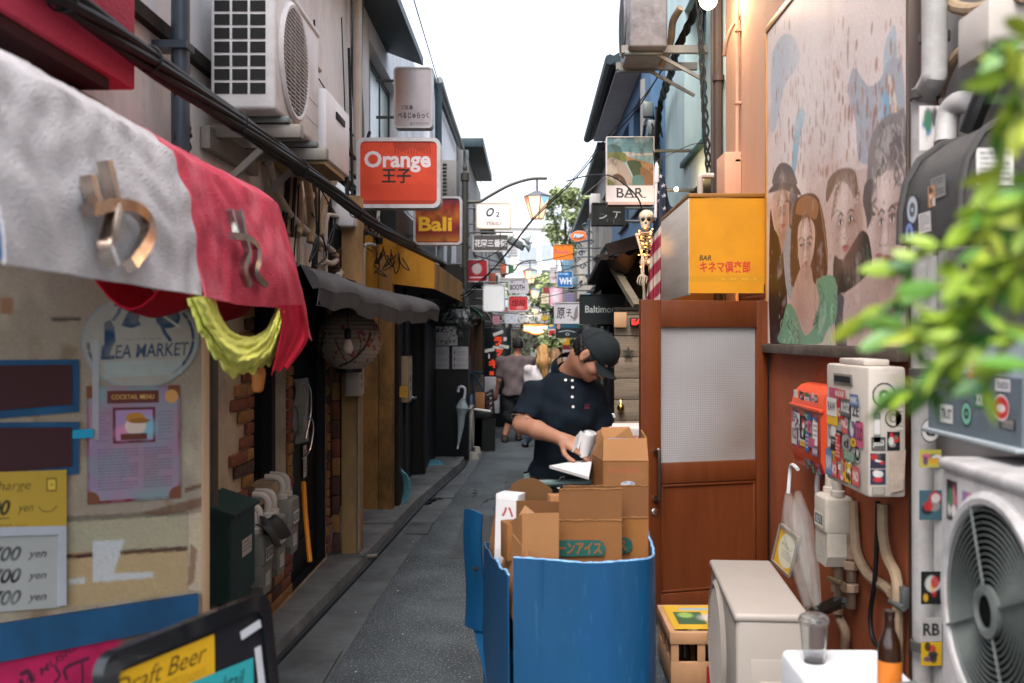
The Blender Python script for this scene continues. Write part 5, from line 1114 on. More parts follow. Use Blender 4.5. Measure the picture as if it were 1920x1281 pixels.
def d_red(cv): cv.noise('#8c1620', 4, .5, .8, .5); cv.ell(18, 16, 9, 10, '#bdb6b4', .9, .3); cv.scribble(5, 31, 33, 34, 1, '#e0d8d8', .9, .8); cv.line([(5, 33), (33, 31)], 1, '#d9d0d0')
box_sign('box_sign', 'small red box sign with a white blot beside the lamp post', 874, 486, 915, 529, 15.0, '#b2222e', d_red, .12, 5, 2, wall=-1.2)
box_sign('lit_sign', 'blank bright white box sign below the red one', 905, 533, 947, 585, 16, '#e9e8e6', lambda cv: (cv.line([(6, 36), (5, 42), (9, 44)], .7, '#9a9a9e', .6, 3), cv.line([(24, 24), (34, 12)], .8, '#b5b5b8', .5)), .12, 6, 2, M('white_case', '#c5c4c4', .5), paintl, wall=-1.2)
def d_booth(cv): T_(cv, 'BOOTH', 16, 14, 27, 10, '#26262a', .03); cv.ell(6, 4, 2, 2, '#6a6a70'); cv.ell(28, 4, 2, 2, '#6a6a70')
box_sign('box_sign', 'grey box sign lettered BOOTH beyond the blank white sign', 953, 524, 991, 550, 19, '#b1acb3', d_booth, .14, 2, 1, wall=-1.1)
def d_kumi(cv): T_(cv, '組段', 18, 12, 27, 13, '#1d1416', .015, .15); cv.noise('#8f1f24', 5, .55, .8, .5); cv.ell(21, 21, 7, 3, '#c98a86', .8, .6)
box_sign('box_sign', 'red box sign with black brushed characters under the booth sign', 952, 554, 991, 584, 18, '#c4363c', d_kumi, .2, 5, 2, wall=-1.1)
def d_sue(cv):
 for x, y, s_ in ((5, 4, 'ス'), (18, 4, 'ス'), (12, 9, 'エ'), (5, 15, 'ス'), (18, 15, 'ス')): T_(cv, s_, x, y, 5, 4.5, '#5a78b5', .0)
box_sign('box_sign', 'pale blue lettered white sign below the red brushed sign', 946, 586, 971, 607, 21, '#c6c8d2', d_sue, .14, 3, 1, wall=-1.1)
box_sign('round_sign', 'small round ended white sign next to the pale blue lettered one', 972, 588, 985, 604, 21.5, '#c2c2c8', lambda cv: (T_(cv, 'が', 5, 8, 5, 5, '#555'), cv.line([(5, 2), (5, 4)], .8, '#555')), .12, 6, 1)
box_sign('box_sign', 'narrow red and white board hanging behind the red brushed sign', 947, 575, 972, 585, 22.5, '#c74a55', lambda cv: cv.scribble(2, 2, 21, 7, 2, '#e0d0d0', .8), .1, 1, 1, wall=-1.0)
t = thing('lit_canopy', 'glowing warm white signboard with a scalloped lower edge at the alley end', 'lit sign', tuple(P(1005, 618, 24)))
k = 24 / F; o = P(1005, 618, 24); pr = [(-23, 8), (23, 8), (23, -2), (14, -6), (7, -8), (0, -8.5), (-7, -7.5), (-14, -4), (-23, -2)]
mb = MB(); mb.prism([(x * k, y * k) for x, y in pr], o, X_, Z_, .12); mb.build('panel', M('glow_panel', '#e8dccb', .5, var=0, emit='#ffd9b0', es=.9), t, smooth=0)
mb = MB(); mb.tube([o + V((x * k, -.01, y * k)) for x, y in pr], .02, 6, closed=True); mb.build('rim', M('orange_rim', '#d9822f', .5, emit='#ff8a30', es=.4), t)
# right hand signs
def d_bar(cv):
 W = 86
 for k in range(60):
  y = k * .75; f = k / 60; cv.rect(0, y, W, y + .8, (.055 + .10 * f, .13 + .14 * f, .16 + .13 * f))
 cv.noise('#8fa9ab', 4, .48, .75, .7, 5); cv.noise('#1f474f', 3, .52, .8, .6, 7)
 cv.rect(0, 30, W, 40, '#7e9596', .6); cv.poly([(30, 27), (62, 30), (86, 29), (86, 33), (30, 36)], '#a9a39a', .9)
 cv.poly([(0, 14), (24, 16), (27, 30), (10, 34), (0, 32)], '#3f5a5c', .9, 3); cv.poly([(0, 30), (33, 29), (36, 46), (20, 44), (0, 42)], '#5f6433', 1, 3)
 cv.poly([(0, 42), (24, 43), (40, 60), (48, 96), (0, 104)], '#8f8176', 1, 3); cv.poly([(0, 55), (14, 52), (20, 70), (8, 80), (0, 78)], '#9c9484', 1, 3); cv.noise('#6a5d4c', 6, .52, .75, .4, 3)
 cv.poly([(34, 36), (52, 40), (86, 52), (86, 72), (64, 56), (44, 48)], '#8c6a4a', 1, 3); cv.poly([(38, 44), (62, 46), (66, 70), (56, 84), (44, 62)], '#39442a', 1, 3); cv.poly([(62, 56), (86, 70), (86, 98), (70, 98)], '#6e5236', 1, 3); cv.poly([(48, 74), (66, 72), (70, 98), (50, 98)], '#4a6b67', 1, 3)
 cv.poly([(10, 72), (20, 68), (32, 76), (38, 92), (30, 90), (24, 78), (14, 78)], '#4a3428', 1, 3); cv.poly([(0, 80), (12, 84), (16, 98), (0, 98)], '#5a6030', 1, 3); cv.noise('#20281c', 8, .6, .8, .5, 9)
 cv.rect(0, 90, W, 121, '#bfbbc0'); cv.rect(0, 89.5, W, 90.5, '#8f8b8e')
 c = '#1f2a2b'; T_(cv, 'BAR', 43, 104, 50, 18, c, .012)
 for x in (17, 22.5, 35, 41.5, 46, 52, 56.5, 67): cv.rect(x, 94.5 if x in (17, 56.5) else 111.2, x + 6, 96.3 if x in (17, 56.5) else 113, c)
box_sign('painted_sign', 'painted coastal landscape box sign lettered BAR below', 1137, 256, 1227, 379, 8.6, '#6f8f92', d_bar, .12, 1, 1.5, M('white_edge', '#cfcac8', .5), wall=1.42)
mb = MB(); a = P(1139, 379, 8.6); b = P(1225, 384, 8.6); mb.box(a.x, b.x, 8.56, 8.72, b.z - .005, a.z - .002); tag(mb.build('sign_ledge', M('pink_ledge', '#b59a96', .6)), 'pale ledge under the painted bar sign', 'ledge')
def d_dt(cv):
 cv.noise('#2a2c2c', 4, .5, .8, .6); c = '#a9a8a4'; cv.line([(14, 20), (22, 19)], 1, '#5a5a58'); cv.line([(13, 27), (19, 26), (25, 22)], 2.2, c, 1, 4); cv.line([(38, 15), (51, 16)], 1.5, c); cv.line([(45, 16), (44, 22), (42, 26)], 2, c); cv.line([(26, 28), (27, 34)], .8, '#6a6a68'); cv.line([(39, 28), (39, 36)], .8, '#6a6a68')
box_sign('dark_sign', 'black sign with broken white letters under the painted bar sign', 1110, 380, 1172, 422, 9.7, '#151716', d_dt, .15, 1, 2, M('dark_case', '#1d1e1e', .5), wall=1.4)
def d_balt(cv): cv.noise('#0a1214', 4, .5, .8, .5); T_(cv, 'Baltimore', 41, 27, 63, 13, '#aeb3b0', .012)
box_sign('dark_sign', 'black hanging sign lettered Baltimore behind the worker', 1087, 552, 1172, 608, 9.9, '#10191b', d_balt, .1, 1, 1, M('dark_case', '#1d1e1e', .5), wall=1.5)
def d_gen(cv):
 T_(cv, '原', 11, 19, 16, 21, '#1c1c20', .018, .05); T_(cv, '子', 26, 18, 10, 14, '#1c1c20', .02); cv.line([(30, 24), (33, 28), (38, 26)], 2, '#1c1c20', 1, 4); cv.poly([(38, 10), (43, 4), (43, 26), (38, 33), (34, 33), (36, 20)], '#76736f'); cv.scribble(26, 31, 33, 33, 1, '#555', .8)
box_sign('box_sign', 'grey white box sign with bold brushed characters left of the black Baltimore sign', 1039, 567, 1088, 607, 11.8, '#bcb8bd', d_gen, .14, 1, 1.5, wall=1.3)
def d_wh(cv): cv.scribble(1, 3, 25, 7, 1, '#a9cbe0', .95, .9); T_(cv, 'WH', 14, 18, 23, 13, '#dfe4e8', .04)
box_sign('box_sign', 'blue box sign with large white letters WH', 1045, 508, 1074, 539, 16, '#1f6aae', d_wh, .3, 1, 1, wall=1.2)
def d_tk(cv): T_(cv, 'だま', 6, 7, 10, 6, '#333', .01); cv.ell(5, 19, 3, 3, '#a86a70'); cv.ell(5, 19, 1.4, 1.4, '#c9c2c6'); T_(cv, '店', 10, 19, 4, 5, '#333')
box_sign('box_sign', 'pale box sign half behind the blue WH sign', 1031, 501, 1046, 531, 17, '#c5bfc5', d_tk, .2, 1, 1, wall=None)
def d_or(cv): cv.line([(2, 15), (4, 7), (6, 15), (9, 11), (11, 15), (13, 12), (16, 15), (19, 12), (20, 15), (24, 11), (26, 15), (30, 13)], 1.1, '#8a3f7a', 1, 4); cv.ell(17, 3, 1, 1, '#a0401f')
box_sign('box_sign', 'bright orange box sign with purple script under the oval sign', 1037, 459, 1074, 487, 17, '#e8761f', d_or, .12, 1, 1, M('orange_case', '#d98a45', .5), wall=1.2)
box_sign('lit_sign', 'upright pink and white box sign below the blue WH sign', 1031, 537, 1055, 575, 17.5, '#e3a0bb', lambda cv: (cv.ell(11, 16, 7, 15, '#f0e6ea', .9, .8), cv.line([(2, 30), (8, 34), (15, 32), (21, 35)], 1.4, '#c25a86', .8, 3), cv.line([(4, 6), (9, 9), (17, 7)], 1, '#cf6f96', .7, 3)), .15, 5, 1, None, paintl, wall=1.2)
t = thing('oval_sign', 'orange oval sign with pale script on curled iron brackets', 'sign', tuple(P(1085, 443, 13.5))); k = 13.5 / F; o = P(1085, 443, 13.5); R2 = Matrix.Rotation(radians(-8), 3, 'Y'); u = R2 @ X_; v = R2 @ Z_
mb = MB(); mb.prism(ring(32, 15.5 * k, 10.5 * k), o, u, v, .08); mb.build('case', M('oval_white', '#c9c2c2', .5), t)
mb = MB(); mb.prism(ring(32, 14.8 * k, 9.8 * k), o + V((0, -.004, 0)), u, v, .003); mb.build('face', M('oval_orange', '#d96a35', .5, emit='#d96a35', es=.12), t)
mb = MB(); mb.tube([o + u * x * k + v * y * k + V((0, -.012, 0)) for x, y in [(-9, -2), (-5, 4), (-4, -3), (-1, 3), (0, -3), (3, 2), (4, -2), (9, 1)]], .014, 5, sm=4); mb.build('lettering', M('pale_script', '#b9cbd6', .5), t)
t = thing('iron_bracket', 'curly wrought iron bracket beside the blue wall', 'bracket', (.85, 13.0, 3)); mb = MB()
for px, py, r_ in ((1083, 462, 7), (1090, 475, 6), (1082, 488, 6), (1097, 425, 7), (1104, 438, 6), (1093, 500, 6), (1108, 455, 5)):
 c = P(px, py, 13.2); mb.tube([c + V((r_ * k * (1 - a / 9) * cos(a), 0, r_ * k * (1 - a / 9) * sin(a))) for a in np.linspace(0, 8, 22)], .009, 5)
mb.tube([P(1104, 410, 13.2), P(1104, 520, 13.2)], .016, 6); mb.tube([P(1078, 455, 13.2), P(1110, 450, 13.2)], .012, 6); mb.build('scroll', M('iron_blue', '#46545f', .5, metal=.4), t)
# ------------------------------------------------------------------ street lamps
lampglass = M('lamp_glass', '#e8d9c6', .35, var=.1, vs=8, emit='#ffd2a0', es=.35); lg_blue = M('lamp_blue', '#7fb0cf', .35, var=0, emit='#8fc0dd', es=.35); lg_red = M('lamp_red', '#d9785f', .35, var=0, emit='#e07a5a', es=.35)
bronze = M('lamp_bronze', '#45423c', .5, metal=.4, var=.2, vs=8); bronze2 = M('lamp_brown', '#6b4a33', .5, metal=.3)
def street_lamp(label, base, h, reach, lampz, pole=True):
 t = thing('street_lamp', label, 'street lamp', base, 'lanterns on arched arms'); x, y, _ = base
 mb = MB()
 if pole:
  mb.tube([(x, y, 0), (x, y, h)], .05, 12); mb.lathe([(.056, -.05), (.066, -.04), (.066, .07), (.03, .08), (.02, .1), (.035, .13), (.03, .17), (.012, .22), (0, .27)], (x, y, h), n=12)
 else: mb.tube([(x - .3, y, h - .05), (x, y, h - .05)], .03, 8)
 mb.build('pole', bronze, t)
 mb = MB(); mb.tube([(x + .04, y, lampz + .12), (x + .22, y, lampz + .13), (x + .38, y, lampz + .22), (x + reach * .62, y, lampz + .37), (x + reach * .9, y, lampz + .46), (x + reach + .15, y, lampz + .47)], .024, 8, sm=6); mb.build('arm', bronze, t)
 lx = x + reach; top = lampz + .2
 mb = MB(); mb.tube([(lx, y, lampz + .46), (lx, y, top + .07)], .016, 8); mb.lathe([(.0, .09), (.045, .085), (.2, .015), (.205, -.01), (.18, -.012)], (lx, y, top), n=6); mb.build('cap', M('lamp_roof', '#6b6a72', .4, metal=.3), t, smooth=0)
 mb = MB(); mb.lathe([(.19, -.012), (.09, -.33), (0, -.33)], (lx, y, top), n=6); gl = mb.build('shade', lampglass, t, smooth=0)
 mb = MB()
 for k in range(6):
  a = pi / 3 * k; u_ = Z_.orthogonal().normalized(); w_ = Z_.cross(u_); d = lambda aa, r_, z: V((lx, y, top)) + (u_ * cos(aa) + w_ * sin(aa)) * r_ + Z_ * z
  mb.tube([d(a, .193, -.012), d(a, .092, -.33)], .0075, 5); mb.tube([d(a, .093, -.33), d(a + pi / 3, .093, -.33)], .0075, 5)
 mb.build('rib', bronze2, t)
 for m_, ks in ((lg_blue, (1, 4)), (lg_red, (0, 2, 5))):
  mb = MB()
  for k in ks:
   a = pi / 3 * k; p0, p1, p2 = d(a, .1925, -.014), d(a + pi / 3, .1925, -.014), (d(a, .16, -.13) + d(a + pi / 3, .16, -.13)) / 2; cc = V((lx, y, top)); ov = ((p0 + p1) / 2 - cc); ov.z = 0; ov = ov.normalized() * .003
   mb.poly([p0 + ov, p1 + ov, p2 + ov])
  mb.build('coloured_pane', m_, t, smooth=0)
 return t
street_lamp('nearest street lamp, its lantern hanging on a long arched arm', (P(872, 500, 14.75).x, 14.75, 0), 4.04, (1007 - 872) * 14.75 / F, 3.563)
street_lamp('second street lamp whose lantern hangs left of the pale sign', (P(938, 520, 26).x, 26, 0), 3.5, (994 - 938) * 26 / F, 3.2, False)
street_lamp('third street lamp in front of the yellow green tree', (P(975, 520, 36).x, 36, 0), 3.5, (1003 - 975) * 36 / F, 3.15, False)
street_lamp('fourth and smallest visible street lamp above the glowing signboard', (P(985, 575, 44), 44, 0) if False else (P(983, 575, 44).x, 44, 0), 3.0, (1003 - 983) * 44 / F, 2.72, False)
mb = MB(); y = 14.6; z = P(0, 436, y).z; x0 = P(876, 0, y).x; x1 = P(962, 0, y).x
mb.tube([(x0, y, z - .15), (x0 + .02, y, z - .04), (x0 + .1, y, z), (x1, y, z)], .012, 7, sm=4)
for px in (903, 938): p = P(px, 436, y); mb.tube([p, p - Z_ * .06], .008, 5)
tag(mb.build('iron_hanger', bronze), 'bent iron arm that carries the street name sign', 'bracket')
# small dark floodlight by the lamp
t = thing('floodlight', 'grey flood lamp with flared hoods under the nearest street lamp', 'floodlight', tuple(P(975, 455, 14))); mb = MB()
mb.obox(P(968, 456, 14), (.26, .2, .1), Euler((0, .5, 0)), .01); mb.build('body', gutm, t)
mb = MB()
for px, py in ((978, 446), (980, 458)): c = P(px, py, 13.9); mb.lathe([(.02, 0), (.03, .05), (.09, .12)], c, (1, 0, -.35), 12)
mb.build('hood', M('pale_hood', '#8f9a9c', .4, metal=.3), t)
# ------------------------------------------------------------------ overhead wires
def wire(label, pts, r=.009, name='overhead_wire', mat=None):
 mb = MB(); mb.tube([P(*p) for p in pts], r, 5, sm=8); return tag(mb.build(name, mat or rubber), label, 'wire')
wire('thin wire slanting down across the white sky on the left', [(770, -20, 7), (800, 80, 8.5), (826, 165, 10.5), (862, 265, 14), (905, 350, 20)], .005)
wire('black wire crossing in front of the nearest lantern', [(850, 560, 12.5), (880, 545, 12.4), (940, 488, 12.2), (1000, 412, 12.0), (1070, 345, 11.5), (1130, 275, 10.5), (1205, 190, 9.5), (1320, -15, 7.6)], .008)
wire('second black wire twisted beside the lantern wire', [(850, 566, 12.6), (885, 548, 12.5), (945, 480, 12.3), (1004, 404, 12.1), (1075, 335, 11.6), (1140, 255, 10.6), (1212, 175, 9.6), (1335, -15, 7.7)], .006)
wire('slack wire from the lamp post towards the red box sign', [(868, 505, 12.8), (900, 490, 13), (935, 470, 13), (965, 440, 13.2)], .007)
wire('long low wire drooping over the far signs', [(955, 528, 20), (1000, 522, 19), (1040, 512, 17), (1100, 492, 13), (1135, 470, 11)], .007)
wire('lowest wire sagging above the pale lit signboard', [(900, 582, 16), (960, 588, 18), (1005, 589, 19), (1045, 580, 16), (1088, 572, 13)], .008)
wire('curved black wire drooping past the painted bar sign', [(1062, 340, 10), (1100, 330, 9.6), (1140, 329, 8.5), (1170, 345, 8.4), (1195, 370, 8.3), (1205, 395, 8.3)], .007)
wire('pale wire rising across the blue building', [(1066, 392, 12), (1090, 370, 11.5), (1120, 345, 11), (1138, 330, 10.5)], .006, mat=lagw)
wire('drooping wire across the teal wall', [(1226, 305, 7.2), (1260, 288, 7.2), (1295, 272, 7.3), (1320, 268, 7.35)], .003)
# vertical black cables on the teal wall and at its far corner
for k, (pts, r_, l) in enumerate([([(1310, -10, 7.5), (1316, 100, 7.5), (1320, 180, 7.5), (1325, 260, 7.5), (1330, 330, 7.5)], .014, 'knotted vertical cable hanging down the teal wall'),
  ([(1325, -20, 7.6), (1295, 40, 8.0), (1270, 95, 8.4), (1255, 150, 9.2), (1240, 190, 10.2)], .03, 'thick dark cable bunch running along the top of the teal wall'),
  ([(1250, 150, 9.6), (1238, 200, 10.2), (1232, 260, 10.4), (1225, 320, 10.5)], .025, 'cable bunch dropping at the far corner of the teal wall')]):
 mb = MB()
 for q in range(3): mb.tube([P(*p) + V((.02 * cos(q * 2.1 + i), 0, .02 * sin(q * 2.1 + i))) for i, p in enumerate(cat([(a, b, c) for a, b, c in pts], 6))], r_ * .6, 6)
 tag(mb.build('cable_bunch', rubber), l, 'cable')
t = thing('wire_tangle', 'tangle of telephone wires and small boxes at the corner of the teal building', 'wires', (1.2, 11, 4.5)); mb = MB(); rw = random.Random(12)
for k in range(26):
 a = P(rw.uniform(1205, 1240), rw.uniform(170, 330), rw.uniform(10.4, 11)); b = a + V((rw.uniform(-.2, .2), rw.uniform(-.3, .3), rw.uniform(-.9, -.2))); mb.tube([a, (a + b) / 2 + V((rw.uniform(-.12, .12), 0, rw.uniform(-.15, .15))), b], rw.choice((.005, .008, .013)), 5, sm=4)
mb.build('wires', rubber, t); mb = MB()
for k in range(5): c = P(rw.uniform(1205, 1235), rw.uniform(190, 320), 10.6); mb.obox(c, (.1, .1, .16), None, .01)
mb.pieces('junction_box', gutm, t)
mb = MB(); mb.tube([P(1212, 150, 11.2), P(1212, 330, 11.2)], .07, 10); tag(mb.build('utility_pole', greyw), 'grey utility pole behind the painted bar sign', 'pole')
t = thing('cable_tangle', 'tangle of thin cables and conduits across the upper left facades behind the orange sign', 'cables', (-1.45, 9, 3)); rw = random.Random(5); mb = MB()
for k in range(26):
 y0, y1 = rw.uniform(5.5, 9), rw.uniform(8, 13.8); z0, z1 = rw.uniform(2.5, 3.5), rw.uniform(2.5, 3.6); x = -1.47 + rw.uniform(0, .04); sg = rw.uniform(.05, .35)
 if k % 3 == 0: y1 = y0 + rw.uniform(-.1, .1); z0, z1 = rw.uniform(1.9, 2.3), rw.uniform(2.9, 4.2); sg = .02
 mb.tube([(x, y0, z0), (x + .03, y0 * .7 + y1 * .3, z0 * .7 + z1 * .3 - sg), (x + .02, y0 * .35 + y1 * .65, z0 * .35 + z1 * .65 - sg), (x, y1, z1)], rw.choice((.005, .007, .012, .018)), 5, sm=5)
mb.build('cables', rubber, t); mb = MB()
for k in (0, 1, 3, 4, 5, 6, 7, 8): y = 6.2 + .8 * k; z = rw.uniform(2.3, 3.4); mb.tube([(-1.44, y, 1.9), (-1.44, y, z), (-1.42, y + .12, z + .08), (-1.42, y + .5, z + .1)], rw.choice((.016, .024)), 7, sm=3)
mb.pieces('conduit', lagw, t)
# outdoor unit high on the right
u2 = aircon('outdoor_unit', 'dirty outdoor unit hung high on the teal wall against the sky', (.93, 8.25, 3.98), L=.8, D=.3, Hh=.66, rz=pi, mat=M('old_aircon', '#8b888a', .55, var=.25, vs=4, dirt='#3a3535', da=.6, ds=3))
mb = MB()
for y in (-.25, .25): mb.box(.93 - .2, .93 + .49, 8.25 + y - .025, 8.25 + y + .025, 3.97, 4.03); mb.beam((1.4, 8.25 + y, 3.75), (1.0, 8.25 + y, 3.97), .025, .025)
mb.T = Matrix.Translation((.93, 8.25, 4.06)) @ Matrix.Rotation(-pi, 4, 'Z') @ Matrix.Translation((-.93, -8.25, -4.06)); vs_ = [mb.T @ v for v in mb.v]; mb.v = vs_; mb.T = None; mb.pieces('bracket', M('bracket_steel', ''), u2)
mb = MB(); mb.tube([P(1276, 15, 8.0), P(1262, 40, 8.1), P(1258, 75, 8.2), P(1248, 105, 8.3), P(1240, 122, 8.4)], .03, 9, sm=4); tag(mb.build('lagged_pipe', lag), 'tan wrapped pipe beside the high right hand outdoor unit', 'pipe')
# wooden porch with a tin awning under the teal storey
t = thing('porch_awning', 'blackened tin awning on a wooden frame over the next bar door', 'awning', (1.2, 10, 2.6))
mb = MB(); mb.add([P(1137, 485, 8.9), P(1240, 452, 8.9), P(1240, 470, 11.3), P(1110, 555, 11.3)], [[0, 1, 2, 3]])
mb.beam(P(1138, 470, 8.9), P(1215, 448, 8.9), .03, .12); mb.beam(P(1140, 478, 8.9), P(1215, 458, 8.9), .05, .03); mb.beam(P(1139, 482, 8.9), P(1111, 530, 11.2), .12, .05)
mb.build('roof', M('charred_wood', '#241a13', .8, var=.5, vs=6, st=(1, 6, 1), bump=.3), t, smooth=0)
mb = MB(); mb.grid(lambda u, v: P(1140, 485, 8.85).lerp(P(1205, 470, 8.85), u) + V((0, .3 * v, -.16 * sin(pi * min(1, v)) * sin(pi * u) - .02 * sin(u * 12))), 16, 6); mb.build('sagging_sheet', M('rusty_sheet', '#3f3a26', .75, var=.5, vs=8, dirt='#8a4a1a', da=.7, ds=5), t)
mb = MB(); mb.beam(P(1150, 500, 9.2), P(1195, 575, 8.6), .07, .05); tag(mb.build('brace', M('grey_timber', '#6b6355', .8, var=.25, st=(1, 1, 6))), 'slanting grey timber brace under the tin awning', 'timber')
mb = MB(); mb.box(.8, 1.45, 11.3, 11.35, 0, 2.45); tag(mb.build('dark_screen', darkw), 'dark wooden screen in the entrance beneath the tin awning', 'screen')
# ------------------------------------------------------------------ red wooden door standing open across the alley's right side
DA, DB = P(1200, 630, 5.8), P(1437, 630, 6.03); DU = V((DB.x - DA.x, DB.y - DA.y, 0)); DWD = DU.length; DU.normalize(); DN = DU.cross(Z_)
def dpt(u, z, off=0.): return V((DA.x, DA.y, 0)) + DU * u + Z_ * z + DN * off
DR = Matrix((DU, -DN, Z_)).transposed()
def dbox(mb, u0, u1, z0, z1, o0=-.02, o1=.018, bev=.004): return mb.obox(dpt((u0 + u1) / 2, (z0 + z1) / 2, (o0 + o1) / 2), (u1 - u0, o1 - o0, z1 - z0), DR, bev)
doorw = M('red_brown_paint', '#643217', .42, var=.16, vs=2.2, st=(5, 5, .6), dirt='#4a1c0c', da=.4, ds=2, coat=.25, bump=.05, bs=40)
t = thing('wooden_door', 'red brown wooden door with a ribbed glass pane, standing open beside the orange wall', 'door', (DB.x, DB.y, 0))
mb = MB(); dbox(mb, 0, .125, .07, 1.911); dbox(mb, DWD - .075, DWD, .07, 1.911); dbox(mb, .1255, DWD - .0755, 1.752, 1.910); dbox(mb, .1255, DWD - .0755, .835, .955); dbox(mb, .1255, DWD - .0755, .071, .19); mb.build('frame', doorw, t)
mb = MB(); dbox(mb, .1255, DWD - .0755, .19, .835, -.012, .004, 0); p_ = mb.build('lower_panel', doorw, t)
mb = MB(); dbox(mb, .13, DWD - .08, .815, .83, .0045, .014); dbox(mb, .13, DWD - .08, .195, .21, .0045, .014); dbox(mb, .13, .145, .2105, .8145, .0045, .014); dbox(mb, DWD - .095, DWD - .08, .2105, .8145, .0045, .014); mb.build('moulding', doorw, p_)
def ribbed():
 m = bpy.data.materials.new('ribbed_glass'); m.use_nodes = True; nt = m.node_tree; b = nt.nodes['Principled BSDF']; L = nt.links.new
 tc = nt.nodes.new('ShaderNodeTexCoord'); sp = nt.nodes.new('ShaderNodeSeparateXYZ'); L(tc.outputs['Object'], sp.inputs[0]); hs_ = []
 for ax in (0, 2):
  mu = nt.nodes.new('ShaderNodeMath'); mu.operation = 'MULTIPLY'; mu.inputs[1].default_value = 2 * pi / .0135; L(sp.outputs[ax], mu.inputs[0])
  si = nt.nodes.new('ShaderNodeMath'); si.operation = 'SINE'; L(mu.outputs[0], si.inputs[0]); hs_.append(si)
 ad = nt.nodes.new('ShaderNodeMath'); ad.operation = 'ADD'; L(hs_[0].outputs[0], ad.inputs[0]); L(hs_[1].outputs[0], ad.inputs[1])
 n = nt.nodes.new('ShaderNodeTexNoise'); n.inputs['Scale'].default_value = 3.2; n.inputs['Detail'].default_value = 1.5; L(tc.outputs['Object'], n.inputs['Vector']); n.inputs['Scale'].default_value = 1.3
 mr = nt.nodes.new('ShaderNodeMapRange'); mr.inputs[1].default_value = -2; mr.inputs[2].default_value = 2; mr.inputs[3].default_value = .86; mr.inputs[4].default_value = 1.08; L(ad.outputs[0], mr.inputs[0])
 rp = nt.nodes.new('ShaderNodeValToRGB'); rp.color_ramp.elements[0].position = .3; rp.color_ramp.elements[0].color = (.24, .2, .175, 1); rp.color_ramp.elements[1].position = .65; rp.color_ramp.elements[1].color = (.40, .395, .405, 1); L(n.outputs[0], rp.inputs[0])
 mx = nt.nodes.new('ShaderNodeMix'); mx.data_type = 'RGBA'; mx.blend_type = 'MULTIPLY'; mx.inputs[0].default_value = 1; L(rp.outputs[0], mx.inputs[6]); L(mr.outputs[0], mx.inputs[7]); L(mx.outputs[2], b.inputs['Base Color'])
 bp = nt.nodes.new('ShaderNodeBump'); bp.inputs['Strength'].default_value = .1; bp.inputs['Distance'].default_value = .004; L(ad.outputs[0], bp.inputs['Height']); L(bp.outputs[0], b.inputs['Normal'])
 b.inputs['Roughness'].default_value = .22; b.inputs['Specular IOR Level'].default_value = .7; b.inputs['Transmission Weight'].default_value = .12; return m
RIB = ribbed(); _M['ribbed'] = RIB
mb = MB(); dbox(mb, .126, DWD - .076, .9555, 1.7515, -.008, -.002, 0); mb.build('glass_pane', RIB, t)
mb = MB(); hu = .088
mb.tube([dpt(hu, 1.02, .016), dpt(hu, 1.035, .06), dpt(hu, 1.02, .075), dpt(hu, .78, .075), dpt(hu, .755, .06), dpt(hu, .74, .016)], .0105, 10, sm=4); mb.lathe([(.02, 0), (.02, .006)], dpt(hu, 1.02, .018), DN, 14); mb.lathe([(.02, 0), (.02, .006)], dpt(hu, .745, .018), DN, 14)
mb.build('pull_handle', M('worn_steel', '#8f8a84', .35, metal=1, var=.2), t)
mb = MB(); mb.lathe([(.021, 0), (.021, .006), (.014, .01), (0, .011)], dpt(.083, .675, .018), DN, 18); mb.build('lock', steel, t)
# ------------------------------------------------------------------ yellow canopy sign over the doorway
t = thing('canopy_sign', 'square yellow canopy sign with red brush characters above the open door', 'sign', (1.2, 6.8, 2.2))
c0, c1 = P(1292, 372, 6.15), P(1435, 550, 6.15); XL, XR, ZT, ZB = c0.x, 1.447, 2.55, 1.964
cv = Canvas(143, 178, 1.5, '#c98608')
cv.noise('#b07400', 3, .45, .8, .5); cv.rect(0, 145, 143, 157, '#b5800c', .7); cv.text('BAR', 31, 112, 23, 10, '#2a1d0c', .02, .15); cv.text('キネマ倶楽部', 68, 129, 95, 22, '#b3261d', .025); cv.grain(.03)
for k in range(6): cv.ell(64 + 11 * k + 5 * (k % 2), 151, 3, 1.5, '#d3a135', .6)
cv.build('face', paint, (XL, 6.148, ZT), X_ * (XR - XL), Z_ * (ZB - ZT), t)
mb = MB(); mb.box(XL, XR, 6.15, 6.17, ZB, ZT); mb.build('front_panel', M('canopy_yellow', '#cf9310', .5), t)
mb = MB(); mb.box(XL - .003, XL + .012, 6.152, 7.45, ZB - .01, ZT + .004, .003); mb.build('side_panel', M('brushed_tin', '#d9cfc4', .4, metal=.35, var=.12, vs=2, st=(1, .5, 8), bump=.04), t)
mb = MB(); mb.box(XL - .006, XR, 6.142, 7.45, ZT + .005, ZT + .03, .004); mb.box(XL, XR, 7.44, 7.46, ZB, ZT); mb.build('roof', M('canopy_edge', '#8a5a1c', .5), t)
lampm = M('warm_bulb', '#fff0d8', .3, var=0, emit='#ffc37a', es=16)
def lamp(name, loc, e, col=(1, .62, .28), r=.04):
 l = bpy.data.lights.new(name, 'POINT'); l.energy = e; l.color = col; l.shadow_soft_size = r; o = bpy.data.objects.new(name, l); COL.objects.link(o); o.location = loc; return o
mb = MB(); mb.ell((1.25, 6.6, 2.3), .035); mb.build('lamp', lampm, t); lamp('canopy_light', (1.25, 6.6, 2.22), 2.2)
mb = MB(); c = P(1268, 355, 8.3); mb.ell(c, .018); tag(mb.build('bulb', lampm), 'small glowing bulb under the teal overhang', 'bulb'); lamp('bulb_light', c + V((0, -.05, 0)), 2.2)
t = thing('wall_lamp', 'glowing lamp on a bent arm at the top of the orange wall', 'lamp', (1.25, 6.97, 4.0))
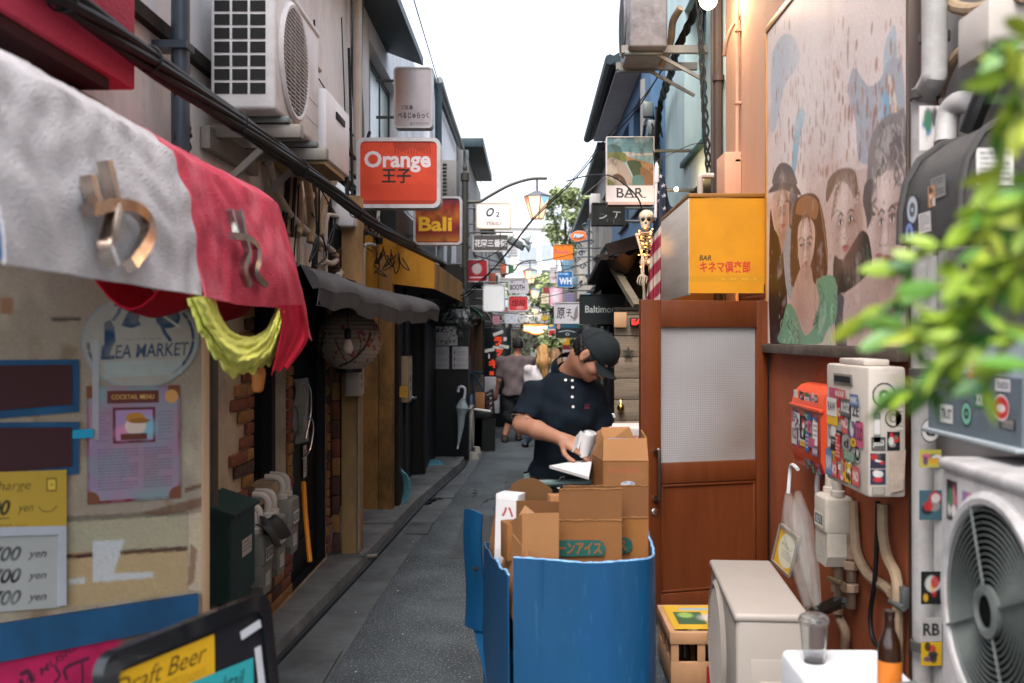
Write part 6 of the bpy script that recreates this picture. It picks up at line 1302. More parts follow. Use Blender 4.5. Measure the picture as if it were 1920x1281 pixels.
c = P(1328, -2, 6.97); mb = MB(); mb.ell(c, (.065, .065, .075)); mb.build('bulb', M('wall_bulb', '#fff0d8', .3, var=0, emit='#ffd9a0', es=9), t); lamp('wall_light', c + V((.02, -.1, -.05)), 4.5, (1, .74, .48), .07)
mb = MB(); mb.tube([P(1412, -10, 6.9), P(1395, 20, 6.9), P(1372, 52, 6.9), P(1362, 80, 6.9), P(1358, 105, 6.9)], .014, 8, sm=4); mb.lathe([(.02, .1), (.05, .06), (.09, .02)], c, n=14); mb.build('arm', M('lamp_arm', '#8a6a52', .5), t)
mb = MB(); mb.tube([(1.425, 6.87, 1.65), (1.425, 6.87, 6)], .012, 8)
for z in (2.9, 3.3, 3.8, 4.3): mb.box(1.41, 1.45, 6.85, 6.89, z, z + .015)
tag(mb.build('conduit', salmon), 'thin orange painted conduit on the upper orange wall', 'pipe')
t = thing('meter_box', 'salmon painted meter box beside the brown drainpipe over the canopy', 'box', (1.35, 7.2, 2.7)); a = P(1358, 292, 7.0)
mb = MB(); mb.box(1.335, 1.45, 6.85, 7.15, a.z - .42, a.z, .006); mb.build('casing', salmon, t)
mb = MB(); mb.tube([P(1313, 368, 7.3), P(1313, 335, 7.3), P(1318, 330, 7.3), P(1338, 330, 7.3)], .022, 9, sm=4); tag(mb.build('elbow_pipe', lagw), 'pale elbow pipe above the yellow canopy', 'pipe')
# ------------------------------------------------------------------ flag, skeleton with fairy lights, plank wall
FY = 7.72; fo = [(1222, 278), (1233, 302), (1245, 335), (1257, 384), (1268, 394), (1262, 425), (1246, 440), (1244, 566), (1210, 566), (1215, 520), (1221, 455), (1227, 400), (1229, 345), (1224, 300)]
cv = Canvas(70, 300, 2.2, '#b9ab9f'); fx0, fy0 = 1204, 272; L_ = lambda x, y: (x - fx0, y - fy0)
cv.poly([L_(*p) for p in ((1215, 272), (1275, 272), (1275, 415), (1250, 405), (1242, 418), (1218, 455), (1210, 455))], '#27303f'); cv.noise('#1a202c', 5, .5, .8, .0)
for k in range(6): y = 440 + 43 * k; cv.poly([L_(*p) for p in ((1200, y + 45), (1250, y - 15), (1250, y + 8), (1200, y + 68))], '#8f2a3c')
cv.poly([L_(*p) for p in ((1246, 405), (1275, 395), (1275, 425), (1250, 440))], '#b5a596'); cv.poly([L_(*p) for p in ((1244, 420), (1262, 410), (1275, 430), (1250, 440))], '#7c2636')
for sx, sy in ((1239, 330), (1243, 349), (1234, 360), (1244, 368), (1233, 376), (1252, 352), (1254, 360), (1230, 393), (1245, 392), (1228, 410), (1237, 312)):
 cv.poly([(sx - fx0 + (4.6 if q % 2 == 0 else 1.8) * sin(q * pi / 5), sy - fy0 - (4.6 if q % 2 == 0 else 1.8) * cos(q * pi / 5)) for q in range(10)], '#c9bfc0')
k = FY / F; pf = np.array([L_(*p) for p in fo], float)
def fmask(u, v):
 X, Y = u * 70, v * 300; ins = np.zeros(X.shape, bool); j = len(pf) - 1
 for i in range(len(pf)):
  (xi, yi), (xj, yj) = pf[i], pf[j]
  if yi != yj: ins ^= ((yi > Y) != (yj > Y)) & (X < (xj - xi) * (Y - yi) / (yj - yi) + xi)
  j = i
 return ins
t = thing('flag', 'star spangled flag hanging folded beside the yellow canopy', 'flag', tuple(P(1235, 420, FY)))
cv.build('cloth', M('flag_cloth', rough=.85, attr=True, var=.12, vs=6, bump=.2, bs=200), P(fx0, fy0, FY), X_ * (70 * k), Z_ * (-300 * k), t, lambda fx, fy: np.stack([0 * fx + 0 * fy, .03 * np.sin(fx * 17 + fy * 3) + .015 * np.sin(fx * 39), 0 * fx + 0 * fy], -1), mask=fmask)
mb = MB(); mb.tube([P(1231, 318, FY), P(1229, 408, FY - .02)], .011, 8); mb.lathe([(0, .06), (.012, .045), (.02, .0), (.02, -.1)], P(1231, 318, FY), n=10); mb.build('pole', M('white_pole', '#cfcdd0', .4), t)
bone = M('bone', '#c4b49c', .5, var=.2, vs=15, dirt='#7a5f40', da=.35, ds=12); SY = 8.0; s_ = SY / F
t = thing('skeleton', 'plastic skeleton decoration wrapped in fairy lights beside the flag', 'skeleton', tuple(P(1210, 480, SY)))
q = lambda x, y, d=0.: P(x, y, SY + d)
sk = SDF(np.array(q(1185, 435)) - .08, np.array(q(1235, 385)) + .1, .005)
hc = np.array(q(1212, 408)); sk.ell(hc, (.062, .07, .062), k=0); sk.ell(hc + (-.012, -.035, -.055), (.04, .035, .04), k=.02); sk.ell(hc + (-.015, -.04, -.085), (.028, .03, .022), k=.012)
for dx in (-.034, .012): sk.ell(hc + (dx, -.068, -.022), (.017, .03, .015), op='-')
sk.ell(hc + (-.012, -.078, -.052), (.008, .02, .011), op='-')
mb = MB(); sk.build('skull', bone, t)
for k in range(9): mb.ell(hc + V((-.04 + .007 * k, -.068, -.085)), (.003, .004, .006), nu=6, nv=4)
mb.build('teeth', bone, t); mb = MB()
for dx in (-.034, .012): mb.ell(hc + V((dx, -.058, -.022)), (.016, .012, .014), nu=10, nv=6)
mb.ell(hc + V((-.012, -.066, -.052)), (.007, .008, .01), nu=8, nv=5); mb.pieces('socket_shade', blk, t)  # black ellipsoids put the shade of sockets and nose hole into colour
mb = MB(); sp = cat([q(1212, 428), q(1214, 450), q(1213, 475), q(1211, 488)], 5)
for p in sp: mb.ell(p, (.012, .014, .009), nu=8, nv=5)
for k in range(6):
 z = q(0, 436 + k * 6).z; cx = q(1212, 0).x; w = (.05, .06, .066, .066, .062, .054)[k]
 mb.tube([V((cx + w * sin(a), SY - .055 * cos(a) * .9, z - .012 * cos(a))) for a in np.linspace(.35, 2 * pi - .35, 18)], .0048, 5)
mb.build('rib_cage', bone, t)
mb = MB(); mb.tube([q(1194, 440, -.02), q(1212, 436, -.06), q(1228, 438, -.02)], .007, 6, sm=3); mb.ell(q(1194, 441, -.02), .016); mb.ell(q(1230, 440, -.02), .016); mb.build('collar_bone', bone, t)
mb = MB(); mb.tube([q(1194, 442, -.02), q(1199, 460, -.05), q(1204, 480, -.07)], [.013, .008, .012], 7); mb.tube([q(1204, 480, -.07), q(1203, 500, -.08), q(1203, 512, -.08)], [.009, .006, .008], 6); mb.tube([q(1206, 481, -.07), q(1207, 500, -.08), q(1206, 512, -.08)], [.008, .005, .007], 6)
for k in range(5): x = 1195 + 4.2 * k; mb.tube([q(1204, 513, -.08), q(x + 2, 520, -.085), q(x, 529, -.085), q(x + 1, 537 - abs(k - 2) * 2, -.08)], [.006, .0055, .005, .003], 5)
mb.build('arm', bone, t)
mb = MB(); mb.tube([q(1229, 442, -.02), q(1232, 465, -.04), q(1226, 482, -.08), q(1214, 478, -.11)], [.012, .008, .011, .007], 6); mb.build('arm', bone, t)
mb = MB(); mb.ell(q(1206, 492), (.03, .025, .035)); mb.ell(q(1218, 492), (.03, .025, .035)); mb.build('pelvis', bone, t)
for dx in (0, 13):
 mb = MB(); mb.tube([q(1205 + dx, 495), q(1207 + dx, 530), q(1208 + dx, 560), q(1208 + dx, 590)], [.013, .009, .013, .008], 7); mb.build('leg', bone, t)
t = thing('fairy_lights', 'string of warm fairy lights wound round the skeleton', 'lights', tuple(q(1212, 470))); rf = random.Random(3)
mb = MB(); wp = [q(1212 + 13 * sin(k * 1.3), 428 + 2.2 * k, -.07 - .01 * cos(k)) for k in range(34)]; mb.tube(wp, .0018, 4, sm=3); mb.build('wire', rubber, t)
mb = MB()
for p in wp: mb.ell(p + V((rf.uniform(-.02, .02), -.005, rf.uniform(-.01, .01))), .005, nu=6, nv=4)
mb.build('bulbs', M('fairy_bulb', '#ffd9a0', .3, var=0, emit='#ff9d3a', es=5), t); lamp('fairy_glow', q(1216, 462, -.2), .25, (1, .5, .15), .08)
t = thing('plank_wall', 'grey weathered plank screen with a metal star and brass bell', 'wall', (.9, 8, 0))
plank = M('grey_plank', '#7d7061', .8, var=.3, vs=3, st=(1, 1, 22), dirt='#3c3328', da=.55, ds=2.5, bump=.2, bs=20)
mb = MB(); rp_ = random.Random(8); z = .0; PX0 = P(1152, 0, 8).x
while z < 1.9: h = .17; mb.box(PX0, 1.4, 8.0 + rp_.uniform(0, .006), 8.03, z + .003, min(z + h, 1.905) - .003, .003); z += h
mb.build('plank', plank, t); mb = MB(); mb.box(PX0 - .005, 1.4, 7.985, 8.04, 1.908, 1.93); mb.build('capping', darkw, t)
mb = MB(); c = P(1178, 661, 7.975); mb.prism([((.05 if k % 2 == 0 else .021) * sin(k * pi / 5), (.05 if k % 2 == 0 else .021) * cos(k * pi / 5)) for k in range(10)], c, X_, Z_, .01); tag(mb.build('star', M('iron_star', '#3c4038', .5, metal=.5)), 'dark metal star on the plank screen', 'ornament')
mb = MB(); c = P(1164, 765, 7.97); mb.ell(c, (.03, .028, .036)); mb.tube([c + Z_ * .03, c + V((0, .02, .06))], .006, 6); tag(mb.build('bell', M('brass', '#b38a3c', .25, metal=1, var=.1)), 'round brass bell on the plank screen', 'bell')
t = thing('led_sign', 'small black sign with red lit letters on the plank screen', 'lit sign', tuple(P(1195, 604, 7.9)))
a, b = P(1182, 596, 7.93), P(1216, 612, 7.93); mb = MB(); mb.box(a.x, b.x, 7.93, 7.98, b.z, a.z, .004); mb.build('case', blk, t)
mb = MB(); mb.text('EAT', P(1199, 604, 7.928), X_, Z_, w=.12, h=.045, bold=.02); mb.build('lettering', M('led_red', '#c22', .5, var=0, emit='#ff2418', es=1.2), t, smooth=0)
mb = MB(); mb.obox(P(1163, 600, 7.97), (.1, .02, .12), None, .003); tag(mb.build('bare_board', M('bare_wood', '#b08a66', .7, var=.2)), 'pale square of bare wood high on the plank screen', 'board')
t = thing('carton', 'white carton with red lettering behind the worker', 'carton', (.72, 6.9, .7))
mb = MB(); mb.box(.53, .98, 6.75, 7.15, .72, 1.075, .006); mb.build('box', M('white_carton', '#c3bdba', .7, var=.06), t)
cv = Canvas(4.5, 1.5, 40, '#c3bdba'); cv.text('COFFEE CREAM', 2.2, .3, 3.6, .22, '#a33a3a', .02); cv.scribble(.4, .55, 4, 1.0, 3, '#b06a6a', .7); cv.build('print', paint, (.535, 6.747, 1.06), (.44, 0, 0), (0, 0, -.3), t)
t = thing('carton', 'brown carton under the white lettered one', 'carton', (.72, 6.95, 0)); mb = MB(); mb.box(.5, 1.0, 6.72, 7.2, 0.02, .715, .006); mb.build('box', M('brown_card', '#a2764c', .8, var=.1), t)
mb = MB(); mb.tube([P(1146, 792, 6.8), P(1146, 780, 6.8), P(1150, 777, 6.8), P(1152, 783, 6.8)], .008, 6, sm=3); tag(mb.build('umbrella_hook', M('white_plastic', '')), 'white umbrella handle poking up behind the white carton', 'handle')
# ------------------------------------------------------------------ mural on the orange wall
t = thing('mural', 'large faded painted mural of film star faces in a wooden frame', 'painting', (1.44, 5, 2.5)); MX = 1.432
MW, MH = 6.03 - 3.80, 3.53 - 1.655
def mm(px, py): y = MX * F / (px - CX); return (6.03 - y, 3.53 - (H - (py - HY) * y / F))
cv = Canvas(MW, MH, 150, '#d6c4bd'); cv.noise('#dfd2cd', 4, .4, .7, .8, 1); cv.noise('#bfa196', 7, .5, .75, .6, 2)
def mp(pts, col, op=1., sm=5): cv.poly([mm(*p) for p in pts], col, op, sm)
def ml(pts, w, col, op=1.): cv.line([mm(*p) for p in pts], w, col, op, 5)
mp([(1452, 90), (1470, 65), (1490, 72), (1500, 105), (1492, 130), (1470, 165), (1456, 235), (1446, 240), (1447, 120)], '#b3b5ba')
mp([(1494, 214), (1510, 212), (1500, 260), (1492, 320), (1484, 320)], '#8fb0bd'); mp([(1656, 110), (1668, 60), (1680, 60), (1684, 200), (1694, 240), (1660, 235)], '#a9b6bd', .9)
mp([(1590, 172), (1600, 128), (1616, 148), (1630, 162), (1650, 150), (1662, 120), (1680, 110), (1692, 130), (1694, 230), (1660, 240), (1640, 300), (1610, 300), (1604, 230)], '#a6a8af'); mp([(1648, 190), (1664, 170), (1676, 205), (1662, 235), (1650, 232)], '#7fa6c2', .9); mp([(1664, 150), (1672, 150), (1684, 215), (1672, 220)], '#cfc6bd')
rm = random.Random(21)
for k in range(420):
 x, y = rm.uniform(1448, 1692), rm.uniform(40, 330); u, v = mm(x, y); s = rm.uniform(.008, .022)
 if rm.random() < .35 + .5 * (y > 150): cv.ell(u, v, s * .8, s * rm.uniform(1, 2.2), rm.choice(('#a06a48', '#b07a58', '#7d5a40', '#94644a')), rm.uniform(.25, .8), .5, rm.uniform(-.3, .3))
for k in range(26): x = rm.uniform(1500, 1690); y = rm.uniform(60, 250); ml([(x, y), (x + rm.uniform(-6, 6), y + 25), (x + rm.uniform(-8, 8), y + 60)], .008, '#b08a78', .5)
# background tone of the lower half
mp([(1444, 420), (1560, 330), (1694, 300), (1694, 650), (1444, 640)], '#c6afa6', .9, 0)
# large pale face, right
mp([(1625, 330), (1632, 262), (1655, 222), (1680, 212), (1697, 216), (1697, 380), (1640, 420), (1622, 400)], '#857b78'); mp([(1640, 290), (1650, 250), (1676, 232), (1690, 246), (1668, 270), (1654, 310)], '#a39a96', .9); mp([(1664, 300), (1680, 262), (1697, 255), (1697, 300), (1680, 320)], '#6d6361', .9)
mp([(1629, 360), (1650, 325), (1676, 320), (1694, 330), (1697, 470), (1684, 500), (1664, 524), (1646, 516), (1633, 480), (1627, 420)], '#cdb8b1'); mp([(1620, 350), (1634, 335), (1642, 350), (1634, 372), (1636, 400), (1624, 430), (1618, 400)], '#5c5250')
ml([(1630, 388), (1636, 384), (1646, 394)], .012, '#5c4a44'); ml([(1664, 396), (1672, 386), (1686, 380)], .012, '#5c4a44'); mp([(1631, 400), (1637, 396), (1643, 402), (1637, 405)], '#4a4644'); mp([(1664, 404), (1672, 398), (1680, 402), (1672, 408)], '#4a4644'); ml([(1650, 404), (1652, 440), (1648, 458), (1656, 460)], .01, '#8f7468', .8); mp([(1640, 478), (1650, 474), (1660, 478), (1650, 484)], '#9c625c')
# couple, middle
mp([(1548, 470), (1545, 400), (1556, 345), (1580, 330), (1605, 350), (1622, 400), (1624, 440), (1606, 470), (1580, 500), (1566, 490)], '#c9aea3'); mp([(1550, 380), (1552, 340), (1572, 318), (1600, 318), (1608, 350), (1602, 372), (1588, 345), (1570, 342)], '#7d604c'); ml([(1560, 405), (1568, 395), (1578, 398)], .01, '#6b4f40'); ml([(1590, 420), (1598, 412), (1606, 416)], .01, '#6b4f40'); ml([(1578, 400), (1586, 430), (1580, 440)], .009, '#8f6f60', .8); mp([(1600, 392), (1612, 380), (1618, 420), (1612, 445)], '#b7998c', .9)
mp([(1610, 437), (1622, 434), (1630, 450), (1634, 498), (1612, 528), (1578, 552), (1566, 560), (1562, 540), (1564, 480), (1580, 486)], '#232c2b', 1, 3)
for k in range(4):
 for j in range(7): x, y = 1582 + j * 7 + k, 522 - j * 7 + k * 9 - 22; ml([(x, y), (x + 3, y + 6)], .007, '#4a6b68', .8)
mp([(1566, 560), (1600, 545), (1640, 505), (1694, 540), (1694, 652), (1568, 648)], '#bda59c'); mp([(1566, 560), (1582, 556), (1580, 600), (1588, 648), (1568, 648)], '#39424a', .9)
# man with hat, left
mp([(1444, 400), (1452, 430), (1472, 470), (1474, 645), (1444, 640)], '#241914', 1, 3); mp([(1468, 430), (1486, 400), (1494, 440), (1490, 540), (1480, 560), (1472, 520)], '#9aa0a5')
mp([(1450, 370), (1458, 352), (1476, 350), (1484, 372), (1482, 410), (1474, 436), (1464, 448), (1455, 432), (1450, 400)], '#c09a86'); mp([(1450, 348), (1453, 322), (1464, 306), (1480, 309), (1490, 326), (1492, 350)], '#5d5052', 1, 3); mp([(1441, 362), (1452, 346), (1474, 342), (1494, 350), (1502, 366), (1488, 362), (1466, 356)], '#453a3c', 1, 3); mp([(1482, 356), (1495, 350), (1494, 400), (1482, 430), (1480, 400)], '#45393a', .9)
ml([(1458, 378), (1463, 375), (1467, 379)], .009, '#4a342c'); ml([(1472, 379), (1477, 376), (1481, 381)], .009, '#4a342c'); ml([(1469, 382), (1468, 400), (1472, 403)], .007, '#94705e'); ml([(1461, 419), (1468, 423), (1473, 420)], .009, '#7a4a40'); mp([(1458, 430), (1474, 436), (1466, 478)], '#b58f7c', 1, 0)
# woman with long hair and green ruffles
mp([(1482, 520), (1484, 420), (1492, 378), (1508, 364), (1530, 366), (1543, 400), (1552, 480), (1546, 530), (1520, 560), (1490, 540)], '#5b3b2a'); mp([(1492, 400), (1498, 374), (1516, 366), (1534, 380), (1530, 410), (1512, 404)], '#9a6c49'); ml([(1536, 372), (1546, 440), (1552, 500)], .012, '#b98a60', .8)
mp([(1497, 425), (1506, 410), (1520, 410), (1528, 430), (1526, 470), (1516, 506), (1508, 516), (1500, 500), (1496, 460)], '#cfae9f'); ml([(1498, 450), (1503, 445), (1508, 449)], .009, '#4a3226'); ml([(1513, 448), (1518, 443), (1523, 447)], .009, '#4a3226'); mp([(1499, 460), (1503, 456), (1507, 460), (1503, 462)], '#3a3430'); mp([(1513, 458), (1518, 454), (1522, 458), (1518, 460)], '#3a3430'); mp([(1503, 500), (1508, 496), (1514, 499), (1508, 505)], '#a8554e'); ml([(1509, 462), (1508, 482), (1511, 484)], .007, '#a4806e')
mp([(1500, 505), (1520, 500), (1526, 530), (1548, 545), (1544, 600), (1514, 628), (1500, 600), (1482, 590), (1484, 555)], '#c29f90', 1, 3)
for lst in ([(1476, 570), (1490, 580), (1510, 628), (1530, 610), (1540, 642), (1462, 642), (1466, 612)], [(1530, 528), (1550, 515), (1566, 522), (1570, 560), (1566, 600), (1550, 620), (1540, 642), (1520, 642), (1528, 600), (1536, 560)]): mp(lst, '#6f9a7c', 1, 3)
for k in range(46):
 x, y = (rm.uniform(1466, 1500), rm.uniform(580, 640)) if k % 2 else (rm.uniform(1528, 1566), rm.uniform(525, 638)); ml([(x, y), (x + rm.uniform(-4, 6), y + 8), (x + rm.uniform(-5, 5), y + 18)], rm.uniform(.006, .016), rm.choice(('#a9c7ad', '#4a7058', '#8fb598', '#36523f')), .8)
def shade(px, py, rx, ry, col, op, rot=0.): u, v = mm(px, py); cv.ell(u, v, rx, ry, col, op, 1.6, rot)
def face(px, py, w, h, hair, seed):      # soft shading, hair strands, eyes, nose and lips over a painted head
 u, v = mm(px, py); r = random.Random(seed)
 for dx, dy, rx, ry, c_, o_ in ((.3, .1, .28, .5, '#8d6a5c', .5), (-.34, .1, .16, .45, '#9a7868', .4), (-.1, -.28, .3, .2, '#ead9d0', .55), (-.08, .14, .09, .22, '#ead9d0', .5), (.02, .3, .16, .06, '#8d6458', .5), (-.2, -.02, .14, .07, '#7d5c50', .55), (.2, -.02, .14, .07, '#7d5c50', .55), (0, .47, .2, .08, '#8d6a5c', .5)): cv.ell(u + dx * w, v + dy * h, rx * w, ry * h, c_, o_, 1.5)
 for s_ in (-1, 1):
  x = u + s_ * .2 * w; cv.line([(x - .11 * w, v - .1 * h), (x, v - .13 * h), (x + .11 * w, v - .1 * h)], .022 * h, '#3d2a22', .85, 4); cv.ell(x, v - .03 * h, .09 * w, .028 * h, '#ded2cc', .9); cv.ell(x, v - .03 * h, .035 * w, .03 * h, '#2c2422'); cv.line([(x - .1 * w, v - .035 * h), (x, v - .06 * h), (x + .1 * w, v - .035 * h)], .012 * h, '#2c201c', .9, 4)
 cv.line([(u + .04 * w, v), (u + .06 * w, v + .14 * h), (u - .05 * w, v + .17 * h), (u - .1 * w, v + .15 * h)], .012 * h, '#8a6152', .7, 4); cv.ell(u, v + .27 * h, .13 * w, .022 * h, '#9c4f4a', .95); cv.ell(u, v + .3 * h, .1 * w, .02 * h, '#b06a62', .9)
 for k in range(40):
  a_ = r.uniform(-2.9, -.25); x0, y0 = u + .42 * w * cos(a_), v - .1 * h + .42 * h * sin(a_); cv.line([(x0, y0), (x0 + .14 * w * cos(a_ + r.uniform(-.6, .6)), y0 + .1 * h * sin(a_) + .05 * h), (x0 + .22 * w * cos(a_), y0 + r.uniform(.02, .2) * h)], .008 * h * r.uniform(.6, 1.8), r.choice(hair), .75, 4)
face(1467, 398, .2, .27, ('#2d2422', '#5a4a48'), 1); face(1511, 462, .19, .31, ('#8a5c3c', '#4a2f20', '#b0845c', '#6d4630'), 2); face(1585, 418, .36, .4, ('#6d5140', '#a58468', '#4a382e'), 3); face(1662, 420, .3, .5, ('#57504e', '#a59c98', '#3d3836', '#7d7572'), 4)
for k in range(34): x = rm.uniform(1630, 1694); y = rm.uniform(220, 320); ml([(x, y), (x + rm.uniform(-6, 8), y + 16), (x + rm.uniform(-8, 4), y + 30)], rm.uniform(.006, .012), rm.choice(('#4f4845', '#b5aca8', '#6d6562')), .7)
for k in range(30): x = rm.uniform(1484, 1550); y = rm.uniform(430, 520); ml([(x, y), (x + rm.uniform(-3, 3), y + 20), (x + rm.uniform(-5, 5), y + 42)], rm.uniform(.005, .01), rm.choice(('#3d2619', '#7d5436')), .0 if 1496 < x < 1528 else .7)
for k in range(330):
 u, v = mm(rm.uniform(1446, 1694), rm.uniform(330, 640)); cv.ell(u, v, rm.uniform(.003, .009), rm.uniform(.004, .014), rm.choice(('#8a6450', '#a57d66', '#6d5040', '#d9cac2')), rm.uniform(.2, .6), .5)
shade(1520, 110, .35, .3, '#ece0da', .5); shade(1640, 600, .2, .2, '#8d7468', .35); shade(1500, 580, .1, .12, '#9a7464', .45)
cv.noise('#e2d3cc', 16, .66, .85, .3, 31)
cv.grain(.05); cv.build('picture', M('mural_paint', rough=.45, attr=True, var=.04), (MX, 6.03, 3.53), (0, -MW, 0), (0, 0, -MH), t)
mb = MB(); mb.box(1.425, 1.449, 3.79, 6.045, 3.535, 3.575, .003); mb.box(1.425, 1.449, 6.033, 6.06, 1.66, 3.5345, .003); mb.build('frame', M('gilt_wood', '#b07a3c', .4, var=.2), t)
mb = MB(); mb.box(1.395, 1.449, 3.79, 6.06, 1.60, 1.652, .004); mb.build('sill', M('mural_sill', '#4a3f38', .6, var=.3, dirt='#8a8178', da=.4), t)
mb = MB(); mb.box(1.4365, 1.4495, 3.795, 6.03, 1.655, 3.53); mb.build('backing', M('mural_back', '#7a6a60', .8), t)
# ------------------------------------------------------------------ stickers
rs = random.Random(17); STC = ['#c9c6c2', '#1a1c1f', '#b3282c', '#cfa42c', '#2c5c8f', '#c9c6c2', '#3c6b4a', '#c05a7a', '#8f8a86', '#d9d6d0', '#222', '#5a3a6b']
def sticker(par, o, u, v, kind=None, bg=None, txt=None, fg=None, name='sticker'):
 W, Hh = V(u).length, V(v).length; bg = bg or rs.choice(STC); fg = fg or ('#17181a' if sum(lin(bg)) > .7 else '#c9c6c2')
 cv = Canvas(W, Hh, max(9, 26) / max(W, Hh), bg); kind = kind or rs.choice(('text', 'lines', 'blob', 'ring', 'text', 'two')); c = (W / 2, Hh / 2); msk = None
 if kind == 'text': cv.rect(W * .06, Hh * .06, W * .94, Hh * .94, fg, .15); cv.text(txt or rs.choice(('ZE', 'OK', 'TOKYO', 'RAW', 'DUD', 'NO', 'HEY', 'KOZ', 'NIK')), *c, W * .76, Hh * .5, fg, .03)
 elif kind == 'lines': cv.scribble(W * .12, Hh * .12, W * .88, Hh * .9, rs.randint(3, 6), fg, .85, .5, rs.randint(0, 99))
 elif kind == 'blob':
  for _ in range(6): cv.ell(rs.uniform(.2, .8) * W, rs.uniform(.2, .8) * Hh, rs.uniform(.1, .3) * W, rs.uniform(.1, .25) * Hh, rs.choice(STC), .9)
 elif kind == 'two': cv.rect(0, 0, W, Hh * .4, rs.choice(STC)); cv.text(rs.choice(('GO', 'UP', 'XX', '酒')), W / 2, Hh * .7, W * .6, Hh * .35, fg, .03)
 elif kind == 'ring':
  cv.ell(*c, W * .47, Hh * .47, fg); cv.ell(*c, W * .39, Hh * .39, bg); cv.text(txt or rs.choice(('d', 'W', 'A', '★', 'R')), *c, W * .42, Hh * .42, fg, .04); msk = lambda a, b: (a - .5) ** 2 + (b - .5) ** 2 < .245
 return cv.build(name, paint, o, u, v, par, None, None, msk)
def sticker_wall(par, o, u, v, n, w0, w1, lift=.0015, tries=60, avoid=.72):
 o, u, v = V(o), V(u), V(v); U, W_ = u.length, v.length; u_, v_ = u / U, v / W_; nn = u_.cross(-v_); got = []
 for _ in range(tries):
  if len(got) >= n: break
  w, h = rs.uniform(w0, w1), rs.uniform(w0, w1) * rs.choice((.6, 1, 1.4)); x, y = rs.uniform(0, max(.001, U - w)), rs.uniform(0, max(.001, W_ - h))
  if any(abs(x + w / 2 - a) < (w + c) / 2 * avoid and abs(y + h / 2 - b) < (h + d) / 2 * avoid for a, b, c, d in got): continue
  got.append((x + w / 2, y + h / 2, w, h)); sticker(par, o + u_ * x + v_ * y + nn * (lift + .0003 * len(got)), u_ * w, v_ * h)
# ------------------------------------------------------------------ things on the orange wall, right
t = thing('mailbox', 'orange mailbox plastered with stickers on the orange wall', 'mailbox', (1.39, 4.85, 1.25))
mb = MB(); pr = [(1.448, 1.06), (1.352, 1.06), (1.33, 1.12), (1.33, 1.36), (1.345, 1.42), (1.38, 1.455), (1.42, 1.465), (1.448, 1.465)]
a = [V((x, 4.56, z)) for x, z in pr]; b = [V((x, 5.08, z)) for x, z in pr]; n = len(pr); mb.add(a + b, [list(range(n - 1, -1, -1)), list(range(n, 2 * n))] + [[i, (i + 1) % n, n + (i + 1) % n, n + i] for i in range(n)]); mb.build('body', M('mailbox_orange', '#c2472a', .4, var=.08), t, smooth=40)
mb = MB(); mb.box(1.318, 1.34, 4.55, 5.09, 1.345, 1.362, .004); mb.build('flap', M('mailbox_orange', ''), t)
sticker_wall(t, (1.3285, 5.06, 1.335), (0, -.48, 0), (0, 0, -.2), 18, .06, .12, tries=300, avoid=.6); sticker_wall(t, (1.3385, 5.06, 1.43), (0, -.48, 0), (.001, 0, -.06), 7, .04, .08); sticker_wall(t, (1.3345, 4.98, 1.118), (0, -.38, 0), (.012, 0, -.05), 4, .05, .08)
for y in (4.9, 4.72):
 mb = MB(); mb.tube([(1.42, y, 1.06), (1.41, y, .95), (1.42, y - .02, .82)], .013, 8, sm=4); tag(mb.build('white_conduit', M('white_plastic', '')), 'white conduit under the far end of the orange mailbox' if y > 4.8 else 'white conduit under the near end of the orange mailbox', 'pipe')
t = thing('water_heater', 'dirty white wall water heater covered in stickers', 'heater', (1.35, 3.95, 1.35))
hw = M('heater_dirty', '#b9b0a6', .5, var=.1, vs=4, dirt='#7d7064', da=.5, ds=4)
mb = MB(); mb.box(1.25, 1.392, 3.69, 4.21, 1.1, 1.585, .012); mb.box(1.27, 1.37, 3.8, 4.1, 1.585, 1.61, .006); mb.build('casing', hw, t)
mb = MB(); mb.box(1.245, 1.252, 3.86, 4.1, 1.505, 1.55, .004); mb.build('vent', M('vent_metal', '#8f8a82', .4, metal=.5), t)
mb = MB(); mb.box(1.2435, 1.2455, 3.88, 4.08, 1.515, 1.54); mb.build('slot', acd, t)
sticker_wall(t, (1.2485, 4.19, 1.49), (0, -.46, 0), (0, 0, -.37), 30, .06, .15, tries=900, avoid=.62)
sticker(t, V((1.2455, 3.87, 1.455)), V((0, -.1, 0)), V((0, 0, -.085)), 'text', '#cfccc8', 'ZE'); sticker(t, V((1.2455, 4.0, 1.25)), V((0, -.12, 0)), V((0, 0, -.1)), 'blob', '#8a8580')
cs = lambda x, z: V((x, 3.688, z))
for x, z, w, h, kd, bg, tx in ((1.262, 1.53, .1, .1, 'ring', '#b9b2a8', 'o'), (1.31, 1.43, .07, .07, 'ring', '#b5aea4', '◯'), (1.27, 1.415, .028, .11, 'text', '#4a5a50', 'I'), (1.262, 1.325, .055, .05, 'text', '#1a1c1f', 'JESS3'), (1.32, 1.345, .05, .07, 'blob', '#17181b', None), (1.258, 1.265, .06, .055, 'blob', '#2c2c40', None), (1.258, 1.205, .06, .055, 'blob', '#30304a', None), (1.352, 1.5, .03, .06, 'text', '#b9b2a8', 'R'), (1.352, 1.43, .03, .08, 'lines', '#b9b2a8', None), (1.265, 1.14, .05, .03, 'lines', '#7d7468', None)):
 sticker(t, cs(x, z), V((w * .95, 0, 0)), V((0, 0, -h)), kd, bg, tx)
mb = MB(); mb.add([cs(1.325, 1.27) + V((0, -.001, 0)), cs(1.385, 1.28) + V((0, -.012, 0)), cs(1.38, 1.13) + V((0, -.004, 0)), cs(1.33, 1.12) + V((0, -.01, 0))], [[0, 3, 2, 1]]); mb.build('torn_paper', M('torn_paper', '#a8988a', .8, var=.25, vs=20), t)
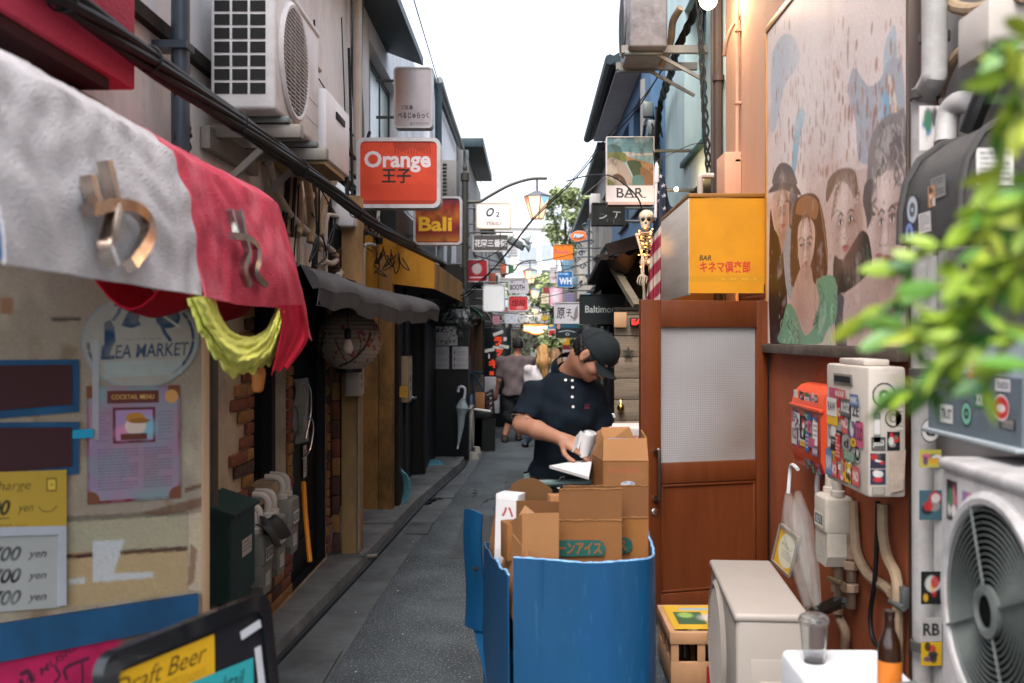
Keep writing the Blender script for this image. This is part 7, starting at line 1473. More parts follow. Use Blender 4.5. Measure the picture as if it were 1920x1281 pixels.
gm2 = gas_meter((1.37, 4.5, .7), .95, 'pale gas meter under the white water heater', None, M('meter_pale', '#b5ada1', .5, var=.1, vs=5, dirt='#7d7468', da=.45, ds=4)); gm2.rotation_euler = (0, 0, pi)
t = thing('umbrella_bundle', 'bundle of clear plastic umbrellas hanging on the orange wall beside the pale gas meter', 'umbrellas', tuple(PXW(1495, 1000, 1.3)))
clr = M('clear_vinyl2', '#b9bdb9', .2, alpha=.13, var=.3, vs=25, spec=.7, bump=.3, bs=40)
for k, (x, dx) in enumerate(((1482, 0), (1500, 18))):
 mb = MB(); mb.tube([PXW(1478 + dx, 925, 1.33), PXW(1485 + dx, 980, 1.3), PXW(1500 + dx, 1060, 1.28), PXW(1515 + dx, 1140, 1.27)], [.018, .055, .045, .02], 9, sm=3); mb.build('canopy', clr, t, smooth=0)
mb = MB(); mb.tube([PXW(1478, 925, 1.33), PXW(1482, 880, 1.34), PXW(1487, 872, 1.34), PXW(1496, 880, 1.34)], .01, 7, sm=4); mb.build('handle', M('white_plastic', ''), t)
t = thing('framed_poster', 'yellow and white poster leaning behind the small outdoor unit', 'poster', tuple(PXW(1474, 1045, 1.36)))
A_ = [P(1466, 984, 5.0), P(1500, 1012, 4.75), P(1450, 1052, 5.05)]; cv = Canvas(1, 1.4, 46, '#c99a1c'); cv.ell(.52, .7, .42, .6, '#c6bfae'); cv.text('まちょび', .5, .55, .6, .16, '#7a8a3c', .02, .2); cv.scribble(.3, .75, .75, 1.05, 3, '#4a4a40', .8)
cv.build('print', paint, A_[0], A_[1] - A_[0], A_[2] - A_[0], t)
mb = MB(); q4 = [A_[0], A_[1], A_[1] + A_[2] - A_[0], A_[2]];
for i in range(4): mb.beam(q4[i] + V((0, .01, 0)), q4[(i + 1) % 4] + V((0, .01, 0)), .018, .014)
mb.build('frame', M('poster_edge', '#7d7264', .5), t)
pipem = M('rusty_pipe', '#8a7360', .6, var=.2, vs=8, dirt='#3a2c22', da=.65, ds=6)
for k, (pts, r_, l, m_) in enumerate([
 ([(1600, 940), (1602, 990), (1608, 1040), (1630, 1080), (1660, 1100), (1672, 1112)], .022, 'bent pale pipe curving down under the water heater', lag),
 ([(1655, 945), (1656, 1000), (1664, 1045), (1680, 1080), (1684, 1130), (1682, 1281)], .022, 'long pale pipe running down to the ground by the corner post', lag),
 ([(1572, 1060), (1573, 1120), (1572, 1150)], .024, 'short dark pipe below the pale gas meter', pipem),
 ([(1596, 1000), (1597, 1060), (1596, 1140)], .022, 'tan vertical pipe with brass valves', pipem),
 ([(1566, 1135), (1575, 1160), (1585, 1185), (1584, 1215)], .022, 'corroded pipe stub beside the plastic cup', pipem),
 ([(1646, 940), (1644, 1010), (1640, 1090), (1632, 1150), (1636, 1195), (1650, 1215)], .01, 'black hose hanging on the orange wall', rubber)]):
 mb = MB(); mb.tube([PXW(x, y, 1.42 - .012 * (k % 3)) for x, y in pts], r_, 9, sm=5)
 if k in (2, 3):
  for z in (.3, .6): c = PXW(pts[0][0], 1060 + 140 * (z - .3), 1.40); mb.lathe([(.026, -.02), (.034, -.015), (.034, .015), (.026, .02)], c, n=8)
 tag(mb.build('wall_pipe', m_), l, 'pipe', 'pipes on the orange wall')
mb = MB(); c = PXW(1575, 1095, 1.37); mb.tube([c + V((0, .05, 0)), c - V((0, .08, 0))], .02, 8); mb.obox(c + V((-.03, -.02, .02)), (.02, .09, .02), Euler((0, 0, .3)), .004); tag(mb.build('valve', M('valve_brass', '#6b5a44', .5, metal=.5)), 'corroded valve lever on the tan pipe', 'valve')
mb = MB(); mb.beam(PXW(1527, 1150, 1.3), PXW(1575, 1128, 1.3), .05, .04); mb.beam(PXW(1555, 1140, 1.29), PXW(1583, 1126, 1.28), .02, .02); tag(mb.build('black_clamp', rubber), 'black plastic clamp by the small outdoor unit', 'clamp')
mb = MB(); a = PXW(1695, 1120, 1.42); mb.obox(a, (.03, .05, .08), None, .004); mb.tube([a + V((-.02, -.05, -.03)), a + V((-.03, .06, -.03))], .012, 8); tag(mb.build('pipe_bracket', gutm), 'galvanised pipe bracket at the foot of the corner post', 'bracket')
# near grey wall: pipes, electric boxes
gp = M('grey_conduit', '#a8a6a4', .5, var=.08, vs=4, dirt='#5c5752', da=.5, ds=3)
t = thing('downpipe', 'thick grey downpipe with an offset elbow beside the mural', 'pipe', (1.42, 3.45, 2)); mb = MB()
mb.tube([PXW(1752, -60, 1.36), PXW(1752, 120, 1.36), PXW(1750, 148, 1.36), PXW(1735, 178, 1.38), PXW(1732, 210, 1.38), PXW(1732, 640, 1.38), PXW(1735, 1400, 1.38)], .042, 14, sm=5); mb.build('pipe', gp, t)
mb = MB();
for px, py in ((1752, 70), (1734, 178), (1733, 700), (1735, 1210)): c = PXW(px, py, 1.37); mb.lathe([(.044, -.018), (.05, -.015), (.05, .015), (.044, .018)], c, n=16)
mb.pieces('strap', M('strap_dark', '#4a4744', .6), t)
stp = lambda px, py, w, h, kd, bg, tx=None: (lambda c: sticker(t, V((c.x - w * .5, c.y, c.z)), V((w, .001, 0)), V((0, 0, -h)), kd, bg, tx))(PXW(px, py, 1.345) + V((0, -.052, 0)))
stp(1733, 205, .075, .15, 'blob', '#c9c4c0'); stp(1733, 780, .07, .09, 'ring', '#d0cdc8', 'd'); stp(1733, 840, .075, .06, 'blob', '#b5aa50'); stp(1733, 915, .075, .1, 'blob', '#3f5f6a'); stp(1735, 1065, .07, .11, 'blob', '#17181a'); stp(1735, 1150, .07, .08, 'text', '#b5b3b0', 'RB'); stp(1735, 1195, .07, .08, 'blob', '#c9a21c')
for k, (px, r_, y0, y1, l) in enumerate(((1768, .03, 860, 1400, 'grey conduit next to the thick downpipe below the meter box'), (1752, .025, 480, 720, 'grey conduit rising behind the leaves'), (1775, .025, 470, 700, 'second grey conduit rising behind the leaves'), (1800, .028, 470, 700, 'wider grey conduit between the hood and the meter box'))):
 mb = MB(); mb.tube([PXW(px, y0, 1.40), PXW(px, y1, 1.40)], r_, 10); tag(mb.build('conduit', gp), l, 'pipe', 'conduits on the grey wall')
t = thing('arched_box', 'grimy grey arched electric box stuck with stickers on the grey wall', 'electric box', (1.3, 2.87, 2.1))
pr = [(1.468, 1.98), (1.15, 1.98), (1.152, 2.08), (1.17, 2.17), (1.21, 2.24), (1.28, 2.29), (1.38, 2.31), (1.468, 2.31)]
a = [V((x, 2.65, z)) for x, z in pr]; b = [V((x, 3.09, z)) for x, z in pr]; n = len(pr); mb = MB(); mb.add(a + b, [list(range(n - 1, -1, -1)), list(range(n, 2 * n))] + [[i, (i + 1) % n, n + (i + 1) % n, n + i] for i in range(n)]); grime = M('grimy_metal', '#413f3e', .6, var=.25, vs=4, dirt='#23221f', da=.7, ds=4, bump=.1); mb.build('shell', grime, t, smooth=40)
mb = MB(); mb.tube([V((x - .006 if x < 1.4 else x, 2.655, z + .003)) for x, z in pr[1:]], .012, 6); mb.tube([V((x - .006 if x < 1.4 else x, 3.085, z + .003)) for x, z in pr[1:]], .012, 6); mb.pieces('rim', grime, t)
for y, z, w, h, kd, bg, tx in ((3.05, 2.13, .1, .1, 'ring', '#b9c0c9', '◎'), (3.06, 2.05, .075, .075, 'ring', '#7f93c9', 'A'), (2.95, 2.06, .09, .06, 'lines', '#c9c6c2', None), (2.86, 2.15, .1, .06, 'lines', '#8a8886', None), (2.88, 2.13, .05, .06, 'blob', '#c08a6a', None)): sticker(t, V((1.1485, y, z)), V((0, -w, 0)), V((0.002, 0, -h)), kd, bg, tx)
for x, z, w, h, kd, bg, tx in ((1.185, 2.2, .1, .1, 'lines', '#c6c3bf', None), (1.165, 2.055, .045, .045, 'ring', '#b5582c', 'x'), (1.21, 2.075, .04, .05, 'blob', '#8a4a3a', None), (1.25, 2.06, .09, .04, 'text', '#c9c6c2', 'OVAL')): sticker(t, V((x, 2.6485, z)), V((w, 0, 0)), V((0, 0, -h)), kd, bg, tx)
t = thing('meter_hood', 'blue grey meter box with a sloping lid stuck with a red lips sticker', 'electric box', (1.3, 2.6, 1.55))
mb = MB(); pr = [(1.468, 1.437), (1.15, 1.437), (1.15, 1.60), (1.28, 1.70), (1.468, 1.72)]; a = [V((x, 2.33, z)) for x, z in pr]; b = [V((x, 2.88, z)) for x, z in pr]; n = 5; mb.add(a + b, [list(range(n - 1, -1, -1)), list(range(n, 2 * n))] + [[i, (i + 1) % n, n + (i + 1) % n, n + i] for i in range(n)]); mb.build('casing', M('blue_grey_paint', '#5d686f', .5, var=.15, vs=4, dirt='#32393d', da=.5), t, smooth=0)
mb = MB(); mb.box(1.13, 1.2, 2.32, 2.89, 1.425, 1.436, .003); mb.build('lip', M('lip_grey', '#8a9296', .5), t)
for y, z, w, h, kd, bg, tx in ((2.86, 1.595, .06, .06, 'ring', '#c9c9c9', 'W'), (2.79, 1.51, .08, .05, 'text', '#c9c9c6', 'TRUST'), (2.66, 1.53, .07, .07, 'ring', '#6fa58f', 'o'), (2.58, 1.59, .06, .075, 'two', '#3a6b4a', None), (2.46, 1.595, .075, .03, 'text', '#c9c9c9', 'DUDD'), (2.44, 1.5, .08, .025, 'lines', '#17181a', None), (2.62, 1.64, .05, .05, 'text', '#b33', 'NOT')): sticker(t, V((1.1485, y, z)), V((0, -w, 0)), V((0, 0, -h)), kd, bg, tx)
cv = Canvas(1.2, 1, 30, '#5d686f'); cv.ell(.6, .5, .58, .46, '#c9b9b9'); cv.ell(.6, .5, .5, .38, '#b3262c'); cv.ell(.6, .52, .3, .14, '#c9b9b9'); o = cv.build('lips_sticker', paint, (1.147, 2.47, 1.56), (0, -.085, 0), (0, 0, -.07), t, mask=lambda a, b: (a - .5) ** 2 + (b - .5) ** 2 < .24)
t = thing('junction_box', 'pale square junction box on the grey wall above the leaves', 'electric box', tuple(PXW(1850, 65, 1.4))); c = PXW(1838, 68, 1.36)
mb = MB(); mb.box(1.33, 1.46, c.y - .12, c.y + .09, c.z - .075, c.z + .075, .006); mb.build('casing', M('pale_box', '#b5aea6', .5, var=.1), t)
mb = MB();
for pts, r_ in (([(1900, 20), (1880, 45), (1860, 55)], .018), ([(1816, 85), (1790, 110), (1772, 145), (1762, 180)], .018), ([(1775, -10), (1790, 12), (1830, 18), (1880, 0), (1920, -10)], .022)): mb.tube([PXW(x, y, 1.42) for x, y in pts], r_, 9, sm=5)
mb.build('flexible_conduit', lag, t)
mb = MB(); mb.tube([PXW(1772, 270, 1.34), PXW(1778, 215, 1.36), PXW(1800, 192, 1.38), PXW(1838, 200, 1.42)], .036, 11, sm=5); tag(mb.build('corrugated_conduit', gp), 'grey corrugated conduit bending into the arched box', 'pipe')
mb = MB(); mb.tube([PXW(1815, 250, 1.36), PXW(1835, 200, 1.38), PXW(1860, 140, 1.42)], .03, 10, sm=4); tag(mb.build('black_conduit', rubber), 'black conduit slanting above the arched box', 'pipe')
mb = MB(); mb.tube([PXW(1756, 225, 1.43), PXW(1756, 160, 1.43), PXW(1775, 110, 1.45)], .01, 7, sm=4); tag(mb.build('orange_cable', M('orange_cable', '#b5582c', .5)), 'orange cable behind the thick downpipe', 'cable')
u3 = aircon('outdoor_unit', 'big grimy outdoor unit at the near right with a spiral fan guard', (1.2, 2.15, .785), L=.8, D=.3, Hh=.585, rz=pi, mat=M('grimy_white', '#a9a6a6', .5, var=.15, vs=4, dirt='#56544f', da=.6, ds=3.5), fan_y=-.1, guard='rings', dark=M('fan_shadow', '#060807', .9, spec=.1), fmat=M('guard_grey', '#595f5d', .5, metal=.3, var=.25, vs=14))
for y, z, w, h, kd, bg in ((.36, .555, .06, .1, 'blob', '#17181a'), (.27, .54, .05, .07, 'blob', '#7a6a8f'), (.19, .53, .05, .05, 'blob', '#4a4a3a')):
 o_ = _ORG[u3]; sticker(u3, o_ + V((.1515, -y, z)), V((0, w, 0)), V((0, 0, -h)), kd, bg)
mb = MB()
for y in (1.85, 2.45):
 for x in (1.08, 1.32): mb.beam((x, y, .0), (x, y, .75), .035, .035)
 mb.box(1.05, 1.35, y - .02, y + .02, .715, .75)
tag(mb.build('unit_stand', gutm), 'steel stand under the big grimy outdoor unit', 'stand')
u4 = aircon('outdoor_unit', 'clean cream outdoor unit standing low in front of the open door', (.945, 4.205, .06), L=.91, D=.27, Hh=.57, R=.262, rz=pi - .075, mat=M('cream_unit', '#999088', .45, var=.05), fan_y=-.13, dark=acd)
o_ = _ORG[u4]; mb = MB(); mb.box(o_.x - .05, o_.x + .05, o_.y + .458, o_.y + .475, .3, .4, .008); mb.box(o_.x - .08, o_.x + .08, o_.y + .455, o_.y + .459, .27, .48, .002); mb.build('pipe_cover', M('cream_unit', ''), u4)
mb = MB()
for sx in (-1, 1):
 for sy in (-1, 1): mb.box(.945 + sx * .1 - .05, .945 + sx * .1 + .05, 4.205 + sy * .36 - .05, 4.205 + sy * .36 + .05, 0.02, .035, .005)
tag(mb.build('unit_feet', M('white_block', '#b5b3b0', .6)), 'white plastic blocks under the clean cream outdoor unit', 'block')
# beer crate
t = thing('beer_crate', 'beige plastic bottle crate with a yellow flyer on top by the door', 'crate', (.9, 5.0, 0)); cm = M('crate_plastic', '#c0916a', .5, var=.08, dirt='#7d5a40', da=.35)
x0, x1, y0, y1, zt = .67, 1.09, 4.76, 5.24, .285
mb = MB()
for a, b, c, d in ((x0, x1, y0, y0 + .02), (x0, x1, y1 - .02, y1), (x0, x0 + .02, y0 + .021, y1 - .021), (x1 - .02, x1, y0 + .021, y1 - .021)):
 mb.box(a, b, c, d, .02, .14, .004); mb.box(a - .006, b + .006, c - .006, d + .006, .225, zt, .006)
for x in np.linspace(x0 + .02, x1 - .02, 4): mb.box(x - .018, x + .018, y0 + .001, y0 + .019, .14, .225); mb.box(x - .018, x + .018, y1 - .019, y1 - .001, .14, .225)
for y in np.linspace(y0 + .03, y1 - .03, 4): mb.box(x0 + .001, x0 + .019, y - .018, y + .018, .14, .225); mb.box(x1 - .019, x1 - .001, y - .018, y + .018, .14, .225)
mb.box(x0 + .01, x1 - .01, y0 + .01, y1 - .01, .02, .03); mb.build('shell', cm, t)
cv = Canvas(2, 1, 40, '#a8262c'); cv.text('アサヒ', 1.0, .5, 1.6, .7, '#cfc0a8', .03); cv.build('label', paint, (.84, y0 - .0015, .12), (.2, 0, 0), (0, 0, -.095), t)
for k, (bx, by) in enumerate([(x0 + .08 + .105 * i, y0 + .09 + .15 * j) for i in range(4) for j in range(2)]):
 mb = MB(); mb.lathe([(.03, .03), (.03, .17), (.013, .23), (.013, .27), (0, .27)], (bx, by, 0), n=10)
 tag(mb.build('bottle', M('brown_glass', '#1d120a', .1, var=0, spec=.7)), 'dark beer bottle standing in the beige crate', 'bottle', 'bottles in the beige crate')
cv = Canvas(4, 4.5, 22, '#c9a02c'); cv.rect(.4, 1.3, 1.9, 3.6, '#3f5a3c'); cv.noise('#7fa04a', 6, .6, .75, .0); cv.ell(1.0, 1.9, .4, .5, '#8fae5a', .9, .5); cv.ell(2.7, 2.4, 1.0, .8, '#bdb4b4', .9, .6); cv.rect(.8, .5, 2.4, 1.0, '#7fa0b5', .8); cv.scribble(2.2, 3, 3.6, 4.2, 5, '#4a4020', .7)
tag(cv.build('flyer', paint, (x0 + .02, y1 - .03, zt + .004), (x1 - x0 - .05, 0, 0), (0, -(y1 - y0) + .06, 0)), 'yellow flyer lying on the beige bottle crate', 'flyer')
# foam box, cup, bottle, red crate below
t = thing('foam_box', 'white styrofoam box in the bottom right corner', 'box', (.95, 2.65, .5)); fm_ = M('styrofoam', '#c9c9cb', .8, var=.05, bump=.15, bs=300)
mb = MB(); mb.box(.76, 1.06, 2.25, 3.03, .47, .75, .02, 3); mb.build('body', fm_, t); mb = MB(); mb.box(1.062, 1.14, 2.25, 2.75, .47, .745, .015); mb.build('broken_edge', fm_, t)
mb = MB(); mb.box(.735, 1.12, 2.2, 3.06, .2, .465, .01); mb.box(.72, 1.13, 2.19, 3.07, .45, .468, .006); tag(mb.build('red_crate', M('red_plastic', '#b5352c', .4)), 'red plastic crate under the styrofoam box', 'crate')
mb = MB(); mb.box(.75, 1.1, 2.25, 3.0, .02, .197, .008); tag(mb.build('crate', M('dark_crate', '#3a3230', .5)), 'dark crate at the bottom of the foam box stack', 'crate')
t = thing('plastic_cup', 'empty clear plastic cup on the styrofoam box', 'cup', tuple(P(1526, 1245, 2.9))); c = P(1526, 1247, 2.9); c.z = .752
mb = MB(); mb.lathe([(0, .003), (.031, .003), (.041, .112), (.044, .115), (.044, .119), (.04, .118), (.029, .006), (0, .006)], c, n=28); mb.build('cup', M('cup_plastic', '#f0f2f2', .06, var=0, trans=.95, ior=1.2, spec=.6), t)
mb = MB(); mb.lathe([(.043, .118), (.045, .122), (.04, .133), (.03, .138), (.012, .14), (.012, .138), (.03, .135), (.041, .119)], c, n=28); mb.build('lid', M('cup_plastic', ''), t)
t = thing('beer_bottle', 'brown glass beer bottle on the styrofoam box', 'bottle', tuple(P(1668, 1300, 2.64))); c = P(1668, 1300, 2.64); c.z = .752; bg_ = M('amber_glass', '#2b1406', .08, var=0, trans=.35, spec=.7)
mb = MB(); mb.lathe([(0, .0), (.03, 0), (.031, .01), (.031, .115), (.027, .14), (.015, .17), (.013, .2), (.015, .205), (.015, .22), (0, .22)], c, n=24); mb.build('glass', bg_, t)
mb = MB(); mb.lathe([(.0313, .03), (.0315, .03), (.0315, .09), (.0313, .09)], c, n=24); mb.build('label', M('amber_label', '#b5641c', .5), t)
mb = MB(); mb.tube([c + V((-.03, -.06, .03)), c + V((.05, -.05, .035))], .016, 10); tag(mb.build('bottle_opener', gutm), 'grey metal tube lying by the brown bottle', 'tube')
mb = MB(); mb.lathe([(0, .02), (.13, .02), (.17, .32), (.185, .32), (.185, .35), (.16, .35), (.15, .3), (0, .3)], (.86, .72, .02), n=24); tag(mb.build('plant_pot', M('terracotta', '#8a4a30', .8, var=.2)), 'terracotta pot of the leafy shrub', 'pot')
# ------------------------------------------------------------------ foreground plant, out of focus on the right
t = thing('shrub', 'bright green leafy branches hanging into the right edge of the view', 'plant', tuple(P(1900, 400, 1.35))); rl = random.Random(31)
stems = [[(1990, 700, 1.2), (1880, 700, 1.26), (1790, 720, 1.32), (1700, 735, 1.38)], [(1860, 560, 1.28), (1800, 640, 1.3), (1760, 720, 1.34)], [(1990, 60, 1.25), (1905, 170, 1.28), (1880, 300, 1.3), (1855, 430, 1.32), (1800, 560, 1.36), (1740, 640, 1.4)], [(1870, 380, 1.32), (1800, 440, 1.36), (1730, 480, 1.42), (1690, 500, 1.45)], [(1990, 480, 1.2), (1900, 520, 1.25), (1830, 560, 1.3), (1770, 600, 1.36), (1660, 620, 1.42)], [(1850, 500, 1.3), (1760, 540, 1.38), (1680, 560, 1.44), (1630, 600, 1.46)], [(1990, 640, 1.2), (1900, 640, 1.25), (1810, 650, 1.32), (1720, 690, 1.4)], [(1990, 130, 1.2), (1930, 220, 1.22), (1900, 120, 1.2)], [(1970, 300, 1.15), (1920, 430, 1.2), (1900, 600, 1.25)]]
mb = MB(); lf = MB(); gl = [M('shrub_lime', '#7d962a', .45, var=.2, spec=.5), M('shrub_green', '#4f7a2c', .45, var=.2, spec=.5), M('shrub_dark', '#2f5a22', .45, var=.2, spec=.5), M('shrub_yellow', '#87922c', .45, var=.15)]
def leaf(p, d, L):
 d = d.normalized(); s_ = d.cross(V((rl.gauss(0, 1), rl.gauss(0, 1), rl.gauss(0, 1)))).normalized(); n_ = d.cross(s_); lf.mi = rl.choice((0, 0, 1, 1, 2, 3)); rows = []
 for k in range(6):
  f = k / 5; w = L * .2 * sin(pi * (f * .92 + .05)) ** .8; m_ = p + d * (L * f) - n_ * (L * .18 * f * f); rows += [m_ - s_ * w + n_ * w * .25, m_, m_ + s_ * w + n_ * w * .25]
 lf.add(rows, [[3 * k + j, 3 * k + 3 + j, 3 * k + 4 + j, 3 * k + 1 + j] for k in range(5) for j in (0, 1)])
for s_ in stems:
 raw = [P(a, b, c * .72) for a, b, c in s_]
 if s_[0][0] > 1980: raw = [V((.8, .74, raw[0].z - .08))] + raw
 pts = cat(raw, 8); mb.tube(pts, [.0045, .0015], 6)
 for i, p in enumerate(pts):
  for _ in range(2 if i % 3 else 1):
   if rl.random() < .55: tdir = (pts[min(i + 1, len(pts) - 1)] - pts[max(0, i - 1)]).normalized(); leaf(p, tdir * .6 + V((rl.uniform(-.9, .5), rl.uniform(-.6, .6), rl.uniform(-.8, .6))), rl.uniform(.026, .05))
mb.tube([(.86, .72, .3), (.82, .74, 1.0), (.8, .74, 1.6), (.79, .74, 2.15)], [.022, .016, .012, .006], 8, sm=4); mb.build('stem', M('shrub_stem', '#6b7a2c', .6), t); lf.build('foliage', gl, t, smooth=60)
from mathutils.bvhtree import BVHTree
def hit(objs, px, py):
 best = None; d = (P(px, py, 1) - CAMP).normalized()
 for o in objs:
  org = origin(o); me = o.data; bv = BVHTree.FromPolygons([v.co + org for v in me.vertices], [tuple(p.vertices) for p in me.polygons])
  h = bv.ray_cast(CAMP, d)
  if h[0] is not None and (best is None or h[3] < best[2]): best = (h[0], h[1], h[3])
 return (best[0], best[1]) if best else (P(px, py, 4.5), V((0, -1, 0)))
# ------------------------------------------------------------------ blue sheet bin on a trolley
bluep = M('blue_corrugated', '#073f63', .45, var=.1, vs=2.5, st=(3, 3, .6), dirt='#0a4373', da=.45, ds=2.2, bump=.1, bs=14, spec=.45, fleck=('#3f7396', 22, .62, .16))
blue_edge = M('torn_blue', '#7ba9d1', .7, var=.25, vs=60)
t = thing('bin', 'big blue corrugated plastic bin on a trolley, full of flattened cardboard', 'bin', (.15, 3.9, 0))
def wall_sheet(path, z0, zf, th=.006, n=40, wob=.0015):
 pts = cat([(x, y, 0) for x, y in path], 10); L = [0]
 for a, b in zip(pts[:-1], pts[1:]): L.append(L[-1] + (b - a).length)
 L = np.array(L) / L[-1]; X = np.array([p.x for p in pts]); Yy = np.array([p.y for p in pts])
 def fn(u, v): k_ = .005 * sum(math.exp(-((u - c) / .007) ** 2) for c in (.1, .34, .63)) * (.4 + v); return V((np.interp(u, L, X) + wob * sin(v * 5 + u * 9), np.interp(u, L, Yy) + k_ + .004 * math.exp(-((v - .56) / .012) ** 2) * (u < .7) + wob * sin(v * 7 + u * 13), z0 + (zf(u) - z0) * v))
 return fn
fpath = [(-.06, 3.50), (.06, 3.485), (.2, 3.478), (.33, 3.488), (.42, 3.53), (.452, 3.66), (.462, 3.9), (.47, 4.12)]
ftop = lambda u: .921 - .012 * sin(u * 4.2) + .012 * max(0, u - .75) * 4 + .004 * sin(u * 17 + 1) * sin(u * 5)
ff = wall_sheet(fpath, .11, ftop); mb = MB(); mb.grid(ff, 60, 24, -.006); mb.build('front_sheet', bluep, t)
re_ = random.Random(2)
def torn(fn, u0=0, u1=1, n=90, r=.0035):
 mb = MB(); mb.tube([fn(u0 + (u1 - u0) * k / n, 1) + V((re_.uniform(-.002, .002), re_.uniform(-.002, .002), re_.uniform(-.001, .002))) for k in range(n + 1)], [r * re_.uniform(.6, 1.5) for _ in range(n + 1)], 5); return mb
torn(ff).build('torn_edge', blue_edge, t)
lf_ = wall_sheet([(-.075, 3.53), (-.125, 3.8), (-.2, 4.33)], .11, lambda u: .85 - .05 * u + .006 * sin(u * 20)); mb = MB(); mb.grid(lf_, 24, 20, .006); mb.build('side_sheet', bluep, t); torn(lf_, 0, .5, 40).build('torn_edge', blue_edge, t)
mb = MB(); mb.grid(wall_sheet([(-.2, 4.335), (.1, 4.34), (.46, 4.15)], .11, lambda u: .8), 20, 8, .006); mb.build('back_sheet', bluep, t)
lp = [P(871, 1000, 4.45), P(904, 1000, 4.36)]; mb = MB(); mb.grid(lambda u, v: V((lp[0].x + (lp[1].x - lp[0].x) * u + .006 * sin(v * 6), lp[0].y + (lp[1].y - lp[0].y) * u - .012 * sin(pi * u), .405 + (.52 + .008 * sin(u * 4)) * v)), 8, 14, .01); mb.build('outer_flap', bluep, t)
mb = MB(); mb.grid(lambda u, v: V((-.255 + .19 * v * 0 + (lp[1].x + .02 - lp[0].x) * u + .16 * (1 - v), 4.42 - .09 * u - .55 * (1 - v), .03 + .37 * v)), 8, 10, .006); mb.build('lower_flap', bluep, t)
mb = MB(); c = P(892, 1066, 4.33); mb.lathe([(.012, 0), (.012, .012), (0, .014)], c, (0, -1, 0), 12); mb.build('bolt', rubber, t)
mb = MB(); mb.box(-.1, .44, 3.52, 4.3, .085, .115, .005)
mb.build('trolley_deck', M('trolley_steel', '#4a5054', .5, metal=.4), t)
for x in (-.04, .38):
 for y in (3.62, 4.2):
  mb = MB(); mb.cyl((x - .018, y, .045), (x + .018, y, .045), .045, n=18); w_ = mb.build('wheel', rubber, t); mb = MB(); mb.box(x - .03, x + .03, y - .02, y + .02, .05, .085); mb.build('fork', gutm, w_)
mb = MB(); mb.tube([(-.02, 4.36, .1), (-.02, 4.38, 1.02), (.02, 4.38, 1.05), (.36, 4.38, 1.05), (.4, 4.38, 1.02), (.4, 4.36, .1)], .016, 9, sm=4); mb.build('trolley_handle', M('handle_green', '#5a6b6a', .4, metal=.3), t)
# cardboard
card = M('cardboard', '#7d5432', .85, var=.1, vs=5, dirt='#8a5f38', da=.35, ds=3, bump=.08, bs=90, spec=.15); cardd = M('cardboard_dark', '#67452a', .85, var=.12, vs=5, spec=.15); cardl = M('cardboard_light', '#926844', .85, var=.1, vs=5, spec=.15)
def panel(mb, tl, tr, br, bl, th=.005):
 q_ = [V(p) for p in (tl, tr, br, bl)]; n = (q_[1] - q_[0]).cross(q_[3] - q_[0]).normalized(); b = [p + n * th for p in q_]
 return mb.add(q_ + b, [[3, 2, 1, 0], [4, 5, 6, 7], [0, 1, 5, 4], [1, 2, 6, 5], [2, 3, 7, 6], [3, 0, 4, 7]])
mb = MB(); mb.grid(lambda u, v: lf_(u * .98, 1) + V((.02 + .05 * v * v + .02 * sin(u * 5) * v, 0, -.16 + (.2 + .09 * u) * v + .015 * sin(u * 9) * v)), 26, 8, .006); tag(mb.build('cardboard_liner', cardl), 'curled brown cardboard sheet along the left side of the blue bin', 'cardboard')
def flat_card(name, label, x0, y0, x1, y1, Y, fold, prt=None, mat=card):
 t = thing(name, label, 'cardboard', tuple(P((x0 + x1) / 2, y1, Y))); q_ = lambda px, py, d=0: P(px, py, Y + d)
 lowz = .5; a, b = q_(x0, y0, .03), q_(x1, y0 - 1, .03); c, d = q_(x1, fold), q_(x0, fold); mb = MB()
 panel(mb, a, b, c, d); panel(mb, a + V((.002, .012, -.003)), b + V((.002, .012, .002)), c + V((0, .012, 0)), d + V((0, .012, 0))); mb.build('flap', cardd, t); mb = MB()
 for a_, b_ in ((a, b), (d, c)): mb.tube([a_.lerp(b_, k / 30) + V((0, -.002, .002 * re_.uniform(-1, 1))) for k in range(31)], [.0022 * re_.uniform(.5, 1.5) for _ in range(31)], 4)
 mb.pieces('fold_edge', cardl, t)
 e, f = V((c.x, Y - .01, lowz)), V((d.x, Y - .01, lowz)); mb = MB(); panel(mb, d, c, e, f, .009); mb.build('side', mat, t)
 if prt: prt(t, q_)
 return t
teal_ink = M('teal_ink', '#174f49', .8, var=.15, vs=20)
def print1(t, q_):
 mb = MB(); pts = [(1040, 1013), (1124, 1013), (1131, 1018), (1135, 1028), (1132, 1042), (1040, 1044)]; mb.poly([q_(x, y, -.0135) for x, y in pts][::-1]); mb.build('teal_print', teal_ink, t, smooth=0)
 mb = MB(); mb.text('ーンアイス', q_(1087, 1028, -.0135), X_, Z_, w=.165, h=.048, bold=.035, lift=.0015); mb.build('lettering', card, t, smooth=0)
def print2(t, q_):
 mb = MB(); pts = [(1140, 1008), (1176, 1008), (1184, 1014), (1186, 1024), (1180, 1036), (1140, 1040)]; mb.poly([q_(x, y, -.0135) for x, y in pts][::-1]); mb.build('teal_print', teal_ink, t, smooth=0)
 mb = MB(); mb.text('ス', q_(1167, 1023, -.0135), X_, Z_, w=.035, h=.045, bold=.035, lift=.0015); mb.build('lettering', card, t, smooth=0)
flat_card('flattened_carton', 'flattened brown carton with a teal printed band, upright at the front of the bin', 1048, 917, 1166, 1036, 3.75, 975, print1)
flat_card('flattened_carton', 'flattened brown carton sticking out behind the teal printed one', 1056, 911, 1216, 1034, 3.86, 970, print2, M('cardboard2', '#855830', .85, var=.1, vs=5, spec=.15))
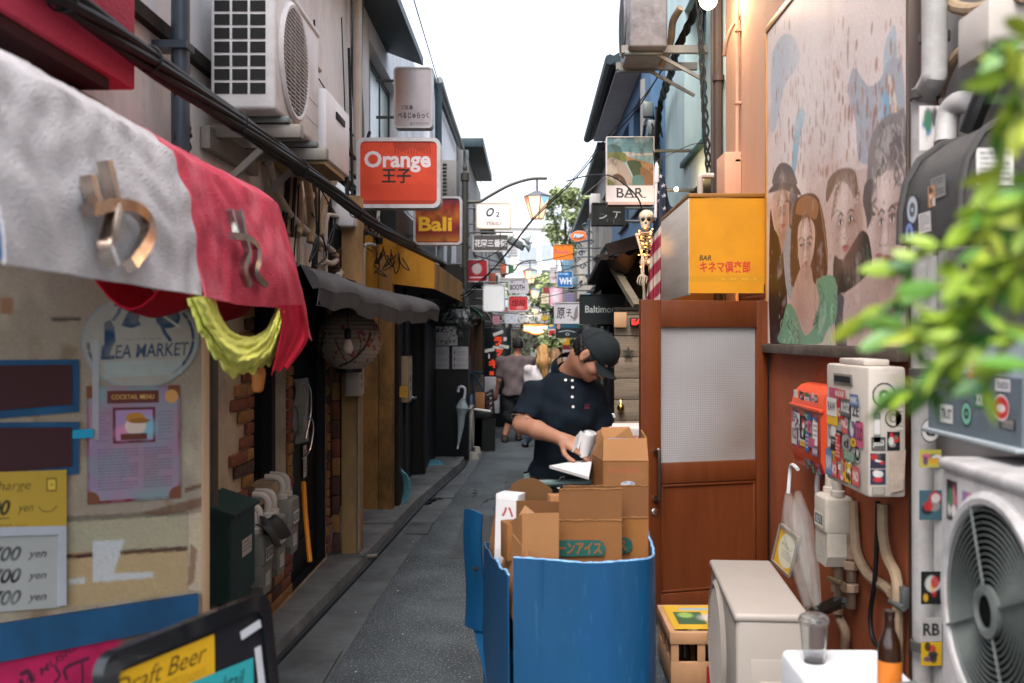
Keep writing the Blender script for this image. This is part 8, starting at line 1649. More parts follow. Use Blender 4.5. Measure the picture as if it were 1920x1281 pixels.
t = thing('open_carton', 'small open carton with raised triangular flaps at the front left of the bin', 'carton', tuple(P(1010, 1040, 3.68))); q_ = lambda px, py, d=0: P(px, py, 3.66 + d)
mb = MB(); panel(mb, q_(979, 963), q_(1048, 962), q_(1048, 1020), q_(979, 1022)); panel(mb, q_(979, 1021.5), q_(1048, 1019.5), V((q_(1048, 0).x, 3.665, .55)), V((q_(979, 0).x, 3.665, .55))); mb.build('front', cardl, t)
mb = MB(); panel(mb, q_(950, 983, .18), q_(979, 963, .01), q_(979, 1022, .01), V((q_(955, 0, .17).x, 3.83, .86))); panel(mb, q_(948, 984, .2), q_(978, 1024, .01), V((q_(978, 0).x, 3.68, .5)), V((q_(948, 0, .2).x, 3.86, .5))); mb.build('side', cardl, t)
mb = MB(); panel(mb, q_(984, 948, .12), q_(1004, 964, .02), q_(979, 1020, .012), q_(962, 985, .14), .004); mb.build('flap', M('cardboard_pale', '#a67f5a', .85, var=.1), t)
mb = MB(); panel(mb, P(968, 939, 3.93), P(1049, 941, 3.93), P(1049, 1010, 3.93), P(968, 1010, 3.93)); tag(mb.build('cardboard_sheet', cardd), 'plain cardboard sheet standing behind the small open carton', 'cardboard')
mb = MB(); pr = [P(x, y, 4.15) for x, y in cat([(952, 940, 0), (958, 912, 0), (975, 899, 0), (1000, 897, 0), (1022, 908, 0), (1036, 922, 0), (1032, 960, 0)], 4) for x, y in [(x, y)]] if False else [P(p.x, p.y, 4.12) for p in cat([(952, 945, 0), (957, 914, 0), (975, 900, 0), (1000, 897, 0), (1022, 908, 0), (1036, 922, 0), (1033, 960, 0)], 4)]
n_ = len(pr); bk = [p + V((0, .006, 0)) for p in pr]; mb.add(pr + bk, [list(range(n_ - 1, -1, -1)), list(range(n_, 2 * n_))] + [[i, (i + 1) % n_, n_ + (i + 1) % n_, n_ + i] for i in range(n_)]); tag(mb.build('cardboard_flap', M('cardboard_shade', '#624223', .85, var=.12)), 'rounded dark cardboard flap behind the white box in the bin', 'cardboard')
t = thing('white_box', 'tall white box with red kana poking out of the blue bin', 'box', tuple(P(955, 975, 3.95))); a = P(947, 930, 3.93)
R = Euler((0, .03, -.35)); mb = MB(); c = P(956, 985, 4.0); c.z = .93; mb.obox(c, (.095, .085, .28), R, .003); mb.build('box', M('white_card', '#c6c3c4', .6, var=.05), t)
cv = Canvas(1, 2.2, 40, '#c6c3c4')
for k in range(3): cv.text('ハネ屋'[k], .55, .55 + .55 * k, .55, .42, '#9a2f2c', .04)
Rm = R.to_matrix(); cv.build('print', paint, c + Rm @ V((-.045, -.0435, .12)), Rm @ V((.09, 0, 0)), Rm @ V((0, 0, -.2)), t)
mb = MB(); mb.obox(P(966, 1012, 3.84), (.09, .1, .14), Euler((0, 0, .3)), .003); tag(mb.build('small_carton', card), 'small brown carton wedged beside the curled cardboard sheet', 'carton')
mb = MB(); mb.obox(P(1040, 955, 4.0), (.05, .06, .12), Euler((0, 0, .2)), .003); tag(mb.build('carton_scrap', cardl), 'cardboard scrap between the flap and the flattened cartons', 'cardboard')
# carton on top that the worker packs
t = thing('carton', 'brown handled carton with faint red print that the worker is packing', 'carton', tuple(P(1165, 910, 4.1)))
fx0, fx1, yF, yB, z0, z1, z2 = P(1131, 0, 4.02).x, P(1216, 0, 4.02).x, 4.02, 4.3, 1.06, P(0, 865, 4.02).z, P(0, 818, 4.05).z
lx = fx0 - .035; mb = MB(); mb.add([(fx0, yF, z0), (fx1, yF, z0), (fx1 + .0, yB, z0), (lx, yB - .05, z0), (fx0, yF, z1), (fx1, yF, z1), (fx1, yB, z1), (lx, yB - .05, z1)], [[0, 1, 5, 4], [1, 2, 6, 5], [2, 3, 7, 6], [3, 0, 4, 7], [3, 2, 1, 0]]); mb.build('body', card, t, smooth=0)
mb = MB(); e = .035
panel(mb, (fx0 + .008, yF + e, z2 - .012), (fx1 - .006, yF + e, z2 - .008), (fx1, yF, z1 + .002), (fx0, yF, z1 + .002), .004); panel(mb, (lx + .04, yB - .06, z2 + .004), (fx0 + .004, yF + e, z2 - .01), (fx0 - .001, yF, z1 + .002), (lx, yB - .05, z1 + .002), .004)
panel(mb, (fx1 - .004, yF + e, z2 - .006), (fx1 + .004, yB, z2 + .002), (fx1, yB, z1), (fx1, yF, z1), .004); panel(mb, (lx + .05, yB + .01, z2 + .012), (fx1 - .05, yB, z2 + .016), (fx1, yB, z1), (lx, yB - .05, z1), .004); mb.build('flap', cardl, t, smooth=0)
cv = Canvas(4.2, 2.2, 34, '#7d5432'); cv.text('KOALA CRUSHED', 2.0, .55, 3.4, .36, '#a34638', .015, 0, .6); cv.ell(2.3, 1.55, .75, .22, '#aab0b5'); cv.rect(1.8, 1.35, 2.3, 1.5, '#8a8f95'); cv.ell(2.7, 1.55, .2, .16, '#6f85a8'); cv.noise('#8a5f38', 5, .5, .8, .4)
cv.build('print', M('card_print', rough=.85, attr=True, var=.08, vs=6), (fx0 + .012, yF - .0015, z1 - .006), (fx1 - fx0 - .024, 0, 0), (0, 0, -(z1 - z0) + .012), t)
mb = MB(); mb.box(fx0 + .03, fx1 - .03, yF + .06, yB - .03, z1, z2 - .03, .01); mb.build('contents', M('box_inside', '#7d8fae', .6, var=.4, vs=30), t)
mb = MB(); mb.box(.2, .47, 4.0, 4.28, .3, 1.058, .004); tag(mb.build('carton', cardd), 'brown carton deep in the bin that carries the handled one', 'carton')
mb = MB(); panel(mb, P(1030, 873, 4.35), P(1110, 859, 4.5), P(1110, 862, 4.2), P(1104, 894, 4.02), .012); tag(mb.build('white_tray', M('white_tray', '#cfcccb', .5, var=.04)), 'white board lying beside the handled carton in front of the worker', 'board')
# ------------------------------------------------------------------ the worker
WY = 4.65
def q(px, py, d=0.): return np.array(P(px, py, WY + d))
skin = M('skin', '#9a6e58', .5, var=.08, vs=14, sss=.12, spec=.35); hairb = M('black_hair', '#0f0c0b', .45, var=.3, vs=60, st=(1, 1, 3), bump=.4, bs=160)
shirtm = M('navy_polo', '#0a131c', .85, var=.2, vs=7, dirt='#16242f', da=.5, ds=5, bump=.3, bs=240, spec=.2); capm = M('black_cap', '#1a2023', .8, var=.15, vs=10, bump=.3, bs=260, spec=.25)
pantm = M('black_trousers', '#0e1114', .85, var=.2, vs=6, spec=.2); shoem = M('black_shoe', '#0b0b0c', .4, var=.1)
t = thing('person', 'person in a black cap and navy polo bending over cartons in the blue bin', 'person', (float(q(1050, 900)[0]), 4.75, 0))
f_ = np.array(V((.62, -.2, -.76)).normalized()); u_ = np.array([0, 0, 1.]) - f_ * f_[2]; u_ /= np.linalg.norm(u_); r_ = np.cross(f_, u_); HR = np.stack([f_, r_, u_], 1)
hc = q(1113, 660, -.06)
hp = lambda a, b, c: hc + f_ * a + r_ * b + u_ * c
neckb, shR, shL = q(1071, 706, .06), q(1004, 738, .06), q(1112, 740, .05)
elR, wrR = q(979, 796, -.0), q(1052, 823, -.19)
elL, wrL = q(1127, 815, .05), q(1146, 850, -.25)
chest, belly, pelv = q(1066, 772, .06), q(1052, 860, .1), q(1048, 930, .13)
gx = pelv[0]; kR, kL, fR, fL = np.array([gx - .1, 4.76, .5]), np.array([gx + .11, 4.74, .5]), np.array([gx - .1, 4.84, .09]), np.array([gx + .13, 4.82, .09])
lo_, hi_ = np.array([gx - .38, 4.15, -.02]), np.array([gx + .45, 5.12, 1.82])
S = SDF(lo_, hi_, .0055)
S.ell(hp(0, 0, .005), (.097, .076, .092), HR, 0); S.ell(hp(.035, 0, -.06), (.06, .056, .06), HR, .03); S.ell(hp(.072, 0, -.1), (.022, .024, .018), HR, .02); S.ell(hp(.03, 0, -.085), (.055, .05, .03), HR, .02)
S.cap(hp(.09, 0, -.008), hp(.114, 0, -.04), .009, .0125, .012); S.ell(hp(.105, 0, -.043), (.012, .017, .009), HR, .008); S.ell(hp(.088, 0, .012), (.016, .052, .012), HR, .015)
S.ell(hp(.094, 0, -.068), (.01, .024, .0055), HR, .006); S.ell(hp(.092, 0, -.078), (.01, .021, .006), HR, .006)
for s_ in (-1, 1):
 S.ell(hp(.098, .032 * s_, -.012), (.014, .016, .01), HR, op='-'); S.ell(hp(.083, .032 * s_, -.012), (.014, .017, .012), HR, .004); S.ell(hp(.06, .045 * s_, -.045), (.03, .022, .022), HR, .02)
 S.ell(hp(-.005, .08 * s_, -.022), (.02, .009, .034), HR, .006); S.ell(hp(.004, .09 * s_, -.02), (.011, .006, .02), HR, op='-'); S.ell(hp(.0, .083 * s_, -.05), (.009, .007, .011), HR, .006)
S.cap(hp(-.02, 0, -.06), neckb, .056, .062, .03); S.cap(neckb, chest, .065, .1, .03); S.cap(shR, shL, .048, .048, .02)
S.ell(chest, (.125, .09, .18), None, .03); S.ell(belly, (.1, .09, .16), None, .04); S.ell(pelv, (.155, .12, .13), None, .06)
S.chain([shR, elR], [.05, .043], .012); S.chain([elR, elR * .6 + wrR * .4, wrR], [.042, .041, .028], .02)
S.chain([shL, elL], [.05, .043], .012); S.chain([elL, elL * .6 + wrL * .4, wrL], [.042, .04, .028], .02)
S.chain([pelv + (-.08, 0, -.05), kR, fR], [.088, .06, .042], .05); S.chain([pelv + (.08, 0, -.05), kL, fL], [.088, .06, .042], .05)
def hand(wr, dirv, upv, curl, sgn, roll=0.):
 d = np.array(dirv, float); d /= np.linalg.norm(d); w = np.cross(d, np.array(upv, float)); w /= np.linalg.norm(w); nrm = np.cross(w, d)     # nrm: back of the hand, w: towards the thumb * sgn
 kn = wr + d * .085; S.cap(wr, wr + d * .03, .027, .03, .015)
 for k in range(4): S.cap(wr + d * .02 + w * sgn * (.014 - .009 * k), kn + w * sgn * (.03 - .02 * k) - d * (.002, 0, .005, .014)[k], .017, .0125, .012)
 for k in range(4):
  b = kn + w * sgn * (.03 - .02 * k) - d * (.002, 0, .005, .014)[k]; L = (.042, .047, .043, .033)[k]; c1 = curl[k]; dd = d; p = b
  for j, (ln, rr2) in enumerate(((L, .0095), (L * .68, .0088), (L * .5, .0078))):
   a = c1 * (.7 if j == 0 else 1.); cd, sd = cos(a), sin(a); nd = dd * cd - nrm * sd; nrm_l = nrm; q2 = p + nd * ln; S.cap(p, q2, rr2 + .0008, rr2, .003); p = q2; dd = nd; nrm = np.cross(w, dd) if j < 2 else nrm
  nrm = np.cross(w, d)
 tb = wr + d * .025 + w * sgn * .028; t1 = tb + (d * .6 + w * sgn * .65 - nrm * .45) * .042; t2 = t1 + (d * .9 + w * sgn * .15 - nrm * .4) * .034; t3 = t2 + (d * .95 - w * sgn * .1 - nrm * .3) * .024
 S.cap(wr + d * .02 + w * sgn * .014, tb, .018, .016, .012); S.chain([tb, t1, t2, t3], [.014, .0115, .0105, .009], .004); return kn
knR = hand(wrR, q(1084, 836, -.235) - wrR, (.15, -.75, .6), (.35, .5, .65, .75), 1)
hand(wrL, (0, -.6, -.7), (.5, -.5, .5), (.5, .55, .6, .65), -1)
body = S.build('body', skin, t, relax=2)
# shirt
S = SDF(lo_, hi_, .008); i_ = .014
S.cap(neckb + (0, 0, .0), chest, .083, .13, .05); S.cap(shR, shL, .062, .062, .05); S.ell(chest, np.array((.146, .115, .2)) + i_, None, .04); S.ell(belly, np.array((.122, .112, .18)) + i_, None, .06); S.ell(pelv + (0, 0, .06), np.array((.16, .12, .1)) + i_, None, .05)
sR = shR + (elR - shR) * .86; sL = shL + (elL - shL) * .86; S.chain([shR, sR], [.067, .063], .014); S.chain([shL, sL], [.067, .063], .014)
S.cap(sR + (elR - shR) * .26, sR + (elR - shR) * .7, .08, .09, op='-'); S.cap(sL + (elL - shL) * .26, sL + (elL - shL) * .7, .08, .09, op='-'); S.cap(hp(-.02, 0, -.06), neckb + (0, -.02, .03), .055, .066, op='-')
S.plane((0, 0, P(0, 897, 4.7).z), (0, 0, -1))
S.wrinkle(.006, lambda x, y, z: np.sin(z * 34 + x * 26 + 2 * np.sin(x * 17)) * .5 + np.sin(x * 46 - z * 38 + y * 20) * .45 + np.sin(z * 80 + x * 31) * .22)
shirt = S.build('shirt', shirtm, t, relax=1)
# trousers
S = SDF(lo_, hi_, .01); S.ell(pelv, (.17, .135, .14), None, .05); S.chain([pelv + (-.08, 0, -.05), kR, fR + (0, 0, -.02)], [.1, .078, .07], .03); S.chain([pelv + (.08, 0, -.05), kL, fL + (0, 0, -.02)], [.1, .078, .07], .03); S.wrinkle(.006, lambda x, y, z: np.sin(z * 30 + x * 22)); S.build('trousers', pantm, t)
for ft in (fR, fL):
 S = SDF(ft - .2, ft + .2, .008); S.ell(ft + (0, -.06, -.04), (.048, .13, .042), None, .01); S.cap(ft, ft + (0, 0, -.05), .05, .05, .02); S.plane((0, 0, .006), (0, 0, -1)); S.build('shoe', shoem, t)
# collar, sleeve trim, buttons, mark on the chest
nc = neckb + (0, -.012, .035); ax = V(hp(-.02, 0, -.06) - neckb).normalized(); cx_ = V((1, 0, 0)); cx_ = (cx_ - ax * cx_.dot(ax)).normalized(); cy_ = ax.cross(cx_); mb = MB()
def colf(u, v):
 a = -pi / 2 + .32 + u * (2 * pi - .64); r = .07 + .014 * v + .008 * abs(cos(a)); drop = .012 * (1 - abs(u - .5) * 2) - .03 * max(0, abs(u - .5) - .3) * 5 * .6
 return V(nc) + (cx_ * cos(a) + cy_ * sin(a) * 1.02) * r + ax * (.022 - .05 * v + drop)
mb.grid(colf, 36, 5, .004); mb.build('collar', shirtm, t)
for sp_, ep in ((sR, elR), (sL, elL)):
 d = V(ep - (shR if ep is elR else shL)).normalized(); x = d.orthogonal().normalized(); y = d.cross(x); mb = MB(); mb.tube([V(sp_) + d * .004 + (x * cos(a) + y * sin(a)) * .0645 for a in np.linspace(0, 2 * pi, 29)[:-1]], .0022, 5, closed=True)
 if ep is elR: mb.build('sleeve_piping', M('piping', '#8a6a5a', .8), t)
btm = M('button_white', '#cfcdc8', .4, var=0);
for px, py in ((1060.5, 713), (1073, 714), (1073.5, 726.5), (1073, 744.5), (1074.5, 763)):
 c, n = hit([shirt], px, py); n = n if n.y < 0 else -n; mb = MB(); mb.lathe([(0, .0035), (.0055, .0035), (.0068, .002), (.0068, -.002)], c, n, 14); mb.build('button', btm, t)
c, n = hit([shirt], 1100, 762); n = n if n.y < 0 else -n; ux = V((0, 0, 1)).cross(n).normalized(); uy = n.cross(ux); mb = MB(); mb.text('SUSHI', c + uy * .006, ux, uy, w=.028, h=.008, bold=.03, lift=.003); mb.text('BAR', c - uy * .007, ux, uy, w=.028, h=.012, bold=.05, lift=.003); mb.build('chest_mark', M('maroon_thread', '#5a1a2c', .8), t, smooth=0)
# hair and cap
S = SDF(hc - .16, hc + .16, .0055); S.ell(hp(-.01, 0, .0), (.094, .083, .094), HR, 0); S.plane(hp(.045, 0, 0), f_); S.ell(hp(.0, .085, -.035), (.02, .022, .036), HR, op='-'); S.ell(hp(.0, -.085, -.035), (.02, .022, .036), HR, op='-'); S.plane(hp(-.03, 0, -.075), -u_ * .8 + f_ * .2); S.wrinkle(.002, lambda x, y, z: np.sin(x * 300) + np.sin(z * 260 + y * 200)); S.build('hair', hairb, t, relax=1)
S = SDF(hc - .17, hc + .19, .0055); S.ell(hp(-.004, 0, .014), (.103, .087, .096), HR, 0); S.ell(hp(.03, 0, .04), (.075, .075, .075), HR, .03); S.plane(hp(0, 0, .002) + f_ * 0, -u_ - f_ * .12); S.wrinkle(.0012, lambda x, y, z: np.sin(x * 60 + z * 40)); cap_ = S.build('cap', capm, t)
mb = MB();
def brim(u, v):
 a = (u - .5) * 2; b = .092 * a; ln = .068 * (1 - .28 * a * a) * v; base = .098 * sqrt(max(0, 1 - (a * .86) ** 2)); return V(hp(base + ln, b * (.86 + .06 * v), .006 - .014 * a * a - .006 * v * v - .02 * a * a * v))
mb.grid(brim, 24, 10, .004); mb.build('cap_brim', capm, cap_)
mb = MB();
for a in (0, 1.047, 2.094):
 pts = [V(hp(-.004 + .109 * cos(b) * cos(a), .091 * cos(b) * sin(a), .016 + .1009 * sin(b))) for b in np.linspace(.05, pi - .05, 20)]; mb.tube(pts, .0011, 4)
mb.ell(hp(-.004, 0, .118), .006, nu=8, nv=5); mb.build('cap_seam', capm, cap_)
mb = MB(); c = V(hp(.1, -.045, .03)); mb.tube([c + (V(r_) * cos(a) * .014 + V(u_) * sin(a) * .022) + V(f_) * .002 for a in np.linspace(0, 2 * pi, 17)[:-1]], .0035, 6, closed=True); mb.build('cap_badge', M('badge', '#a8a69c', .35, metal=.8), cap_)
for s_ in (-1, 1):
 mb = MB(); mb.ell(hp(.086, .032 * s_, -.0125), .0105); e_ = mb.build('eye', M('eyeball', '#cfc8c0', .2, var=0), t); mb = MB(); mb.ell(hp(.0945, .032 * s_, -.014), (.004, .004, .004)); mb.build('iris', M('iris', '#1d120c', .15, var=0), e_)
 mb = MB(); mb.tube([V(hp(.102 - .004 * k, s_ * (.018 + .008 * k), .009 + .002 * (k % 2))) for k in range(4)], .0035, 5); mb.build('eyebrow', hairb, t)
mb = MB(); bc = pelv + np.array((0, 0, .09)); mb.lathe([(.172, -.02), (.176, -.02), (.176, .02), (.172, .02)], bc, n=30);
mb.v = [V((v.x, bc[1] + (v.y - bc[1]) * .78, v.z)) for v in mb.v]; mb.build('belt', M('belt', '#1a1713', .5), t)
mb = MB(); c = P(1051, 905, 4.5); mb.tube([c + V((.018 * cos(a) + .004 * sin(a), 0, .024 * sin(a) + .012 * cos(a))) for a in np.linspace(.3, 5.9, 14)], .0035, 6); mb.build('carabiner', steel, t)
mb = MB(); mb.obox(P(1085, 905, 4.52), (.1, .06, .1), Euler((0, 0, .1)), .015); mb.build('pouch', pantm, t)
# paper cone in the hand
t2 = thing('paper_roll', 'white rolled paper held in the worker right hand over the handled carton', 'paper', tuple(P(1100, 832, 4.42)))
c0_, c1_ = P(1083, 828, 4.45), P(1104, 830, 4.36); dz = (c1_ - c0_)
mb = MB(); A = P(1094, 856, 4.40); B = P(1106, 812, 4.36); mb.tube([A, A.lerp(B, .4), A.lerp(B, .7), B], [.02, .03, .033, .034], 22, caps=False, flat=.8); mb.tube([A, A.lerp(B, .4), A.lerp(B, .72), B + V((.008, .012, 0))], [.018, .028, .031, .031], 22, caps=False, flat=.8); mb.grid(lambda u, v: A.lerp(B, .3 + .7 * v) + V((-.03 - .03 * u, -.01 * u, .01 * sin(u * 5))), 6, 6, .001); mb.build('roll', M('white_paper', '#d0cecd', .6, var=.05), t2)
# ------------------------------------------------------------------ walkers
def walker(label, Y, head, shw, sh_y, hem_y, hip_y, feet, mats, hair, arms=None, hairlong=0, shorts=True, sleeve=.55, hs=1.0):
 """back view; pixel positions at distance Y"""
 qq = lambda px, py, d=0.: np.array(P(px, py, Y + d)); hx, hy = head; t = thing('person', label, 'person', (float(qq(hx, 0)[0]), Y, 0)); sk_, top, bot = mats[:3]
 hcen = qq(hx, hy); cx = hx if not isinstance(shw, tuple) else (shw[0] + shw[1]) / 2; s0, s1 = (shw if isinstance(shw, tuple) else (hx - shw, hx + shw))
 L, R_ = qq(s0 + 5, sh_y + 4), qq(s1 - 5, sh_y + 4); hem = qq(cx, hem_y); hip = qq(cx, hip_y); nk = qq((hx + cx) / 2, sh_y - 2)
 W = max(.14, (R_[0] - L[0]) / 2); lo_ = np.array([min(hcen[0] - .5, hip[0] - .5), Y - .6, -.03]); hi_ = np.array([max(hcen[0] + .5, hip[0] + .5), Y + .6, hcen[2] + .2]); vx = .014
 ft = [np.array((*np.array(P(x, y, Y + d))[:2], .08 + z)) for x, y, d, z in feet]; kn = [(np.array([hip[0] + s * .09, Y + .5 * (f[1] - Y) - .03, hip[2] * .53])) for s, f in zip((-1, 1), ft)]
 S = SDF(lo_, hi_, vx); S.ell(hcen, np.array((.078, .095, .115)) * hs, None, 0)
 for s in (-1, 1): S.ell(hcen + (s * .08, 0, -.01), (.012, .02, .03), None, .01)
 S.ell(hcen + (0, .09, -.02), (.016, .02, .02), None, .02); S.cap(hcen + (0, 0, -.06), nk + (0, 0, -.03), .055, .06, .03); S.cap(nk + (0, 0, -.05), hem, .1, .12, .05); S.cap(L, R_, .055, .055, .05); S.ell(hip, (.15, .11, .12), None, .06)
 for s, f, k in zip((-1, 1), ft, kn): S.chain([hip + (s * .08, 0, -.04), k, f], [.085, .062, .042], .05); S.ell(f + (0, .06, -.05), (.045, .11, .035), None, .02)
 arms = arms or [[(s0 + 2, sh_y + 40), (s0 + 2, sh_y + 72)], [(s1 - 2, sh_y + 40), (s1 - 2, sh_y + 72)]]; AP = []
 for sh, ((ex, ey), (wx, wy)) in zip((L, R_), arms):
  e, w = qq(ex, ey, .02), qq(wx, wy, .12); AP.append((sh, e, w)); S.chain([sh, e, w], [.055, .043, .03], .03); d = (w - e) / np.linalg.norm(w - e)
  S.cap(w, w + d * .07, .036, .03, .015); sd = 1 if sh is L else -1
  for k in range(4): a = w + d * .07 + np.array((sd * (-.024 + .016 * k), 0, 0)); S.cap(a, a + d * (.06, .07, .065, .05)[k] + (0, .03, 0), .011, .009, .005)
  S.cap(w + d * .03, w + d * .07 + (sd * .045, .02, 0), .014, .011, .008)
 S.build('body', sk_, t)
 S = SDF(lo_, hi_, vx); S.cap(nk + (0, 0, -.06), hem, .12, W * .8, .06); S.cap(L, R_, .072, .072, .05); S.ell((L + R_) / 2 + (0, 0, -.2), (W * .98, .14, .24), None, .05); S.ell(hem, (W * .88, .15, .14), None, .06)
 for sh, e, w in AP: S.chain([sh, sh + (e - sh) * min(1, sleeve)], [.074, .07], .03) if sleeve <= 1 else S.chain([sh, e, e + (w - e) * (sleeve - 1)], [.078, .07, .055], .03)
 S.cap(hcen, nk, .05, .066, op='-'); S.plane((0, 0, hem[2] - .05), (0, 0, -1)); S.wrinkle(.01, lambda x, y, z: np.sin(z * 26 + x * 20 + np.sin(x * 9)) * .6 + np.sin(x * 33 - z * 21) * .5); S.build('top', top, t)
 S = SDF(lo_, hi_, vx); S.ell(hip, (.19, .145, .14), None, .05)
 for s, f, k in zip((-1, 1), ft, kn):
  if shorts: S.chain([hip + (s * .09, 0, -.04), k + (0, 0, .0)], [.115, .105], .03)
  else: S.chain([hip + (s * .08, 0, -.04), k, f], [.1, .08, .065], .03)
 S.wrinkle(.008, lambda x, y, z: np.sin(z * 30 + x * 18)); S.build('shorts' if shorts else 'trousers', bot, t)
 for f in ft:
  S = SDF(f - .2, f + .22, .012); S.ell(f + (0, .05, -.045), (.055, .13, .045), None, .01); S.cap(f + (0, 0, .02), f + (0, 0, -.04), .05, .055, .02); S.build('shoe', mats[3] if len(mats) > 3 else shoem, t)
 S = SDF(hcen - .3 - hairlong, hcen + .3, .012); S.ell(hcen + (0, -.012, .014), np.array((.088, .104, .118)) * hs, None, 0)
 if hairlong: S.chain([hcen + (0, -.05, 0), hcen + (.0, -.1, -.14), hcen + (.03, -.12, -hairlong)], [.09, .1, .05], .05)
 else: S.plane(hcen + (0, 0, -.05), (0, 0, -1))
 S.plane(hcen + (0, .05, 0), (0, 1, 0)); S.wrinkle(.007, lambda x, y, z: np.sin(x * 120 + np.sin(z * 30)) + .5 * np.sin(x * 260)); S.build('hair', hair, t); return t
skin2 = M('skin_pale', '#b98268', .55, var=.08, vs=8); greyt = M('grey_tee', '#6a5d5d', .9, var=.12, vs=6, bump=.2, bs=120); blackc = M('black_cotton', '#101416', .9, var=.15); blond = M('blond_hair', '#b0834f', .6, var=.35, vs=30, st=(1, 1, .15)); dgrey = M('dark_grey_hair', '#25211f', .7, var=.3, vs=40); whitek = M('white_knit', '#c3bcbd', .9, var=.12, vs=10, bump=.4, bs=60); pinkk = M('pink_top', '#c9a59f', .9, var=.1)
walker('person in a grey tee shirt and black shorts walking away down the alley', 16.0, (971, 647), (934, 1000), 672, 736, 745, [(946, 828, -.1, .0), (972, 824, .15, .0)], (skin2, greyt, blackc, M('brown_shoe', '#3b332c', .7)), dgrey, [[(936, 712), (931, 738)], [(999, 705), (992, 716)]], sleeve=.72)
walker('person with long blond hair and a white knit cardigan walking away', 15.2, (1019, 662), (986, 1046), 690, 748, 762, [(985, 834, 0, 0), (1012, 836, .1, 0)], (skin2, whitek, M('blue_jeans', '#39465c', .9, var=.15)), blond, [[(992, 724), (1004, 748)], [(1044, 726), (1036, 750)]], hairlong=.36, shorts=False, sleeve=1.7)
walker('person with light brown hair and a pink top beside the blond walker', 16.4, (1042, 668), (1022, 1066), 694, 748, 762, [(1030, 826, 0, 0), (1052, 824, .1, 0)], (skin2, pinkk, M('grey_trousers', '#5a5a5e', .9)), M('brown_hair', '#8a6848', .6, var=.3, vs=30, st=(1, 1, .15)), None, hairlong=.26, shorts=False, sleeve=.7)
walker('distant person in a grey shirt with dark straps standing at the far end', 30, (1004, 651), (995, 1014), 659, 688, 693, [(1000, 737, 0, 0), (1009, 736, .1, 0)], (skin2, M('pale_grey_shirt', '#8d9088', .9), M('olive', '#3a3d33', .9)), dgrey, [[(996, 676), (997, 688)], [(1013, 676), (1012, 688)]], sleeve=.7, shorts=False, hs=.95)
# ------------------------------------------------------------------ clutter in the middle distance
def pbox(name, label, cat_, px0, py0, px1, py1, Y, d, mat, bev=.006, group=None, rz=0):
 a, b = P(px0, py0, Y), P(px1, py1, Y); mb = MB(); mb.obox(((a.x + b.x) / 2, Y + d / 2, (a.z + b.z) / 2), (b.x - a.x, d, a.z - b.z), Euler((0, 0, rz)), bev); return tag(mb.build(name, mat), label, cat_, group)
u5 = aircon('outdoor_unit', 'low outdoor unit facing the alley at the end of the black menu wall', (-.955, 14.1, .1), L=.72, D=.25, Hh=.58, mat=M('low_unit', '#a39b90', .5, var=.1), fan_y=-.02)
for k, y in enumerate((13.72, 14.4)): mb = MB(); mb.lathe([(0, .1), (.06, .1), (.085, 0), (0, 0)], (-.8, y, .0), n=4, a0=.78, a1=.78 + 2 * pi); tag(mb.build('concrete_foot', M('foot_concrete', '#a59d92', .85)), ('nearer', 'farther')[k] + ' concrete block foot of the low outdoor unit', 'block')
t = thing('hand_cart', 'blue framed hand cart loaded with boxes beyond the black wall', 'cart', (-.85, 15.2, 0)); bf = M('cart_blue', '#2c4660', .45, metal=.2); c_ = lambda x, y, d=0: P(x, y, 15.2 + d)
mb = MB()
for a, b in (((888, 664), (888, 770)), ((888, 698), (905, 698)), ((890, 702), (909, 738)), ((888, 768), (905, 768)), ((880, 700), (888, 700))): mb.tube([c_(*a), c_(*b)], .016, 6)
mb.build('frame', bf, t); mb = MB(); mb.obox(c_(883, 685, .2), (.12, .2, .3), None, .01); mb.build('grey_box', greyw, t); mb = MB(); mb.obox(c_(893, 720, .25), (.22, .2, .28), None, .005); mb.build('parcel', M('stone_print', '#6d6052', .8, var=.5, vs=25), t); mb = MB(); mb.ell(c_(884, 756, .1), (.04, .08, .14)); mb.build('blue_bag', M('pale_blue_bag', '#7f93b5', .5), t)
pbox('cardboard_sheet', 'pale cardboard sheet behind the black stool', 'cardboard', 891, 736, 909, 768, 15.0, .02, cardl)
t = thing('stool', 'black stool with a pale plate and paper on its seat', 'stool', tuple(P(905, 810, 14.8))); mb = MB(); a, b = P(890, 772, 14.7), P(921, 785, 14.7); mb.box(a.x, b.x, 14.6, 14.95, b.z, a.z, .01); mb.build('seat', blk, t)
for x in (892, 904, 917):
 mb = MB(); p = P(x, 785, 14.7); mb.beam((p.x, 14.65, p.z), (p.x - .01, 14.65, .02), .07 if x < 917 else .05, .2); mb.build('leg', blk, t)
mb = MB(); mb.obox(P(905, 769, 14.75), (.25, .2, .015), Euler((0, .12, 0))); tag(mb.build('plate', paper), 'pale paper plate on the black stool', 'plate')
t = thing('folding_chair', 'dark slatted folding chair leaning by the grey walker', 'chair', tuple(P(916, 790, 15.3))); mb = MB()
for k in range(5): a, b = P(910 + k, 738 + 9 * k, 15.3), P(923 + k * .6, 731 + 9 * k, 15.5); mb.beam(a, b, .05, .02)
mb.build('slat', M('maroon_wood', '#3a2526', .6), t); mb = MB(); mb.beam(P(909, 738, 15.3), P(922, 795, 15.2), .025, .025); mb.beam(P(923, 730, 15.5), P(927, 790, 15.6), .025, .025); mb.build('rail', M('maroon_wood', ''), t)
pbox('plastic_tub', 'white plastic tub stacked behind the slatted chair', 'tub', 905, 708, 934, 742, 16.6, .3, M('tub_white', '#bdbabc', .5)); pbox('white_carton', 'white carton below the white plastic tub', 'carton', 918, 742, 936, 775, 16.6, .3, M('tub_white', ''))
